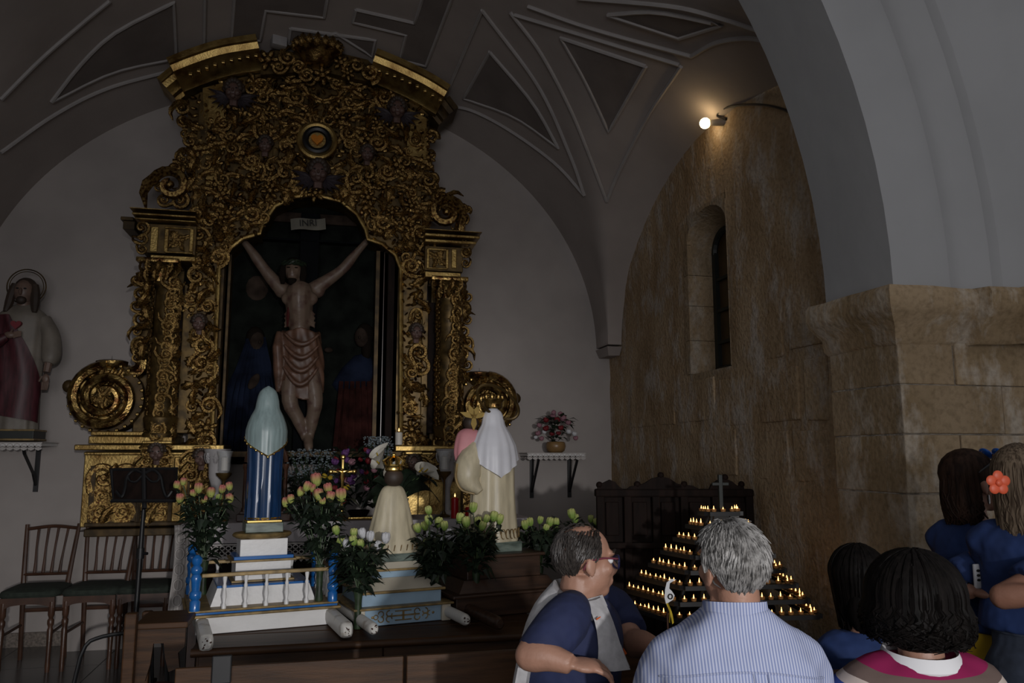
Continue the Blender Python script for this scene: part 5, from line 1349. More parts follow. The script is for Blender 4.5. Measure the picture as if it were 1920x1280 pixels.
# pot of flowers on the wall shelf
pb = at(1042, 843, BW - .2); pb.z = shz + .003
fp = bouquet('clay pot of red and pale pink flowers on the small wall shelf', pb + V(0, 0, .10), at(1042, 778, BW - .2).z, .16, [], 60, None, 8, 'potted flowers', 'leaf', 'flower_pot')
part('pot', MB().lathe([(.06, 0), (.085, .02), (.098, .06), (.092, .095), (.08, .105), (.07, .095)], pb, 18), 'clay', fp)
q = random.Random(5)
for px, py, k, s in ((1010, 800, 'flower_pink', 1.5), (1022, 790, 'flower_red', 1.6), (1035, 783, 'flower_pink', 1.7), (1025, 806, 'flower_red', 1.7), (1045, 790, 'flower_red', 1.7), (1058, 786, 'flower_pink', 1.8), (1064, 795, 'flower_pink', 1.7), (1010, 815, 'flower_pink', 1.6), (1040, 775, 'flower_pink', 1.4), (1052, 778, 'flower_pink', 1.4),
                     (1052, 805, 'flower_red', 1.6), (1066, 812, 'rose_white', 1.5), (1076, 816, 'rose_white', 1.6), (1080, 824, 'flower_pink', 1.4), (1017, 824, 'flower_pink', 1.4), (1035, 815, 'flower_red', 1.5), (1005, 822, 'rose_white', 1.2), (1047, 815, 'flower_red', 1.4), (1020, 812, 'rose_white', 1.3)):
    p = atd(px, py, pb.dot(FWH) - q.uniform(0, .12))
    piece('flower_head', budm[k], fp, Matrix.Translation(p) @ Euler((q.uniform(-.9, .3), q.uniform(-.6, .6), 0)).to_matrix().to_4x4() @ Matrix.Diagonal((.030 * s, .030 * s, .022 * s, 1)))

# ---- things on the altar
def on_altar(px, y=6.70): return at(px, 970, y).x
# wooden arched shrine frame behind the blue statue
sx0, sx1 = on_altar(453, 6.6), on_altar(538, 6.6)
shr = thing('arched_frame', 'dark wood arched shrine frame standing on the altar behind the blue mantled statue', 'frame', ((sx0 + sx1) / 2, 6.6, AZ + .002))
cz = at(497, 866, 6.6).z; cxx = (sx0 + sx1) / 2; hw = (sx1 - sx0) / 2
part('base', MB().cbox((cxx, 6.6, AZ + .03), (sx1 - sx0 + .06, .2, .055), .006).cbox((cxx, 6.6, AZ + .067), (sx1 - sx0 + .02, .17, .02), .004), 'wood_frame', shr, False)
for s in (-1, 1):
    part('column', MB().lathe([(.024, 0), (.024, .02), (.016, .03), (.018, .1), (.014, cz - AZ - .14), (.022, cz - AZ - .12), (.026, cz - AZ - .09)], (cxx + s * (hw - .02), 6.55, AZ + .077), 12), 'wood_frame', shr)
    part('column', MB().lathe([(.014, 0), (.012, .1), (.012, cz - AZ - .1)], (cxx + s * (hw - .075), 6.56, AZ + .077), 10), 'white_paint', shr)
for r_, mt in ((hw - .02, 'wood_frame'), (hw - .06, 'wood_frame'), (hw - .09, 'white_paint')):
    part('arch', MB().tube([V(cxx + r_ * math.cos(PI * i / 16), 6.56, cz + r_ * 1.1 * math.sin(PI * i / 16)) for i in range(17)], .018, 8), mt, shr)
part('back_panel', MB().bounds((cxx - hw + .03, 6.62, AZ + .077), (cxx + hw - .03, 6.64, cz + .06)), 'wood_dark', shr, False)
def lamp_stand(px, label, top_py, y=6.62):
    x = on_altar(px, y); zt = at(px, top_py, y).z
    r = thing('candle_lamp', label, 'candle lamp', (x, y, AZ + .002), 'glass candle lamps on the altar')
    part('stand', MB().lathe([(.05, 0), (.055, .01), (.02, .025), (.010, .05), (.010, zt - AZ - .27), (.022, zt - AZ - .25), (.055, zt - AZ - .22), (.06, zt - AZ - .20)], (x, y, AZ + .002), 16), 'gold_old', r)
    part('glass_cup', MB().lathe([(.03, 0), (.045, .02), (.048, .12), (.062, .17), (.058, .17), (.043, .12), (.04, .02)], (x, y, zt - .20), 18, 1, 1, False), 'glass', r)
    part('candle', MB().lathe([(.026, 0), (.026, .10), (.006, .108)], (x, y, zt - .18), 14), 'candle_wax', r)
lamp_stand(416, 'glass candle lamp on the altar beside the pink roses and gilt base', 838); lamp_stand(832, 'glass candle lamp on a thin brass stem near the red candle', 838)
for px, y in ((402, 6.78), (838, 6.85)):      # grey carved capitals behind the lamps
    x = on_altar(px, y); zt = at(px, 842, y).z; h = zt - AZ
    r = thing('carved_vase', 'grey carved vase on the altar ' + ('beside the arched wooden frame' if px < 600 else 'behind the brass stemmed lamp'), 'vase', (x, y, AZ + .002))
    part('bowl', MB().lathe([(.05, 0), (.06, .015), (.03, .04), (.025, h * .4), (.06, h * .6), (.065, h * .8), (.10, h * .97), (.105, h)], (x, y, AZ + .002), 18, fold=lambda a, z: 1 + .06 * math.sin(9 * a)), 'box_white', r)
    for k in range(8): piece('handle_leaf', LEAFW, r, Matrix.Translation((x + .075 * math.cos(k * PI / 4), y + .075 * math.sin(k * PI / 4), zt - .06)) @ Matrix.Rotation(k * PI / 4 + PI / 2, 4, 'Z') @ Matrix.Diagonal((.06, .07, .10, 1))) if k or True else None
# ---- altar flowers
def flower_mass(label, px, py0, py1, wpx, y, cols, n, seed, leafn=60, size=.035, ry=.10):
    q = random.Random(seed); x = on_altar(px, y); r = thing('flower_arrangement', label, 'flowers', (x, y, AZ + .002), 'altar flower arrangements')
    zb = at(px, py1, y).z; zt = at(px, py0, y).z; hw = wpx * at(px, 900, y).dot(FWH) / FPX / 2
    part('bowl', MB().lathe([(.05, 0), (.07, .02), (.09, .06), (.08, .065)], (x, y, AZ + .002), 14), 'wood_dark', r)
    fo = MB()
    for _ in range(leafn):
        a = q.uniform(0, 2 * PI); p = V(x + hw * .9 * q.uniform(-1, 1), y + ry * q.uniform(-1, 1), lerp(AZ + .06, zt - .03, q.random()))
        leaf_quads(fo, p, V(q.uniform(-1, 1), q.uniform(-1, .3), q.uniform(-.4, 1)), .12 * q.uniform(.7, 1.2), .03, q.uniform(0, .5))
    tag(part('foliage', fo, 'leaf', r, False), kind='stuff')
    for k in range(n):
        c = cols[k % len(cols)]; u = q.uniform(-1, 1); v = q.random()
        p = V(x + hw * u, y - ry * q.uniform(.2, 1), lerp(zb, zt - .02 - .10 * u * u, v)); s = size * q.uniform(.8, 1.3)
        piece('flower_head', budm[c], r, Matrix.Translation(p) @ Euler((q.uniform(-1.0, .1), q.uniform(-.7, .7), q.uniform(0, 6))).to_matrix().to_4x4() @ Matrix.Diagonal((s, s, s * .7, 1)))
    return r, x, zb, zt, hw
flower_mass('yellow roses and dark leaves on the altar below the niche', 590, 880, 945, 120, 6.62, ['rose_yellow', 'flower_red', 'rose_yellow'], 14, 2, 110, .038)
flower_mass('purple and crimson flowers on the altar beside the white callas', 672, 835, 920, 95, 6.66, ['flower_purple', 'flower_red', 'flower_pink', 'flower_purple', 'flower_red'], 34, 3, 90, .042)
def gyps(label, px, py0, py1, wpx, y, seed):
    q = random.Random(seed); x = on_altar(px, y); r = thing('gypsophila_spray', label, 'flowers', (x, y, AZ + .002), 'sprays of tiny pale flowers')
    zb = at(px, py1, y).z; zt = at(px, py0, y).z; hw = wpx * at(px, 900, y).dot(FWH) / FPX / 2; m = MB(); st_ = MB()
    for k in range(420):
        a = q.uniform(0, 2 * PI); rr = math.sqrt(q.random()); t = q.random()
        p = V(x + hw * rr * math.cos(a), y + .12 * rr * math.sin(a), lerp(zb, zt, t)); s = q.uniform(.006, .012)
        m.ell(p, (s, s, s * .8), 5, 3)
        if k % 9 == 0: st_.tube([V(x, y, AZ + .01), V(lerp(x, p.x, .6), y, lerp(AZ, p.z, .6)), p], .003, 4)
    tag(part('tiny_flowers', m, 'gypsophila', r), kind='stuff'); part('stem', st_, 'leaf_mid', r)
gyps('bluish white spray of tiny flowers behind the yellow roses', 583, 842, 905, 90, 6.80, 4)
gyps('pale spray of tiny flowers rising above the purple flowers', 706, 818, 865, 55, 6.86, 5)
# calla lilies
x = on_altar(752, 6.5); cl = thing('calla_arrangement', 'white calla lilies with broad dark leaves behind the crowned statue', 'flowers', (x, 6.5, AZ + .002))
part('vase', MB().lathe([(.05, 0), (.06, .03), (.045, .10), (.06, .16), (.055, .16)], (x, 6.5, AZ + .002), 14), 'marble_green', cl)
def calla(px, py, rot):
    p = at(px, py, 6.45); m = MB(); rings = []
    for i in range(8):
        t = i / 7; r_ = .006 + .062 * t ** 1.6; ring = []
        for j in range(14):
            a = 2 * PI * j / 14; e = (1 + .75 * t * t * max(0, math.cos(a)) ** 3)
            ring.append(V(r_ * e * math.cos(a), r_ * .8 * math.sin(a), .13 * t + .02 * t * math.cos(a)))
        rings.append(ring)
    m.loft(rings, False); m.loft([[q_ * .96 + V(0, 0, .003) for q_ in r_] for r_ in rings], False)
    R_ = Euler(rot).to_matrix(); m.v = [p + R_ @ q_ for q_ in m.v]
    o = part('calla_bloom', m, 'calla', cl); part('spadix', MB().tube([p + R_ @ V(0, 0, .04), p + R_ @ V(0, 0, .12)], [.008, .005], 6), 'rose_yellow', o)
    part('stem', MB().tube(interp([V(x, 6.5, AZ + .14), V(lerp(x, p.x, .5), 6.48, lerp(AZ + .14, p.z, .6)), p], 8), .007, 6), 'stem', cl)
calla(722, 880, (.5, -.9, .2)); calla(731, 895, (1.0, -.7, .4)); calla(780, 892, (1.0, .2, .3)); calla(790, 890, (.9, .9, -.2)); calla(714, 872, (.4, -.5, .3))
for a, L_, dz in ((-1.2, .30, .06), (-.7, .26, .1), (.5, .27, .1), (.95, .33, .06), (1.3, .30, .0), (-1.5, .32, -.02)):
    m = MB(); rings = []
    for i in range(9):
        t = i / 8; w_ = .075 * math.sin(PI * min(1, t * .93 + .05)) ** .8
        c = V(x + math.sin(a) * L_ * t, 6.5 - .10 * t, AZ + .16 + dz * 2 * t + .14 * math.sin(PI * t * .8) - .10 * t * t); s_ = V(math.cos(a), .3, -.3 * math.sin(a)).normalized()
        rings.append([c - s_ * w_, c + V(0, .01, -.008), c + s_ * w_])
    m.loft(rings, False, False); part('broad_leaf', m, 'leaf', cl)
# brass altar cross
x = on_altar(640, 6.46); z1 = at(640, 857, 6.46).z; zc = at(640, 884, 6.46).z
ac = thing('altar_cross', 'polished brass standing crucifix on the altar in front of the flowers', 'cross', (x, 6.46, AZ + .002))
part('foot', MB().lathe([(.055, 0), (.06, .008), (.03, .03), (.012, .05), (.016, .07), (.009, .09)], (x, 6.46, AZ + .002), 16), 'gold_bright', ac)
part('upright', MB().cbox((x, 6.46, (AZ + .09 + z1) / 2), (.020, .014, z1 - AZ - .09), .004).ell((x, 6.46, z1), (.022, .012, .022), 10, 7), 'gold_bright', ac)
part('crossbar', MB().cbox((x, 6.46, zc), (.17, .014, .020), .004).ell((x - .09, 6.46, zc), (.02, .012, .02), 10, 7).ell((x + .09, 6.46, zc), (.02, .012, .02), 10, 7), 'gold_bright', ac)
fgm = MB().tube([V(x - .06, 6.447, zc + .012), V(x, 6.445, zc - .012), V(x + .06, 6.447, zc + .012)], .007, 6).tube([V(x, 6.445, zc - .01), V(x, 6.44, zc - .07), V(x, 6.443, zc - .15)], [.016, .014, .007], 8).ell((x - .004, 6.44, zc + .014), .013, 8, 6)
part('corpus', fgm, 'gold_bright', ac)
# candles
def candle(name, label, px, py, y, zb, r, mt, lit=False, cat='candle'):
    p = at(px, py, y); o = thing(name, label, cat, (p.x, y, zb))
    part('wax', MB().lathe([(r, 0), (r, p.z - zb - .004), (r * .8, p.z - zb), (r * .3, p.z - zb - .003)], (p.x, y, zb), 16), mt, o)
    part('wick', MB().tube([V(p.x, y, p.z - .004), V(p.x, y, p.z + .010)], .002, 5), 'wick', o)
    if lit: part('flame', MB().lathe([(.001, 0), (.006, .008), (.005, .016), (.0005, .03)], (p.x, y, p.z + .006), 8), 'flame', o)
zl = at(760, 834, LY).z + .002
candle('white_candle', 'lit white candle on the gilded ledge beside the niche', 748, 810, LY + .02, zl, .032, 'candle_wax', True)
candle('red_candle', 'tall dark red candle on the gilded ledge next to the pink child', 874, 806, LY + .02, zl, .032, 'candle_red')
candle('red_candle', 'tall glowing red votive candle standing on the altar', 853, 933, 6.5, AZ + .002, .030, 'candle_red', True)
candle('red_candle', 'short red votive candle on the altar by the veiled statue', 880, 950, 6.5, AZ + .002, .034, 'candle_red')
# gilt garland strip lying along the altar edge
gx0 = on_altar(655, 6.50); gx1 = on_altar(700, 6.50); m = MB(); q = random.Random(2)
for k in range(26): m.ell((lerp(gx0, gx1, k / 25), 6.5 + q.uniform(-.01, .01), AZ + .014), (.012, .012, .012), 6, 4)
single('gilt_garland', m, 'gold_bright', 'low strip of gilt beads lying on the altar edge', 'garland')

# ================================================================== chairs
def chair():
    r = thing('wooden_chair', 'x', 'chair', group='spindle back chairs along the back wall')
    W, D, SZ, H = .405, .40, .545, 1.035
    for sx in (-1, 1):
        part('leg', MB().lathe([(.016, 0), (.019, .05), (.016, .12), (.022, .30), (.015, .32), (.024, .345), (.024, .37), (.014, .385), (.024, .41), (.024, SZ - .04)], (sx * (W / 2 - .04), 0, 0), 10), 'wood_chair', r)
        part('back_post', MB().tube(interp([V(sx * (W / 2 - .045), D + .05, 0), V(sx * (W / 2 - .05), D - .01, SZ - .08), V(sx * (W / 2 - .04), D, SZ + .1), V(sx * (W / 2 - .012), D + .08, H)], 10), [.017, .018, .019, .02, .02, .02, .019, .018, .017, .015], 8), 'wood_chair', r)
        part('stretcher', MB().tube([V(sx * (W / 2 - .042), 0, .27), V(sx * (W / 2 - .047), D + .01, .27)], .011, 8), 'wood_chair', r)
    ap = [(-W / 2 + .02, SZ - .005), (W / 2 - .02, SZ - .005), (W / 2 - .02, SZ - .085)] + [(W / 2 - .06 - (W - .12) * i / 10, SZ - .075 + .022 * math.sin(PI * i / 10) ** .5) for i in range(11)] + [(-W / 2 + .02, SZ - .085)]
    part('apron', MB().prism(ap, -.02, .005), 'wood_chair', r, False)
    part('apron', MB().bounds((-W / 2 + .04, D - .02, SZ - .06), (W / 2 - .04, D, SZ - .005)), 'wood_chair', r, False)
    part('stretcher', MB().tube([V(-W / 2 + .045, D + .01, .38), V(W / 2 - .045, D + .01, .38)], .016, 8), 'wood_chair', r)
    m = MB(); rings = []
    for z, f in ((SZ - .004, .98), (SZ + .012, 1.02), (SZ + .035, .97), (SZ + .052, .78), (SZ + .058, .4)):
        rings.append([V(f * (W / 2 + .008) * (abs(math.cos(t)) ** .35) * (1 if math.cos(t) >= 0 else -1), D / 2 - .01 + f * (D / 2 + .02) * (abs(math.sin(t)) ** .35) * (1 if math.sin(t) >= 0 else -1), z) for t in [2 * PI * (i + .5) / 32 for i in range(32)]])
    m.loft(rings, True); part('seat_cushion', m, 'green_cloth', r)
    def bk(z): return D + .08 * max(0, (z - SZ - .1) / (H - SZ - .1))
    part('top_rail', MB().tube(interp([V(-W / 2 + .02, bk(H - .03), H - .035), V(0, bk(H) + .025, H - .018), V(W / 2 - .02, bk(H - .03), H - .035)], 9), .023, 8, True, .6), 'wood_chair', r)
    part('lower_rail', MB().tube([V(-W / 2 + .04, bk(SZ + .11), SZ + .11), V(W / 2 - .04, bk(SZ + .11), SZ + .11)], .02, 8, True, .6), 'wood_chair', r)
    for k in range(4):
        x0 = -.10 + .20 * k / 3
        part('spindle', MB().tube([V(x0 * .9, bk(SZ + .12), SZ + .12), V(x0 * .92, bk(SZ + .2), SZ + .2), V(x0, bk(.85), .85), V(x0 * 1.08, bk(H) + .015, H - .03)], [.013, .010, .008, .010], 8), 'wood_chair', r)
    return r
proto = chair()
for i, (px, lab) in enumerate(((57, 'spindle back wooden chair with green seat, farthest from the music stand'), (172, 'spindle back wooden chair with green seat, middle of the row'), (272, 'spindle back wooden chair with green seat, just behind the music stand'))):
    c = proto if i == 0 else copy_tree(proto)
    p = at(px, 1095, 6.82); c.location = (p.x, 6.80, 0); c.rotation_euler.z = (.02, -.03, .0)[i]; c['label'] = lab
# ================================================================== music stand
ms = thing('music_stand', 'black metal music stand with scrolled desk in front of the chairs', 'music stand', atd(262, 1240, 5.5).xyz * 1)
b0 = atd(262, 1240, 5.55); b0.z = 0; WO[ms.name] = b0; ms.location = b0
tp = atd(270, 945, 5.55); pl = b0 + V(0, 0, .22); pl = atd(252, 1190, 5.55)
part('pole', MB().tube([pl, pl.lerp(tp, .62), tp], [.017, .017, .013], 10).tube([pl.lerp(tp, .58), pl.lerp(tp, .66)], .026, 10), 'black_metal', ms)
part('clamp_knob', MB().tube([pl.lerp(tp, .62), pl.lerp(tp, .62) + V(.05, -.03, 0)], .01, 8), 'black_metal', ms)
for a in (200, 320, 80):
    a = math.radians(a); e = pl + V(.36 * math.cos(a), .36 * math.sin(a), 0)
    part('leg', MB().tube(interp([pl + V(0, 0, .02), pl + V(.20 * math.cos(a), .20 * math.sin(a), .01), V(pl.x + .30 * math.cos(a), pl.y + .30 * math.sin(a), pl.z - .06), V(e.x, e.y, .02), V(e.x + .06 * math.cos(a), e.y + .06 * math.sin(a), .012)], 14), .013, 8), 'black_metal', ms)
dc = [atd(x_, y_, 5.5 + o) for x_, y_, o in ((209, 880, .05), (332, 878, .05), (330, 938, -.03), (213, 938, -.03))]
dm = MB(); n_ = (dc[1] - dc[0]).cross(dc[3] - dc[0]).normalized() * .004
dm.add(dc + [p + n_ for p in dc], [(0, 1, 2, 3), (7, 6, 5, 4), (0, 4, 5, 1), (1, 5, 6, 2), (2, 6, 7, 3), (3, 7, 4, 0)])
part('desk_panel', dm, 'wood_dark', ms, False)
part('desk_frame', MB().tube(dc + [dc[0]], .011, 6), 'black_metal', ms)
def dk(u, v): return dc[0].lerp(dc[1], u).lerp(dc[3].lerp(dc[2], u), v) + V(0, -.018, 0)
part('desk_bar', MB().tube([dk(.5, -.02), dk(.5, 1.25)], .016, 8), 'black_metal', ms)
for s in (-1, 1):
    pts = [dk(.5 + s * .02, .12), dk(.5 + s * .15, .03), dk(.5 + s * .26, .25), dk(.5 + s * .30, .62), dk(.5 + s * .36, .88), dk(.5 + s * .44, .70)]
    part('desk_scroll', MB().tube(interp(pts, 20), .010, 6), 'black_metal', ms)
    part('desk_scroll', MB().tube(interp([dk(.5 + s * .02, .2), dk(.5 + s * .12, .40), dk(.5 + s * .22, .36), dk(.5 + s * .24, .15)], 12), .008, 6), 'black_metal', ms)
part('desk_lip', MB().tube([dk(-.01, 1.0) + V(0, -.03, 0), dk(1.01, 1.0) + V(0, -.03, 0)], .012, 6), 'black_metal', ms)

# ================================================================== pews
def px_x(px, y): return at(px, 1150, y).x
# bench that carries the floats
y0, y1 = 4.42, 5.62; x0 = px_x(362, y0); x1 = px_x(1030, y0)
bn = thing('display_bench', 'long brown wooden bench carrying the three procession floats', 'bench', ((x0 + x1) / 2, 5.0, 0))
nb = 4
for k in range(nb):
    a = lerp(y0, y1, k / nb); b_ = lerp(y0, y1, (k + 1) / nb) - .006
    part('top_plank', MB().cbox(((x0 + x1) / 2, (a + b_) / 2, BT - .022), (x1 - x0, b_ - a, .042), .008), 'wood_pew', bn, False)
part('nosing', MB().tube([V(x0, y0 - .002, BT - .02), V(x1, y0 - .002, BT - .02)], .022, 10), 'wood_pew', bn)
for a, b_ in ((x0 + .03, x0 + .95), (x0 + .955, x1 - .03)): part('front_panel', MB().cbox(((a + b_) / 2, y0 + .05, BT - .24), (b_ - a, .022, .40), .004), 'wood_pew', bn, False)
for xx in (x0 + .05, (x0 + x1) / 2, x1 - .05):
    for yy in (y0 + .10, y1 - .1): part('leg', MB().cbox((xx, yy, (BT - .045) / 2), (.07, .07, BT - .045), .005), 'wood_pew', bn, False)
# prie-dieu with cut-out end beside it
pxa, pxb = px_x(246, 4.5), px_x(352, 4.5)
kn = thing('kneeler', 'brown wooden kneeler with a cut-out side panel at the end of the bench', 'kneeler', ((pxa + pxb) / 2, 4.6, 0))
zt = at(300, 1164, 4.5).z
part('arm_shelf', MB().cbox(((pxa + pxb) / 2 + .02, 4.62, zt - .015), (pxb - pxa - .02, .34, .03), .006), 'wood_pew', kn, False)
part('post', MB().cbox((pxa + .02, 4.42, zt / 2 + .03), (.055, .06, zt + .06), .008), 'wood_pew', kn, False)
part('post', MB().cbox((pxa + .02, 4.80, zt / 2), (.05, .05, zt), .008), 'wood_pew', kn, False)
w_ = pxb - pxa; sil = [(0, 0), (.05, 0), (.05, -.05), (.35, -.05)]
pp = [(pxa + .03, zt - .03), (pxb, zt - .03), (pxb, zt - .12), (pxb - .03, zt - .15), (pxb - .02, zt - .22), (pxb - .07, zt - .24), (pxb - .09, zt - .17), (pxb - .10, zt - .10), (pxa + .12, zt - .10), (pxa + .11, zt - .2), (pxa + .09, zt - .28), (pxa + .03, zt - .30)]
part('side_panel', MB().prism(pp, 4.46, 4.485), 'wood_pew', kn, False)
part('kneeling_board', MB().cbox(((pxa + pxb) / 2, 4.62, .24), (w_, .34, .04), .01), 'wood_pew', kn, False)
for k in range(2):
    z_ = (.298, .372)[k]
    cu = MB().cbox(((pxa + pxb) / 2 + .02 - .03 * k, 4.64, z_), (w_ - .1 - .05 * k, .26, .07), .03)
    single('red_cushion', cu, 'red_cushion', ('dark red cushion lying on the kneeling board', 'dark red cushion stacked on another cushion')[k], 'cushion', 'red cushions on the kneeler')
def pew(label, xa, xb, y, z, seat=True, ends=(True, True), back=True):
    r = thing('pew', label, 'pew', ((xa + xb) / 2, y, 0))
    part('top_rail', MB().cbox(((xa + xb) / 2, y + .06, z - .022), (xb - xa, .17, .044), .018), 'wood_pew', r, False)
    if back:
        n = max(2, int((xb - xa) / .75)); w_ = (xb - xa - .08) / n
        for k in range(n): part('back_panel', MB().cbox((xa + .04 + w_ * (k + .5), y + .06, z - .044 - .17), (w_ - .012, .02, .34), .004), 'wood_pew', r, False)
        part('back_rail', MB().cbox(((xa + xb) / 2, y + .06, z - .044 - .36), (xb - xa - .06, .035, .05), .005), 'wood_pew', r, False)
    if seat: part('seat', MB().cbox(((xa + xb) / 2, y + .26, .435), (xb - xa - .04, .40, .035), .01), 'wood_pew', r, False)
    for s, on in zip((0, 1), ends):
        if on:
            xx = xa + .03 if s == 0 else xb - .03
            part('end_panel', MB().prism([(y - .02, 0), (y + .50, 0), (y + .48, .40), (y + .40, .62), (y + .14, .66), (y + .12, z - .05), (y, z - .05)], -.022, .022), 'wood_pew', r, False).matrix_basis = Matrix.Translation(V(xx, 0, 0)) @ Matrix.Rotation(PI / 2, 4, 'Z') @ Matrix.Identity(4)
            o = r.children[-1]; o.data.transform(Matrix.Translation(wo(r))); o.matrix_basis = Matrix.Translation(V(xx, 0, 0) - wo(r)) @ Matrix(((0, 1, 0, 0), (1, 0, 0, 0), (0, 0, 1, 0), (0, 0, 0, 1)))
    return r
pa = at(302, 1240, 3.25).x
pw2 = pew('long dark pew with rounded top rail in front of the display bench', pa, 2.05, 3.22, at(600, 1222, 3.22).z)
q = at(412, 1262, 3.2)
part('book_rest_hook', MB().cbox((q.x, 3.255, q.z), (.07, .02, .10), .005), 'black_metal', pw2, False)
pb_ = at(940, 1262, 2.28).x; pc_ = at(1886, 1240, 2.28).x
pew('dark pew the man with glasses is sitting in and leaning his arm on', pb_, pc_, 2.27, at(1000, 1273, 2.28).z, True, (False, True))
pew('pew carrying the grey haired man and the woman in striped shirt', .25, 2.5, 1.42, .86, True, (True, True))

# ================================================================== carved stall behind the candle rack
sd = 5.25; so = atd(1270, 1150, sd)
stl = thing('carved_stall', 'dark carved wooden stall with scalloped crest behind the candle rack', 'stall', (so.x, so.y, 0))
W_ = (1413 - 1128) * sd / FPX; zt = atd(1270, 918, sd).z
def S(px): return (px - 1270) * sd / FPX
def Z(py): return atd(1270, py, sd).z
WO[stl.name] = V(0, 0, 0)
part('back_board', MB().bounds((-W_ / 2, .02, 0), (W_ / 2, .05, Z(925))), 'wood_dark', stl, False)
part('cornice', MB().cbox((0, .02, Z(924)), (W_ + .02, .10, .05), .01), 'wood_dark', stl, False)
part('dado_rail', MB().cbox((0, .0, Z(1022)), (W_, .06, .04), .008), 'wood_dark', stl, False)
for px in (1128, 1178, 1230, 1282, 1340, 1413): part('stile', MB().cbox((S(px) + (.02 if px < 1400 else -.02), .0, Z(925) / 2), (.05, .05, Z(925)), .006), 'wood_dark', stl, False)
for a, b_ in zip((1128, 1178, 1230, 1282, 1340), (1178, 1230, 1282, 1340, 1413)):
    part('panel', MB().cbox(((S(a) + S(b_)) / 2 + .01, .012, (Z(935) + Z(1010)) / 2), (S(b_) - S(a) - .09, .02, Z(935) - Z(1010) - .04), .006), 'wood_dark', stl, False)
def crest(pts): return MB().prism([(S(a), Z(b)) for a, b in pts], .0, .035)
part('crest', crest([(1128, 920), (1130, 912), (1140, 905), (1152, 899), (1162, 903), (1168, 911), (1177, 917), (1177, 920)]), 'wood_dark', stl, False)
part('crest', crest([(1180, 920), (1190, 912), (1208, 909), (1218, 905), (1230, 897), (1246, 893), (1262, 896), (1276, 906), (1290, 909), (1305, 910), (1318, 917), (1318, 920)]), 'wood_dark', stl, False)
part('crest', crest([(1335, 920), (1340, 908), (1352, 900), (1366, 897), (1378, 902), (1388, 911), (1396, 908), (1400, 914), (1400, 920)]), 'wood_dark', stl, False)
for px, py in ((1133, 909), (1247, 891), (1203, 908), (1366, 895), (1396, 908), (1290, 908)): part('knob', MB().ell((S(px), .015, Z(py)), .022, 10, 7), 'wood_dark', stl)
part('seat', MB().cbox((0, -.2, .46), (W_, .44, .05), .01), 'wood_dark', stl, False); part('seat_front', MB().bounds((-W_ / 2, -.40, 0), (W_ / 2, -.37, .44)), 'wood_dark', stl, False)
for sx in (-1, 1): part('arm', MB().cbox((sx * (W_ / 2 - .03), -.2, .70), (.05, .44, .05), .015).cbox((sx * (W_ / 2 - .03), -.38, .58), (.05, .05, .22), .01), 'wood_dark', stl, False)
stl.rotation_euler.z = -YAW

# ================================================================== votive candle rack
NT = 8
rk_d = 4.15; fl_ = atd(1262, 1158, rk_d); frr = atd(1532, 1150, rk_d + .1)
zb = fl_.z; ctr = (fl_ + frr) / 2; RW = (frr - fl_).length; RROT = math.radians(1.5) - YAW * .55
rk = thing('candle_rack', 'black iron tiered rack of small burning votive candles with a cross on top', 'candle rack', (ctr.x, ctr.y, 0))
WO[rk.name] = V(0, 0, 0)
ztop = atd(1352, 960, rk_d + .25).z
DEP = .50
tea = MB().lathe([(.013, 0), (.0145, .012), (.0145, .014), (.012, .014), (.012, .011), (.003, .011)], (0, 0, 0), 10).mesh('cup', 'candle_cup')
wxm = MB().lathe([(.0118, .002), (.0118, .0115), (.004, .012)], (0, 0, 0), 8).mesh('wax', 'candle_wax')
flm = MB().lathe([(.0006, .010), (.0035, .015), (.0042, .020), (.0026, .028), (.0004, .038)], (0, 0, 0), 7).mesh('flame', 'flame')
cands = []
q = random.Random(31)
for t in range(NT):
    f = t / (NT - 1); w = lerp(RW, .17, f); d0 = lerp(0, DEP * .5, f); d1 = lerp(DEP, DEP * .62, f); z = lerp(zb, ztop, f)
    sw = .055
    wl = lerp(.30, .03, f)       # wings splay outwards towards the back
    tr = MB()
    fl0 = V(-w / 2, d0, 0); fr0 = V(w / 2, d0, 0); bl0 = V(-w / 2 - wl * .55, d1, 0); br0 = V(w / 2 + wl * .22, d1, 0)
    def strip(a, b_):
        n = (b_ - a).cross(V(0, 0, 1)).normalized() * sw / 2
        tr.add([a - n + V(0, 0, z), a + n + V(0, 0, z), b_ + n + V(0, 0, z), b_ - n + V(0, 0, z), a - n + V(0, 0, z - .022), a + n + V(0, 0, z - .022), b_ + n + V(0, 0, z - .022), b_ - n + V(0, 0, z - .022)],
               [(0, 1, 2, 3), (7, 6, 5, 4), (0, 4, 5, 1), (1, 5, 6, 2), (2, 6, 7, 3), (3, 7, 4, 0)])
    strip(fl0, fr0); strip(bl0, fl0); strip(fr0, br0)
    part('tray', tr, 'black_metal', rk, False)
    nl = max(4, int((bl0 - fl0).length / .043)); nf = max(3, int(w / .052)); nr = max(3, int((br0 - fr0).length / .055))
    for k in range(nl): cands.append((bl0.lerp(fl0, (k + .5) / (nl + .3)), z, 'wing', t, k))
    for k in range(nf): cands.append((fl0.lerp(fr0, (k + .6) / (nf + .2)), z, 'front', t, k))
    for k in range(nr): cands.append((fr0.lerp(br0, (k + .7) / (nr + .2)), z, 'side', t, nr - 1 - k))
bk = MB(); bk.add([V(-RW / 2 + .04, .06, .05), V(RW / 2 - .04, .06, .05), V(.05, DEP * .56, ztop), V(-.05, DEP * .56, ztop)], [(0, 1, 2, 3)])
bk.add([V(-RW / 2 + .04, .065, .05), V(RW / 2 - .04, .065, .05), V(.05, DEP * .56 + .005, ztop), V(-.05, DEP * .56 + .005, ztop)], [(3, 2, 1, 0)])
part('front_sheet', bk, 'black_metal', rk, False)
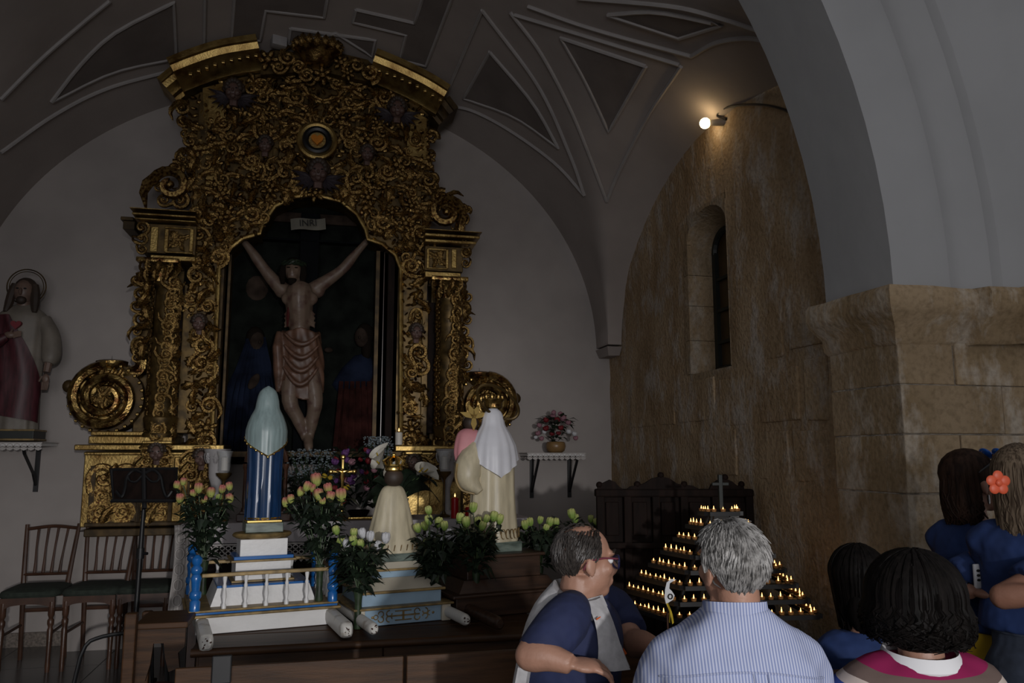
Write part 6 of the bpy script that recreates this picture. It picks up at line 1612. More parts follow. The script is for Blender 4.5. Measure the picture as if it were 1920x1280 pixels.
for a, b_ in ((V(-RW / 2 + .04, .06, .0), V(-.05, DEP * .56, ztop)), (V(RW / 2 - .04, .06, 0), V(.05, DEP * .56, ztop)), (V(-RW / 2 - .10, DEP, 0), V(-.05, DEP * .6, ztop)), (V(RW / 2 + .05, DEP, 0), V(.05, DEP * .6, ztop))):
    part('frame_leg', MB().tube([a, b_], .014, 8), 'black_metal', rk)
crz = atd(1352, 890, rk_d + .25).z
part('cross', MB().cbox((.0, DEP * .56, (ztop + crz) / 2), (.022, .022, crz - ztop), .003).cbox((0, DEP * .56, lerp(ztop, crz, .74)), (.095, .018, .018), .003), 'iron_green', rk, False)
rk.rotation_euler.z = RROT
gl = {'wing': 'small lit votive candle on the sloping side wing of the black rack', 'front': 'small lit votive candle on the front edge of a rack tier', 'side': 'small lit votive candle on the rack wing nearest the stone pier'}
ORD = 'first second third fourth fifth sixth seventh eighth ninth tenth eleventh twelfth thirteenth fourteenth fifteenth sixteenth seventeenth eighteenth'.split()
gl = {'wing': '%s lit votive candle on the wing facing the statues, %s tier from top', 'front': '%s lit votive candle along the front edge, %s tier from top of rack', 'side': '%s lit votive candle on the wing by the pier, %s tier from top'}
for p, z, kd, t, k in cands:
    w_ = Vector((ctr.x, ctr.y, 0)) + rotz((p.x + q.uniform(-.004, .004), p.y + q.uniform(-.008, .008), 0), RROT); w_.z = z + .001
    o = link('votive_candle', None); o.location = w_; o.empty_display_size = .02; tag(o, gl[kd] % (ORD[k], ORD[NT - 1 - t]), 'candle', 'votive candles on the rack')
    link('cup', tea, o); link('wax', wxm, o)
    fo = link('flame', flm, o); fo.scale = (.85, .85, q.uniform(.6, 1.0))
# ================================================================== people
def stripe_mats():
    m, nt, b = node_mat('shirt_stripe', 0.9, 0.1); N = nt.nodes.new; L = nt.links.new
    tc = N('ShaderNodeTexCoord'); sp_ = N('ShaderNodeSeparateXYZ'); L(tc.outputs['Object'], sp_.inputs[0])
    mu = N('ShaderNodeMath'); mu.operation = 'MULTIPLY'; mu.inputs[1].default_value = 2 * PI / 0.0075; L(sp_.outputs[0], mu.inputs[0])
    sn = N('ShaderNodeMath'); sn.operation = 'SINE'; L(mu.outputs[0], sn.inputs[0])
    cr = N('ShaderNodeValToRGB'); cr.color_ramp.elements[0].position = 0.40; cr.color_ramp.elements[1].position = 0.62
    cr.color_ramp.elements[0].color = (0.21, 0.25, 0.42, 1); cr.color_ramp.elements[1].color = (0.44, 0.47, 0.60, 1)
    mr = N('ShaderNodeMapRange'); mr.inputs['From Min'].default_value = -1; L(sn.outputs[0], mr.inputs[0]); L(mr.outputs[0], cr.inputs[0]); L(cr.outputs[0], b.inputs['Base Color'])
    nz = N('ShaderNodeTexNoise'); nz.inputs['Scale'].default_value = 7; nz.inputs['Detail'].default_value = 1.5
    bp = N('ShaderNodeBump'); bp.inputs['Strength'].default_value = 0.55; bp.inputs['Distance'].default_value = 0.06; L(tc.outputs['Object'], nz.inputs[0]); L(nz.outputs[0], bp.inputs['Height']); L(bp.outputs[0], b.inputs['Normal'])
    m, nt, b = node_mat('polo_stripe', 0.9, 0.1); N = nt.nodes.new; L = nt.links.new
    tc = N('ShaderNodeTexCoord'); sp_ = N('ShaderNodeSeparateXYZ'); L(tc.outputs['Object'], sp_.inputs[0])
    mp = N('ShaderNodeMapping'); mp.inputs['Location'].default_value = (0, .02, -1.09); L(tc.outputs['Object'], mp.inputs[0])
    mp2 = N('ShaderNodeMapping'); mp2.inputs['Scale'].default_value = (.58, 1, 1); L(mp.outputs[0], mp2.inputs[0])
    ln = N('ShaderNodeVectorMath'); ln.operation = 'LENGTH'; L(mp2.outputs[0], ln.inputs[0])
    mr = N('ShaderNodeMapRange'); mr.inputs['From Min'].default_value = 0.080; mr.inputs['From Max'].default_value = 0.315; L(ln.outputs['Value'], mr.inputs[0])
    cr = N('ShaderNodeValToRGB'); cr.color_ramp.interpolation = 'CONSTANT'; E = cr.color_ramp.elements
    cols = [(0.0, (.22, .015, .07)), (.055, (.12, .085, .075)), (.16, (.45, .38, .34)), (.225, (.04, .07, .26)), (.325, (.45, .38, .34)), (.385, (.04, .07, .26)), (.48, (.45, .38, .34)), (.54, (.22, .015, .07)), (.64, (.45, .38, .34)), (.7, (.04, .07, .26)), (.8, (.45, .38, .34)), (.86, (.12, .085, .075))]
    E[0].position = 0; E[0].color = cols[0][1] + (1,); E[1].position = cols[1][0]; E[1].color = cols[1][1] + (1,)
    for p, c in cols[2:]: e = E.new(p); e.color = c + (1,)
    L(mr.outputs[0], cr.inputs[0]); L(cr.outputs[0], b.inputs['Base Color'])
stripe_mats()
for nm in ('navy', 'blue_shirt', 'shirt_grey', 'denim', 'yellow_skirt'):
    m = M[nm]; nt = m.node_tree; N = nt.nodes.new; L = nt.links.new; b = nt.nodes['Principled BSDF']
    tc = N('ShaderNodeTexCoord'); nz = N('ShaderNodeTexNoise'); nz.inputs['Scale'].default_value = 9; nz.inputs['Detail'].default_value = 2
    bp = N('ShaderNodeBump'); bp.inputs['Strength'].default_value = 0.5; bp.inputs['Distance'].default_value = 0.05; L(tc.outputs['Object'], nz.inputs[0]); L(nz.outputs[0], bp.inputs['Height']); L(bp.outputs[0], b.inputs['Normal'])
HS = 0.93
def H3(R, c): return lambda x, y, z: c + R @ Vector((x, y, z)) * HS
def add_head(m0, R, c, neck=True):
    m = MB(); h = lambda x, y, z: c + R @ Vector((x, y, z))
    m.ell(h(0, -.012, .035), (.076, .097, .088), 18, 12, R); m.ell(h(0, .030, -.035), (.061, .064, .078), 16, 10, R)
    m.ell(h(0, .058, -.092), (.032, .030, .026), 12, 8, R); m.ell(h(0, .01, -.075), (.056, .06, .035), 12, 8, R)
    m.tube([h(0, .088, .022), h(0, .102, -.005), h(0, .112, -.026)], [.009, .012, .017], 8); m.ell(h(0, .103, -.032), (.019, .014, .011), 10, 6, R)
    for s in (-1, 1):
        m.ell(h(s * .030, .082, .030), (.026, .014, .011), 10, 6, R); m.ell(h(s * .040, .062, -.022), (.026, .024, .026), 10, 7, R)
        m.ell(h(s * .079, -.008, -.012), (.010, .024, .034), 10, 7, R @ Matrix.Rotation(s * .25, 3, 'Z')); m.ell(h(s * .080, -.003, -.036), (.008, .012, .014), 8, 6, R)
    m.ell(h(0, .092, -.060), (.024, .011, .008), 10, 6, R); m.ell(h(0, .089, -.070), (.021, .011, .008), 10, 6, R)
    if neck: m.tube([h(0, -.022, -.05), h(0, -.030, -.12), h(0, -.045, -.19)], [.060, .058, .066], 14)
    m0.add([c + (p - c) * HS for p in m.v], m.f)
def add_eyes(parent, R, c):
    h = H3(R, c)
    for s in (-1, 1):
        e = part('eye', MB().ell(h(s * .031, .078, .006), (.012, .011, .010), 12, 8, R), 'collar_white', parent)
        part('iris', MB().ell(h(s * .031, .086, .006), (.0055, .005, .0055), 10, 7, R), 'hair_black', e)
def add_hand(m, w, d, nrm, s=1.0, side=1, curl=.5):
    d = d.normalized(); x = d.cross(nrm).normalized(); n = x.cross(d).normalized(); R = Matrix((x, d, n)).transposed()
    h = lambda a, b_, c: w + R @ Vector((a, b_, c)) * s
    m.ell(h(0, .045, 0), (.040, .052, .016), 12, 8, R)
    for k, (ox, L_) in enumerate(((-.040, .066), (-.013, .075), (.014, .070), (.040, .055))):
        p = [h(ox * .8, .075, 0), h(ox * 1.05, .085 + L_ * .42, -.010 * curl), h(ox * 1.1, .088 + L_ * .78, -.040 * curl), h(ox * 1.08, .086 + L_ * .95, -.072 * curl)]
        m.tube(p, [.0100, .0088, .0080, .0065], 8)
    m.tube([h(-side * .030, .018, -.004), h(-side * .055, .048, -.016), h(-side * .058, .082, -.030)], [.014, .0115, .0085], 8)
def limb(m, pts, r, n=12): m.tube(interp(pts, len(r)), r, n)
def tufts(R, c, n, L_, keep, seed, lift=.006, r=.0042, rad=(.082, .104, .096), sweep=0.0):
    q = random.Random(seed); m = MB(); h = H3(R, c)
    for _ in range(n):
        a = q.uniform(0, 2 * PI); sl = q.uniform(-.62, 1.0); cl_ = math.sqrt(1 - sl * sl)
        d = V(cl_ * math.sin(a), cl_ * math.cos(a), sl)
        if not keep(d, q): continue
        p = V(d.x * rad[0], d.y * rad[1] - .012, d.z * rad[2] + .032)
        tg = V(d.x * .35 + sweep, -.35 + (.3 if d.y < -.5 else 0), -.75); tg = tg - d * tg.dot(d)
        if tg.length < .05: tg = V(.3, -.9, 0)
        tg.normalize(); tg = (tg + V(q.uniform(-.16, .16), q.uniform(-.16, .16), q.uniform(-.12, .12))).normalized(); l2 = L_ * q.uniform(.7, 1.25)
        p1 = p + tg * l2 * .5 + d * lift; p2 = p + tg * l2 + d * lift * .2
        m.tube([h(*p), h(*p1), h(*p2)], [r, r * .9, r * .25], 4, False)
    return m
def locks(R, c, n, length, seed, keep, wave=0.0, rad=(.090, .108, .102), r=.010, flare=.0, jit=.012, taper=.35, up=None, zmin=None):
    q = random.Random(seed); m = MB(); h = H3(R, c)
    for k in range(n):
        a = q.uniform(0, 2 * PI)
        if not keep(a): continue
        lat0 = q.uniform(.2, 1.5); ps = []; e = 1 + q.uniform(-.06, .05)
        steps = 6
        for i in range(steps + 1):
            la = lerp(lat0, -.12, i / steps); ps.append(V(rad[0] * e * math.cos(la) * math.sin(a), rad[1] * e * math.cos(la) * math.cos(a) - .012, rad[2] * e * math.sin(la) + .03))
        b_ = ps[-1]; L_ = length * q.uniform(.8, 1.08); ph = q.uniform(0, 6); out = V(math.sin(a), math.cos(a), 0)
        for i in range(1, 8):
            t = i / 7; w_ = wave * math.sin(ph + t * 9) * t
            ps.append(b_ + V(0, 0, -L_ * t) + out * (flare * math.sin(PI * t * .8) - .03 * t * (1 if flare == 0 else .3)) + V(math.cos(a), -math.sin(a), 0) * (w_ + q.uniform(-jit, jit) * t))
        n_ = len(ps); m.tube([h(*p) for p in ps], [r * (.6 + .4 * min(1, i / 3)) * (1 - (1 - taper) * max(0, (i - 8) / (n_ - 9))) for i in range(n_)], 5, True, .55)
    return m
def _unused_cap(R, c, rad=(.084, .104, .098), zc=.034, yc=-.016): return MB().ell(H3(R, c)(0, yc, zc), rad, 18, 12, R)
def Rz(deg, tilt=0.0, roll=0.0): return (Matrix.Rotation(math.radians(deg), 3, 'Z') @ Matrix.Rotation(math.radians(tilt), 3, 'X') @ Matrix.Rotation(math.radians(roll), 3, 'Y'))
CAMDEG = -12.8
def torso_loft(m, cpath, hw, hd, yaw, n=24):
    P_ = interp(cpath, len(hw)); R_ = Matrix.Rotation(math.radians(yaw), 3, 'Z')
    m.loft([[p + R_ @ V(a * (abs(math.cos(t)) ** .85) * (1 if math.cos(t) >= 0 else -1), b_ * (abs(math.sin(t)) ** .85) * (1 if math.sin(t) >= 0 else -1), 0) for t in [2 * PI * (j + .5) / n for j in range(n)]] for p, a, b_ in zip(P_, hw, hd)], True)
def person(label, loc): 
    r = thing('person', label, 'person', loc); return r

# ---------- grey-haired man in a striped shirt, from behind
gd = 2.12; g0 = atd(1378, 1200, gd); g0.z = 0
gm = person('grey haired man in a blue and white striped shirt seen from behind', g0); WO[gm.name] = V(0, 0, 0)
def ploc(px, py, d, o, rz):   # photo pixel to the person's own frame
    return Matrix.Rotation(-rz, 3, 'Z') @ (atd(px, py, d) - o)
GR = math.radians(CAMDEG - 2)
g = lambda px, py, dd=0.0: ploc(px, py, gd + dd, g0, GR)
hc = g(1371, 1062, .0); HR = Rz(22, 4, -3)
bd = MB(); add_head(bd, HR, hc)
bd.tube([hc + V(0, -.02, -.08), g(1380, 1160, .02)], [.062, .07], 14)
torso_loft(bd, [V(0, .0, .46), V(0, 0, .7), V(0, .02, .95), V(0, .03, 1.08)], [.13, .13, .13, .13, .11, .05], [.07, .07, .07, .06, .05, .04], 0)
for s in (-1, 1):
    limb(bd, [V(s * .15, .03, 1.04), V(s * .20, .14, .90), V(s * .18, .34, .885), V(s * .10, .42, .895)], [.05, .05, .048, .045, .042, .04, .038, .035, .032, .028])
    add_hand(bd, V(s * .10, .42, .895), V(-s * .75, .65, 0), V(0, 0, 1), 1.0, s, .35)
body_o = rpart('body', bd, .0075, 'skin', gm, 4)
add_eyes(body_o, HR, hc)
sh = MB()
sl_ = g(1262, 1203); sr_ = g(1498, 1208)
torso_loft(sh, [V(-.01, .0, .44), V(-.01, .0, .62), V(-.005, -.02, .80), V(0, -.03, .95), V(0, -.015, 1.07), V(0, 0, 1.14), V(.005, .005, 1.185), V(.005, .0, 1.215)], [.17, .175, .18, .185, .195, .20, .198, .175, .135, .098, .078], [.125, .13, .135, .14, .14, .135, .12, .105, .095, .088, .078], 0)
for s, sp_ in ((-1, sl_), (1, sr_)):
    limb(sh, [V(s * .10, .0, 1.12), V(s * .165, .005, 1.075), V(s * .195, .06, .98), V(s * .205, .16, .88), V(s * .18, .30, .875)], [.06, .066, .07, .070, .068, .065, .062, .06, .056, .052])
shirt = rpart('shirt', sh, .010, 'shirt_stripe', gm, 7)
# yoke seam, back pleats and collar
cb = g(1378, 1130)
colr = MB(); rings = []
for i in range(5):
    t = i / 4; rr_ = lerp(.074, .070, t); z_ = lerp(1.172, 1.232, t)
    rings.append([V(.002 + rr_ * math.cos(a) * 1.05, .0 + rr_ * .98 * math.sin(a), z_ - .018 * (1 + math.sin(a)) * .5 + .012 * (1 - t) * abs(math.cos(a)) * 0) for a in [2 * PI * j / 28 for j in range(28)]])
rings += [[V(p.x * 1.09, p.y * 1.09, p.z + .004) for p in rings[-1]], [V(p.x * 1.17, p.y * 1.17, p.z - .040) for p in rings[-1]]]
colr.loft(rings, False); part('collar', colr, 'shirt_stripe', gm)
def surf_y(x, z): # back surface estimate
    return -.02 - .135 * math.sqrt(max(0, 1 - (x / .215) ** 2))
dg_ = bpy.context.evaluated_depsgraph_get()
def back_line(o, pts, r):    # lay a thin seam on the back of a mesh
    out = []
    for x, z in pts:
        ok, co, no, ix = o.ray_cast(V(x, -1, z), V(0, 1, 0))
        if ok: out.append(co + V(0, -.001, 0))
    return MB().tube(out, r, 5) if len(out) > 1 else MB()
bpy.context.view_layer.update()
part('yoke_seam', back_line(shirt, [(-.20 + .40 * i / 24, 1.085 - .03 * abs(-1 + i / 12) ** 2 - .0) for i in range(25)], .0028), 'shirt_stripe', gm)
for x in (.012, .045): part('back_pleat', back_line(shirt, [(x + .02 * t, 1.085 - .30 * t) for t in [i / 14 for i in range(15)]], .004), 'shirt_stripe', gm)
lg = MB()
for s in (-1, 1): limb(lg, [V(s * .09, -.02, .51), V(s * .12, .34, .52), V(s * .12, .42, .44), V(s * .12, .40, .12)], [.105, .10, .095, .09, .082, .075, .065, .058])
lg.ell((0, -.02, .52), (.19, .14, .10)); rpart('trousers', lg, .014, 'trouser', gm, 3)
for s in (-1, 1): part('shoe', MB().ell((s * .12, .46, .055), (.045, .13, .05), 14, 8).cbox((s * .12, .46, .016), (.085, .25, .03), .01), 'black_plastic', gm)
def keep_grey(d, q):
    if d.y > .30 and d.z < .62 - .0: return False
    if d.y > .55: return False
    if d.z < -.45 and abs(d.x) > .75: return False
    if abs(d.x) > .80 and d.z < -.05 and d.y > -.22: return False
    e = (d - V(.28, -.52, .80).normalized()).length
    return q.random() < (.45 if e < .28 else 1.0)
part('hair', tufts(HR, hc, 5600, .040, keep_grey, 3, .006, .0030, rad=(.079, .100, .092)), 'hair_grey', gm)
gm.location = g0; gm.rotation_euler.z = GR

# ---------- man with glasses, turned to the side, arm on the pew
bdp = 2.66; b0_ = atd(1085, 1200, bdp); b0_.z = 0
bm_ = person('balding man with glasses in navy and grey shirt resting his arm on the pew', b0_); WO[bm_.name] = b0_
HB = Rz(CAMDEG - 76, -3, -4); hb = atd(1098, 1052, bdp)
A = lambda px, py, d: atd(px, py, d)
bd = MB(); add_head(bd, HB, hb)
nb_ = A(1088, 1135, bdp + .02); bd.tube([hb + HB @ V(0, -.02, -.06), nb_], [.062, .072], 14)
spine = [A(1070, 1420, bdp), A(1068, 1330, bdp), A(1072, 1250, bdp), A(1080, 1190, bdp), A(1086, 1150, bdp)]
torso_loft(bd, spine, [.16, .17, .17, .17, .12], [.10, .10, .10, .10, .08], CAMDEG - 95)
railz = at(1000, 1273, 2.28).z
sn_ = A(1064, 1160, 2.52); en_ = A(994, 1248, 2.40); en_.z = railz + .052; wn_ = A(1072, 1252, 2.36); wn_.z = railz + .038
limb(bd, [sn_, sn_.lerp(en_, .5) + V(-.01, 0, .01), en_], [.062, .058, .054, .05, .047, .045])
limb(bd, [en_, en_.lerp(wn_, .4) + V(0, 0, .008), wn_], [.046, .047, .045, .040, .034, .029])
bd.ell(en_, (.046, .046, .044), 10, 8)
add_hand(bd, wn_, V(1, .1, -.12), V(.12, -.25, 1), .88, 1, .8)
sf_ = A(1152, 1152, 2.86); ef_ = A(1186, 1206, 2.74); wf_ = A(1240, 1262, 2.56); wf_.z = max(wf_.z, railz + .03)
limb(bd, [sf_, sf_.lerp(ef_, .5), ef_], [.058, .056, .052, .05, .047, .045]); limb(bd, [ef_, ef_.lerp(wf_, .45) + V(0, 0, .006), wf_], [.046, .047, .044, .038, .032, .028])
add_hand(bd, wf_, (wf_ - ef_), V(0, 0, 1), .95, -1, .4)
body_o = rpart('body', bd, .0065, 'skin', bm_, 4); add_eyes(body_o, HB, hb)
sh = MB()
tp_ = [A(1060, 1420, bdp), A(1064, 1330, bdp), A(1066, 1262, bdp), A(1074, 1205, bdp), A(1082, 1165, bdp), A(1088, 1138, bdp + .01), A(1090, 1120, bdp + .01)]
torso_loft(sh, tp_, [.17, .175, .18, .185, .185, .17, .13, .082], [.16, .16, .165, .165, .155, .135, .105, .076], CAMDEG - 95)
rpart('shirt', sh, .010, 'navy', bm_, 6)
sv = MB()   # near sleeve
limb(sv, [A(1078, 1130, 2.60), A(1064, 1158, 2.51), A(1030, 1198, 2.44), A(1001, 1232, 2.415)], [.045, .060, .070, .076, .076, .073, .070, .066, .064]); rpart('sleeve', sv, .009, 'navy', bm_, 4)
sv = MB(); limb(sv, [A(1108, 1122, 2.72), A(1140, 1135, 2.82), A(1162, 1160, 2.84), A(1180, 1186, 2.77)], [.045, .060, .070, .076, .076, .072, .068, .066]); rpart('sleeve', sv, .009, 'navy', bm_, 4)
bs2 = MB(); O_ = interp([A(1038, 1088, 2.64), A(1003, 1130, 2.56), A(979, 1190, 2.54), A(960, 1285, 2.54)], 10); I_ = interp([A(1046, 1112, 2.56), A(1030, 1150, 2.50), A(1004, 1190, 2.49), A(985, 1285, 2.50)], 10); K_ = interp([A(1052, 1084, 2.84), A(1020, 1130, 2.84), A(998, 1190, 2.84), A(985, 1285, 2.84)], 10)
bs2.loft([[i_, i_.lerp(o_, .6) + V(-.012, -.012, 0), o_, o_.lerp(k_, .5) + V(-.01, 0, 0), k_, k_.lerp(i_, .5) + V(.05, 0, -.02)] for i_, o_, k_ in zip(I_, O_, K_)], True); part('back_panel', bs2, 'shirt_grey', bm_)
# grey placket strip down the front, orange lining showing at the hem
pk = MB(); L1 = interp([A(1098, 1128, 2.555), A(1115, 1165, 2.49), A(1122, 1215, 2.475), A(1118, 1258, 2.48)], 10); L2 = interp([A(1130, 1118, 2.60), A(1150, 1165, 2.55), A(1166, 1215, 2.53), A(1182, 1255, 2.52)], 10)
pk.loft([[a, a.lerp(b_, .5) + V(0, -.012, 0), b_] for a, b_ in zip(L1, L2)], False, False); pk.loft([[b_ + V(.01, .03, 0), a + V(.0, .03, 0)] for a, b_ in zip(L1, L2)], False, False); part('placket', pk, 'shirt_grey', bm_)
part('chest_mark', MB().tube([A(1126, 1156, 2.49), A(1118, 1161, 2.485)], [.0015, .003], 5), 'orange', bm_)
ol = MB().prism([(0, 0), (.055, -.005), (.085, -.05), (.04, -.085), (.01, -.05)], 0, .02); pz = A(1127, 1196, 2.60); ol.v = [pz + q_ for q_ in ol.v]; part('orange_lining', ol, 'orange', bm_, False)
part('collar', MB().tube([nb_ + V(.075 * math.cos(t), .07 * math.sin(t), -.004 - .022 * math.cos(t + .3)) for t in [2 * PI * i / 24 for i in range(25)]], .012, 8), 'navy', bm_)
lg = MB()
hp_ = V(b0_.x, b0_.y, 0)
for s in (-1, 1):
    kx = hp_ + V(.42, .02 + s * .09, .52); limb(lg, [hp_ + V(-.02, s * .09, .52), hp_ + V(.2, s * .1, .53), kx, kx + V(.02, .01, -.40)], [.105, .10, .098, .09, .08, .07, .06, .056])
    part('shoe', MB().ell(kx + V(.08, .01, -.465), (.13, .045, .05), 14, 8), 'black_plastic', bm_)
lg.ell(hp_ + V(-.02, 0, .53), (.15, .19, .11)); rpart('trousers', lg, .014, 'trouser', bm_, 3)
def keep_bald(d, q):
    if d.y > .42: return False
    if abs(d.x) > .80 and d.z < -.02 and d.y > -.25: return False
    if d.z < -.42 and d.y > -.3: return False
    e = (d - V(.10, -.05, 1.0).normalized()).length
    return q.random() < (.06 if e < .58 else .28 if e < .78 else 1.0)
part('hair', tufts(HB, hb, 3400, .034, keep_bald, 8, .006, .0034, rad=(.079, .100, .092)), 'hair_salt', bm_)
h = H3(HB, hb); gs = MB()
glo = part('glasses', MB().tube([h(.083, -.02, .005), h(.082, .04, .016), h(.072, .092, .014)], .0032, 6).tube([h(-.083, -.02, .005), h(-.082, .04, .016), h(-.072, .092, .014)], .0032, 6).tube([h(.083, -.02, .005), h(.080, -.035, -.025)], .0032, 6), 'glasses_red', bm_)
for s in (-1, 1):
    ring = [h(s * (.038 + .032 * math.cos(t)), .106 - .010 * abs(math.cos(t)), .002 + .022 * math.sin(t)) for t in [2 * PI * i / 20 for i in range(21)]]
    part('rim', MB().tube(ring, .0035, 6, False), 'glasses_blue', glo); part('lens', MB().add(ring[:-1], [tuple(range(20))]), 'glass', glo)
part('bridge', MB().tube([h(-.009, .108, .008), h(.009, .108, .008)], .003, 6), 'glasses_blue', glo)
part('eyebrow', MB().tube([h(.015, .096, .036), h(.035, .094, .042), h(.055, .082, .034)], [.003, .005, .002], 6).tube([h(-.015, .096, .036), h(-.035, .094, .042), h(-.055, .082, .034)], [.003, .005, .002], 6), 'hair_salt', bm_)

# ---------- generic woman seen mostly from behind
def woman(label, px, py_head, d, rz, skin, shirt_mt, hair_mt, standing, head_rot, hw=.17, sleeve=True, arms=None, drop=.205, hem=.56):
    o = atd(px, py_head, d); top = o.z; o = V(o.x, o.y, 0)
    r = person(label, o); WO[r.name] = V(0, 0, 0)
    R0_ = math.radians(rz); hc_ = V(0, .0, top)
    HR_ = Rz(head_rot, 2)
    b_ = MB(); add_head(b_, HR_, hc_); sz = top - drop     # shoulder height
    b_.tube([hc_ + V(0, -.03, -.10), V(0, -.02, sz)], [.05, .058], 12)
    torso_loft(b_, [V(0, -.01, sz - .50), V(0, 0, sz - .3), V(0, 0, sz - .1), V(0, -.01, sz)], [hw * .8, hw * .72, hw * .8, hw * .82, hw * .5], [.09, .08, .09, .09, .06], 0)
    for s in (-1, 1):
        a_ = arms[s]; limb(b_, [V(s * (hw - .01), -.01, sz - .07), a_[0]], [.046, .044, .042, .040]); limb(b_, [a_[0], a_[0].lerp(a_[1], .4), a_[1]], [.040, .041, .038, .032, .026]); b_.ell(a_[0], .041, 10, 8); add_hand(b_, a_[1], a_[1] - a_[0], a_[2], .88, s, .6)
    bo = rpart('body', b_, .0075, skin, r, 4); add_eyes(bo, HR_, hc_)
    s_ = MB()
    torso_loft(s_, [V(0, -.01, sz - hem), V(0, -.01, sz - hem * .79), V(0, 0, sz - hem * .5), V(0, 0, sz - hem * .214), V(0, -.01, sz - .03), V(0, -.015, sz + .01), V(0, -.018, sz + .03)], [hw * 1.05, hw * 1.0, hw * .92, hw * .94, hw * 1.02, hw * .98, hw * .62, hw * .42], [.125, .12, .115, .12, .12, .10, .08, .066], 0)
    for s in (-1, 1):
        a_ = arms[s]; sh0 = V(s * (hw - .03), -.012, sz - .06); limb(s_, [V(s * .06, -.015, sz - .005), sh0, sh0.lerp(a_[0], .72)], [.055, .066, .068, .066, .064, .064])
    so_ = rpart('shirt', s_, .010, shirt_mt, r, 5)
    return r, o, R0_, hc_, HR_, sz
def seated_legs(r, mt):
    lg = MB()
    for s in (-1, 1):
        limb(lg, [V(s * .09, -.02, .51), V(s * .11, .34, .52), V(s * .11, .42, .44), V(s * .11, .40, .10)], [.10, .098, .09, .085, .078, .07, .06, .052])
        part('shoe', MB().ell((s * .11, .44, .05), (.04, .12, .045), 12, 8), 'black_plastic', r)
    lg.ell((0, -.02, .53), (.18, .14, .10)); rpart('trousers', lg, .014, mt, r, 3)
ALL = lambda a: True
def back_only(front): return lambda a: abs((a + PI) % (2 * PI) - PI) > front
# woman in striped polo with wavy black hair
ra = {s: (V(s * .23, .12, .88), V(s * .12, .32, .80), V(0, 0, 1)) for s in (-1, 1)}
r, o, rz_, hc_, HR_, sz = woman('woman with wavy black hair and a striped shirt with white collar, from behind', 1713, 1132, 2.14, CAMDEG, 'skin', 'polo_stripe', 'hair_black', False, -4, .185, arms=ra, drop=.150)
m = locks(HR_, hc_, 1100, .100, 5, back_only(.5), .026, (.122, .132, .118), .0078, .020, .045, .15)
m.ell(HR_ @ V(0, -.02, .03) + hc_, (.108, .118, .108), 18, 12, HR_)
m.ell(HR_ @ V(0, -.03, -.03) + hc_, (.105, .095, .085), 18, 12, HR_)
part('hair', m, 'hair_black', r); seated_legs(r, 'trouser')
cl_ = MB(); rings = []
for rr_, z_ in ((.080, -.012), (.074, .040), (.080, .045), (.090, .014), (.086, .008)): rings.append([V(rr_ * 1.12 * math.cos(a), -.018 + rr_ * math.sin(a), sz + z_ + .010 * math.sin(a)) for a in [2 * PI * j / 28 for j in range(28)]])
cl_.loft(rings, False); part('collar', cl_, 'collar_white', r)
r.location = o; r.rotation_euler.z = rz_
# seated girl in blue shirt with long dark hair
ra = {s: (V(s * .20, .12, .72), V(s * .10, .30, .66), V(0, 0, 1)) for s in (-1, 1)}
r, o, rz_, hc_, HR_, sz = woman('seated woman in plain blue shirt with long straight dark hair, from behind', 1606, 1085, 3.02, CAMDEG + 8, 'skin', 'blue_shirt', 'hair_black', False, 8, .155, arms=ra)
m = locks(HR_, hc_, 300, .20, 6, back_only(.6), .004, (.094, .112, .104), .011, 0, .012); m.ell(HR_ @ V(0, -.02, .03) + hc_, (.090, .108, .098), 16, 10, HR_); m.ell(HR_ @ V(0, -.06, -.09) + hc_, (.08, .05, .11), 16, 10, HR_)
part('hair', m, 'hair_black', r); seated_legs(r, 'denim'); r.location = o; r.rotation_euler.z = rz_
# standing woman with brown hair, sunglasses on her head, yellow skirt
d5 = 3.12; SR5 = CAMDEG - 62
o5 = atd(1826, 905, d5)
i5 = lambda px, py, dd: Matrix.Rotation(-math.radians(SR5), 3, 'Z') @ (atd(px, py, d5 + dd) - V(o5.x, o5.y, 0))
ra = {1: (i5(1752, 1098, -.10), i5(1826, 1110, -.20), V(0, 0, 1)), -1: (i5(1880, 1080, .16), i5(1900, 1105, -.02), V(0, 0, 1))}
r, o, rz_, hc_, HR_, sz = woman('standing woman with brown hair, raised sunglasses, blue shirt and yellow skirt', 1826, 905, d5, SR5, 'skin_tan', 'blue_shirt', 'hair_brown', True, -26, .165, arms=ra, drop=.175, hem=.36)
m = locks(HR_, hc_, 520, .17, 7, back_only(1.80), .012, (.090, .110, .104), .009, .012, .022); m.ell(HR_ @ V(0, -.025, .04) + hc_, (.086, .104, .094), 16, 10, HR_); m.ell(HR_ @ V(0, -.07, -.08) + hc_, (.07, .045, .10), 16, 10, HR_)
part('hair', m, 'hair_brown', r)
h = H3(HR_, hc_)
sg = part('sunglasses', MB().tube([h(.088, -.03, .045), h(.085, .05, .095), h(.06, .088, .105)], .0045, 6).tube([h(-.088, -.03, .045), h(-.085, .05, .095), h(-.06, .088, .105)], .0045, 6).tube([h(-.06, .09, .105), h(0, .10, .112), h(.06, .09, .105)], .005, 6), 'black_plastic', r)
for s in (-1, 1): part('lens', MB().ell(h(s * .044, .092, .116), (.036, .011, .026), 14, 8, HR_ @ Matrix.Rotation(.6, 3, 'X')), 'lens_blue', sg)
part('earring', MB().tube([h(.086, .0 + .003 * math.cos(t), -.062 + .018 * math.sin(t)) for t in [2 * PI * i / 12 for i in range(13)]], .0028, 6, False), 'silver', r)
sk = MB(); sk.lathe([(.20, 0), (.195, .2), (.18, .36), (.155, .48), (.128, .58)], (0, -.005, sz - .90), 28, 1, .85, True, lambda a, z: 1 + .02 * math.sin(9 * a)); part('skirt', sk, 'yellow_skirt', r)
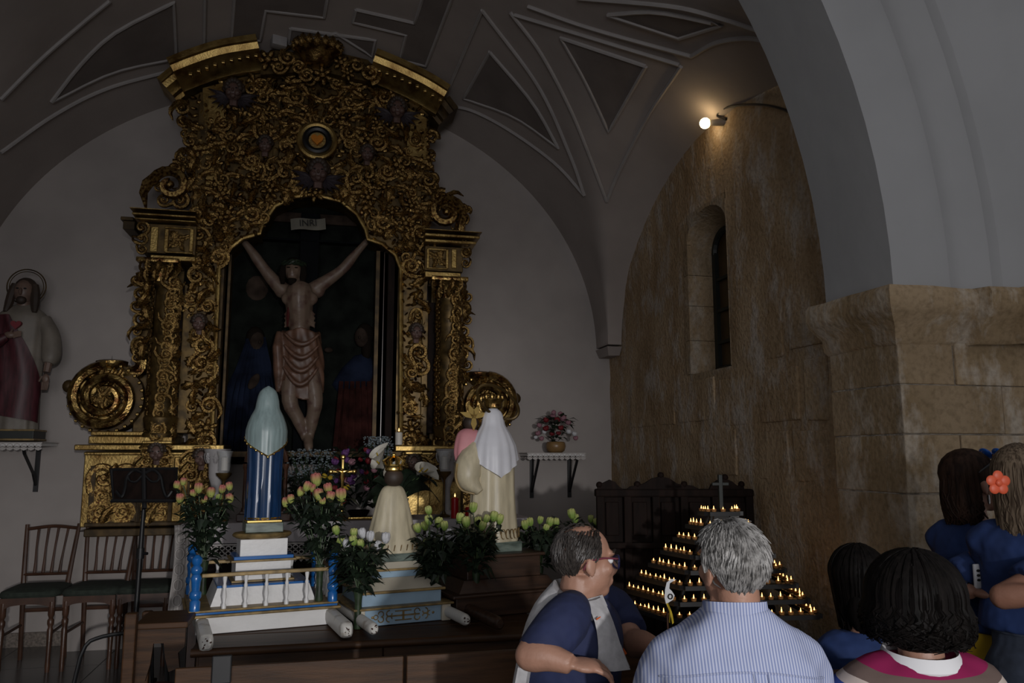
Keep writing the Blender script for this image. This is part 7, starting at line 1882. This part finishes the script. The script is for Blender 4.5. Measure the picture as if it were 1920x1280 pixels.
lg = MB()
for s in (-1, 1):
    limb(lg, [V(s * .08, 0, sz - .6), V(s * .085, .01, .50), V(s * .085, -.01, .28), V(s * .085, -.02, .07)], [.08, .072, .058, .052, .05, .042, .032, .034]); part('shoe', MB().ell((s * .085, .04, .04), (.042, .12, .04), 12, 8), 'collar_white', r)
rpart('legs', lg, .012, 'skin_tan', r, 3)
wr_ = ra[1][1]; dv = (ra[1][1] - ra[1][0]).normalized()
def bangle(p, dv, rr_, th, mt):
    fr_ = frames([p, p + dv])[0]; part('bracelet', MB().tube([p + (fr_[0] * math.cos(t) + fr_[1] * math.sin(t)) * rr_ for t in [2 * PI * i / 16 for i in range(17)]], th, 6, False), mt, r)
bangle(wr_ - dv * .03, dv, .030, .007, 'denim'); bangle(wr_ - dv * .045, dv, .031, .004, 'black_plastic'); bangle(wr_ - dv * .02, dv, .029, .004, 'silver')
r.location = o; r.rotation_euler.z = rz_
fan_p = atd(1833, 1080, d5 - .20)
fn = thing('folding_fan', 'small white and black patterned folded fan held by the standing woman', 'fan', fan_p + V(0, 0, -.06))
part('fan_body', MB().cbox(fan_p, (.030, .012, .085), .004), 'paper', fn, False)
for k in range(3): part('fan_mark', MB().ell(fan_p + V(-.002, -.007, .020 - .016 * k), (.008, .002, .005), 8, 5), 'ink', fn)
# standing woman with long fair hair and the orange flower clip
d6 = 2.84; SR6 = CAMDEG - 48; o6 = atd(1918, 900, d6)
i6 = lambda px, py, dd: Matrix.Rotation(-math.radians(SR6), 3, 'Z') @ (atd(px, py, d6 + dd) - V(o6.x, o6.y, 0))
ra = {1: (i6(1880, 1118, -.16), i6(1975, 1112, -.26), V(0, 0, 1)), -1: (i6(1950, 1110, .16), i6(1990, 1110, .0), V(0, 0, 1))}
r, o, rz_, hc_, HR_, sz = woman('standing woman with long fair hair, orange flower clip, blue shirt and jeans', 1918, 900, d6, SR6, 'skin_tan', 'blue_shirt', 'hair_blonde', True, -4, .165, arms=ra, drop=.175, hem=.33)
m = locks(HR_, hc_, 520, .22, 9, back_only(1.0), .006, (.090, .110, .104), .0105, .004, .014); m.ell(HR_ @ V(0, -.02, .035) + hc_, (.086, .104, .096), 16, 10, HR_); m.ell(HR_ @ V(0, -.06, -.10) + hc_, (.07, .045, .11), 16, 10, HR_)
part('hair', m, 'hair_blonde', r)
lg = MB(); lg.ell((0, -.01, sz - .36), (.138, .105, .12)); lg.ell((0, -.03, sz - .50), (.168, .128, .17), 18, 10)
for s in (-1, 1):
    limb(lg, [V(s * .08, -.02, sz - .54), V(s * .09, 0, .55), V(s * .09, -.01, .30), V(s * .09, -.02, .07)], [.10, .09, .08, .07, .062, .056, .05, .046]); part('shoe', MB().ell((s * .09, .04, .04), (.042, .12, .04), 12, 8), 'collar_white', r)
je = rpart('jeans', lg, .011, 'denim', r, 4)
part('waistband', MB().lathe([(.142, 0), (.145, .01), (.140, .045)], (0, -.01, sz - .335), 28, 1.0, .80, False), 'denim', je)
r.location = o; r.rotation_euler.z = rz_
cp = atd(1872, 905, d6 - .10); clip = thing('flower_hair_clip', 'bright orange five petal flower clip in the fair hair of the standing woman', 'hair clip', cp)
pm = MB(); cd = -FWH
u_ = FWH.cross(V(0, 0, 1)).normalized()
for k in range(5):
    a = 2 * PI * k / 5 + .3; part('petal', MB().ell(cp + (u_ * math.cos(a) + V(0, 0, 1) * math.sin(a)) * .024, (.018, .006, .018), 12, 8, Matrix.Rotation(-YAW, 3, 'Z')), 'clip_orange', clip)
part('centre', MB().ell(cp + cd * .004, (.012, .007, .012), 10, 7), 'clip_orange', clip)
# paper pennant on a stick with yellow ribbon, standing on the pew
pd = 3.12; pbz = at(600, 1222, 3.22).z
q0 = atd(1252, 1175, pd); pn = thing('paper_pennant', 'white curved paper pennant with yellow ribbon on a thin stick above the pew', 'pennant', V(q0.x, q0.y, pbz + .001))
part('stick', MB().tube([V(q0.x, q0.y, pbz + .001), atd(1250, 1090, pd)], .003, 6), 'wood_chair', pn)
ol_ = [(1268, 1086), (1258, 1085), (1250, 1092), (1247, 1105), (1246, 1120), (1249, 1133), (1254, 1129), (1262, 1124), (1265, 1116), (1260, 1108), (1255, 1103), (1256, 1093)]
f_ = [atd(x_, y_, pd - .006) for x_, y_ in ol_]; b__ = [p + FWH * .003 for p in f_]
part('paper_shape', MB().add(f_ + b__, [tuple(range(12)), tuple(range(23, 11, -1))] + [(i, 12 + i, 12 + (i + 1) % 12, (i + 1) % 12) for i in range(12)]), 'paper', pn, False)
part('paper_mark', MB().tube([atd(1257 + 4 * math.cos(t), 1118 + 4.5 * math.sin(t), pd - .01) for t in [2 * PI * i / 12 for i in range(13)]], .0022, 5, False), 'ink', pn)
for a, b_ in (((1251, 1131), (1262, 1168)), ((1252, 1131), (1255, 1166))): part('ribbon', MB().tube(interp([atd(*a, pd - .008), atd((a[0] + b_[0]) / 2 + 2, (a[1] + b_[1]) / 2, pd - .02), atd(*b_, pd - .008)], 8), .006, 6, True, .25), 'ribbon_yellow', pn)
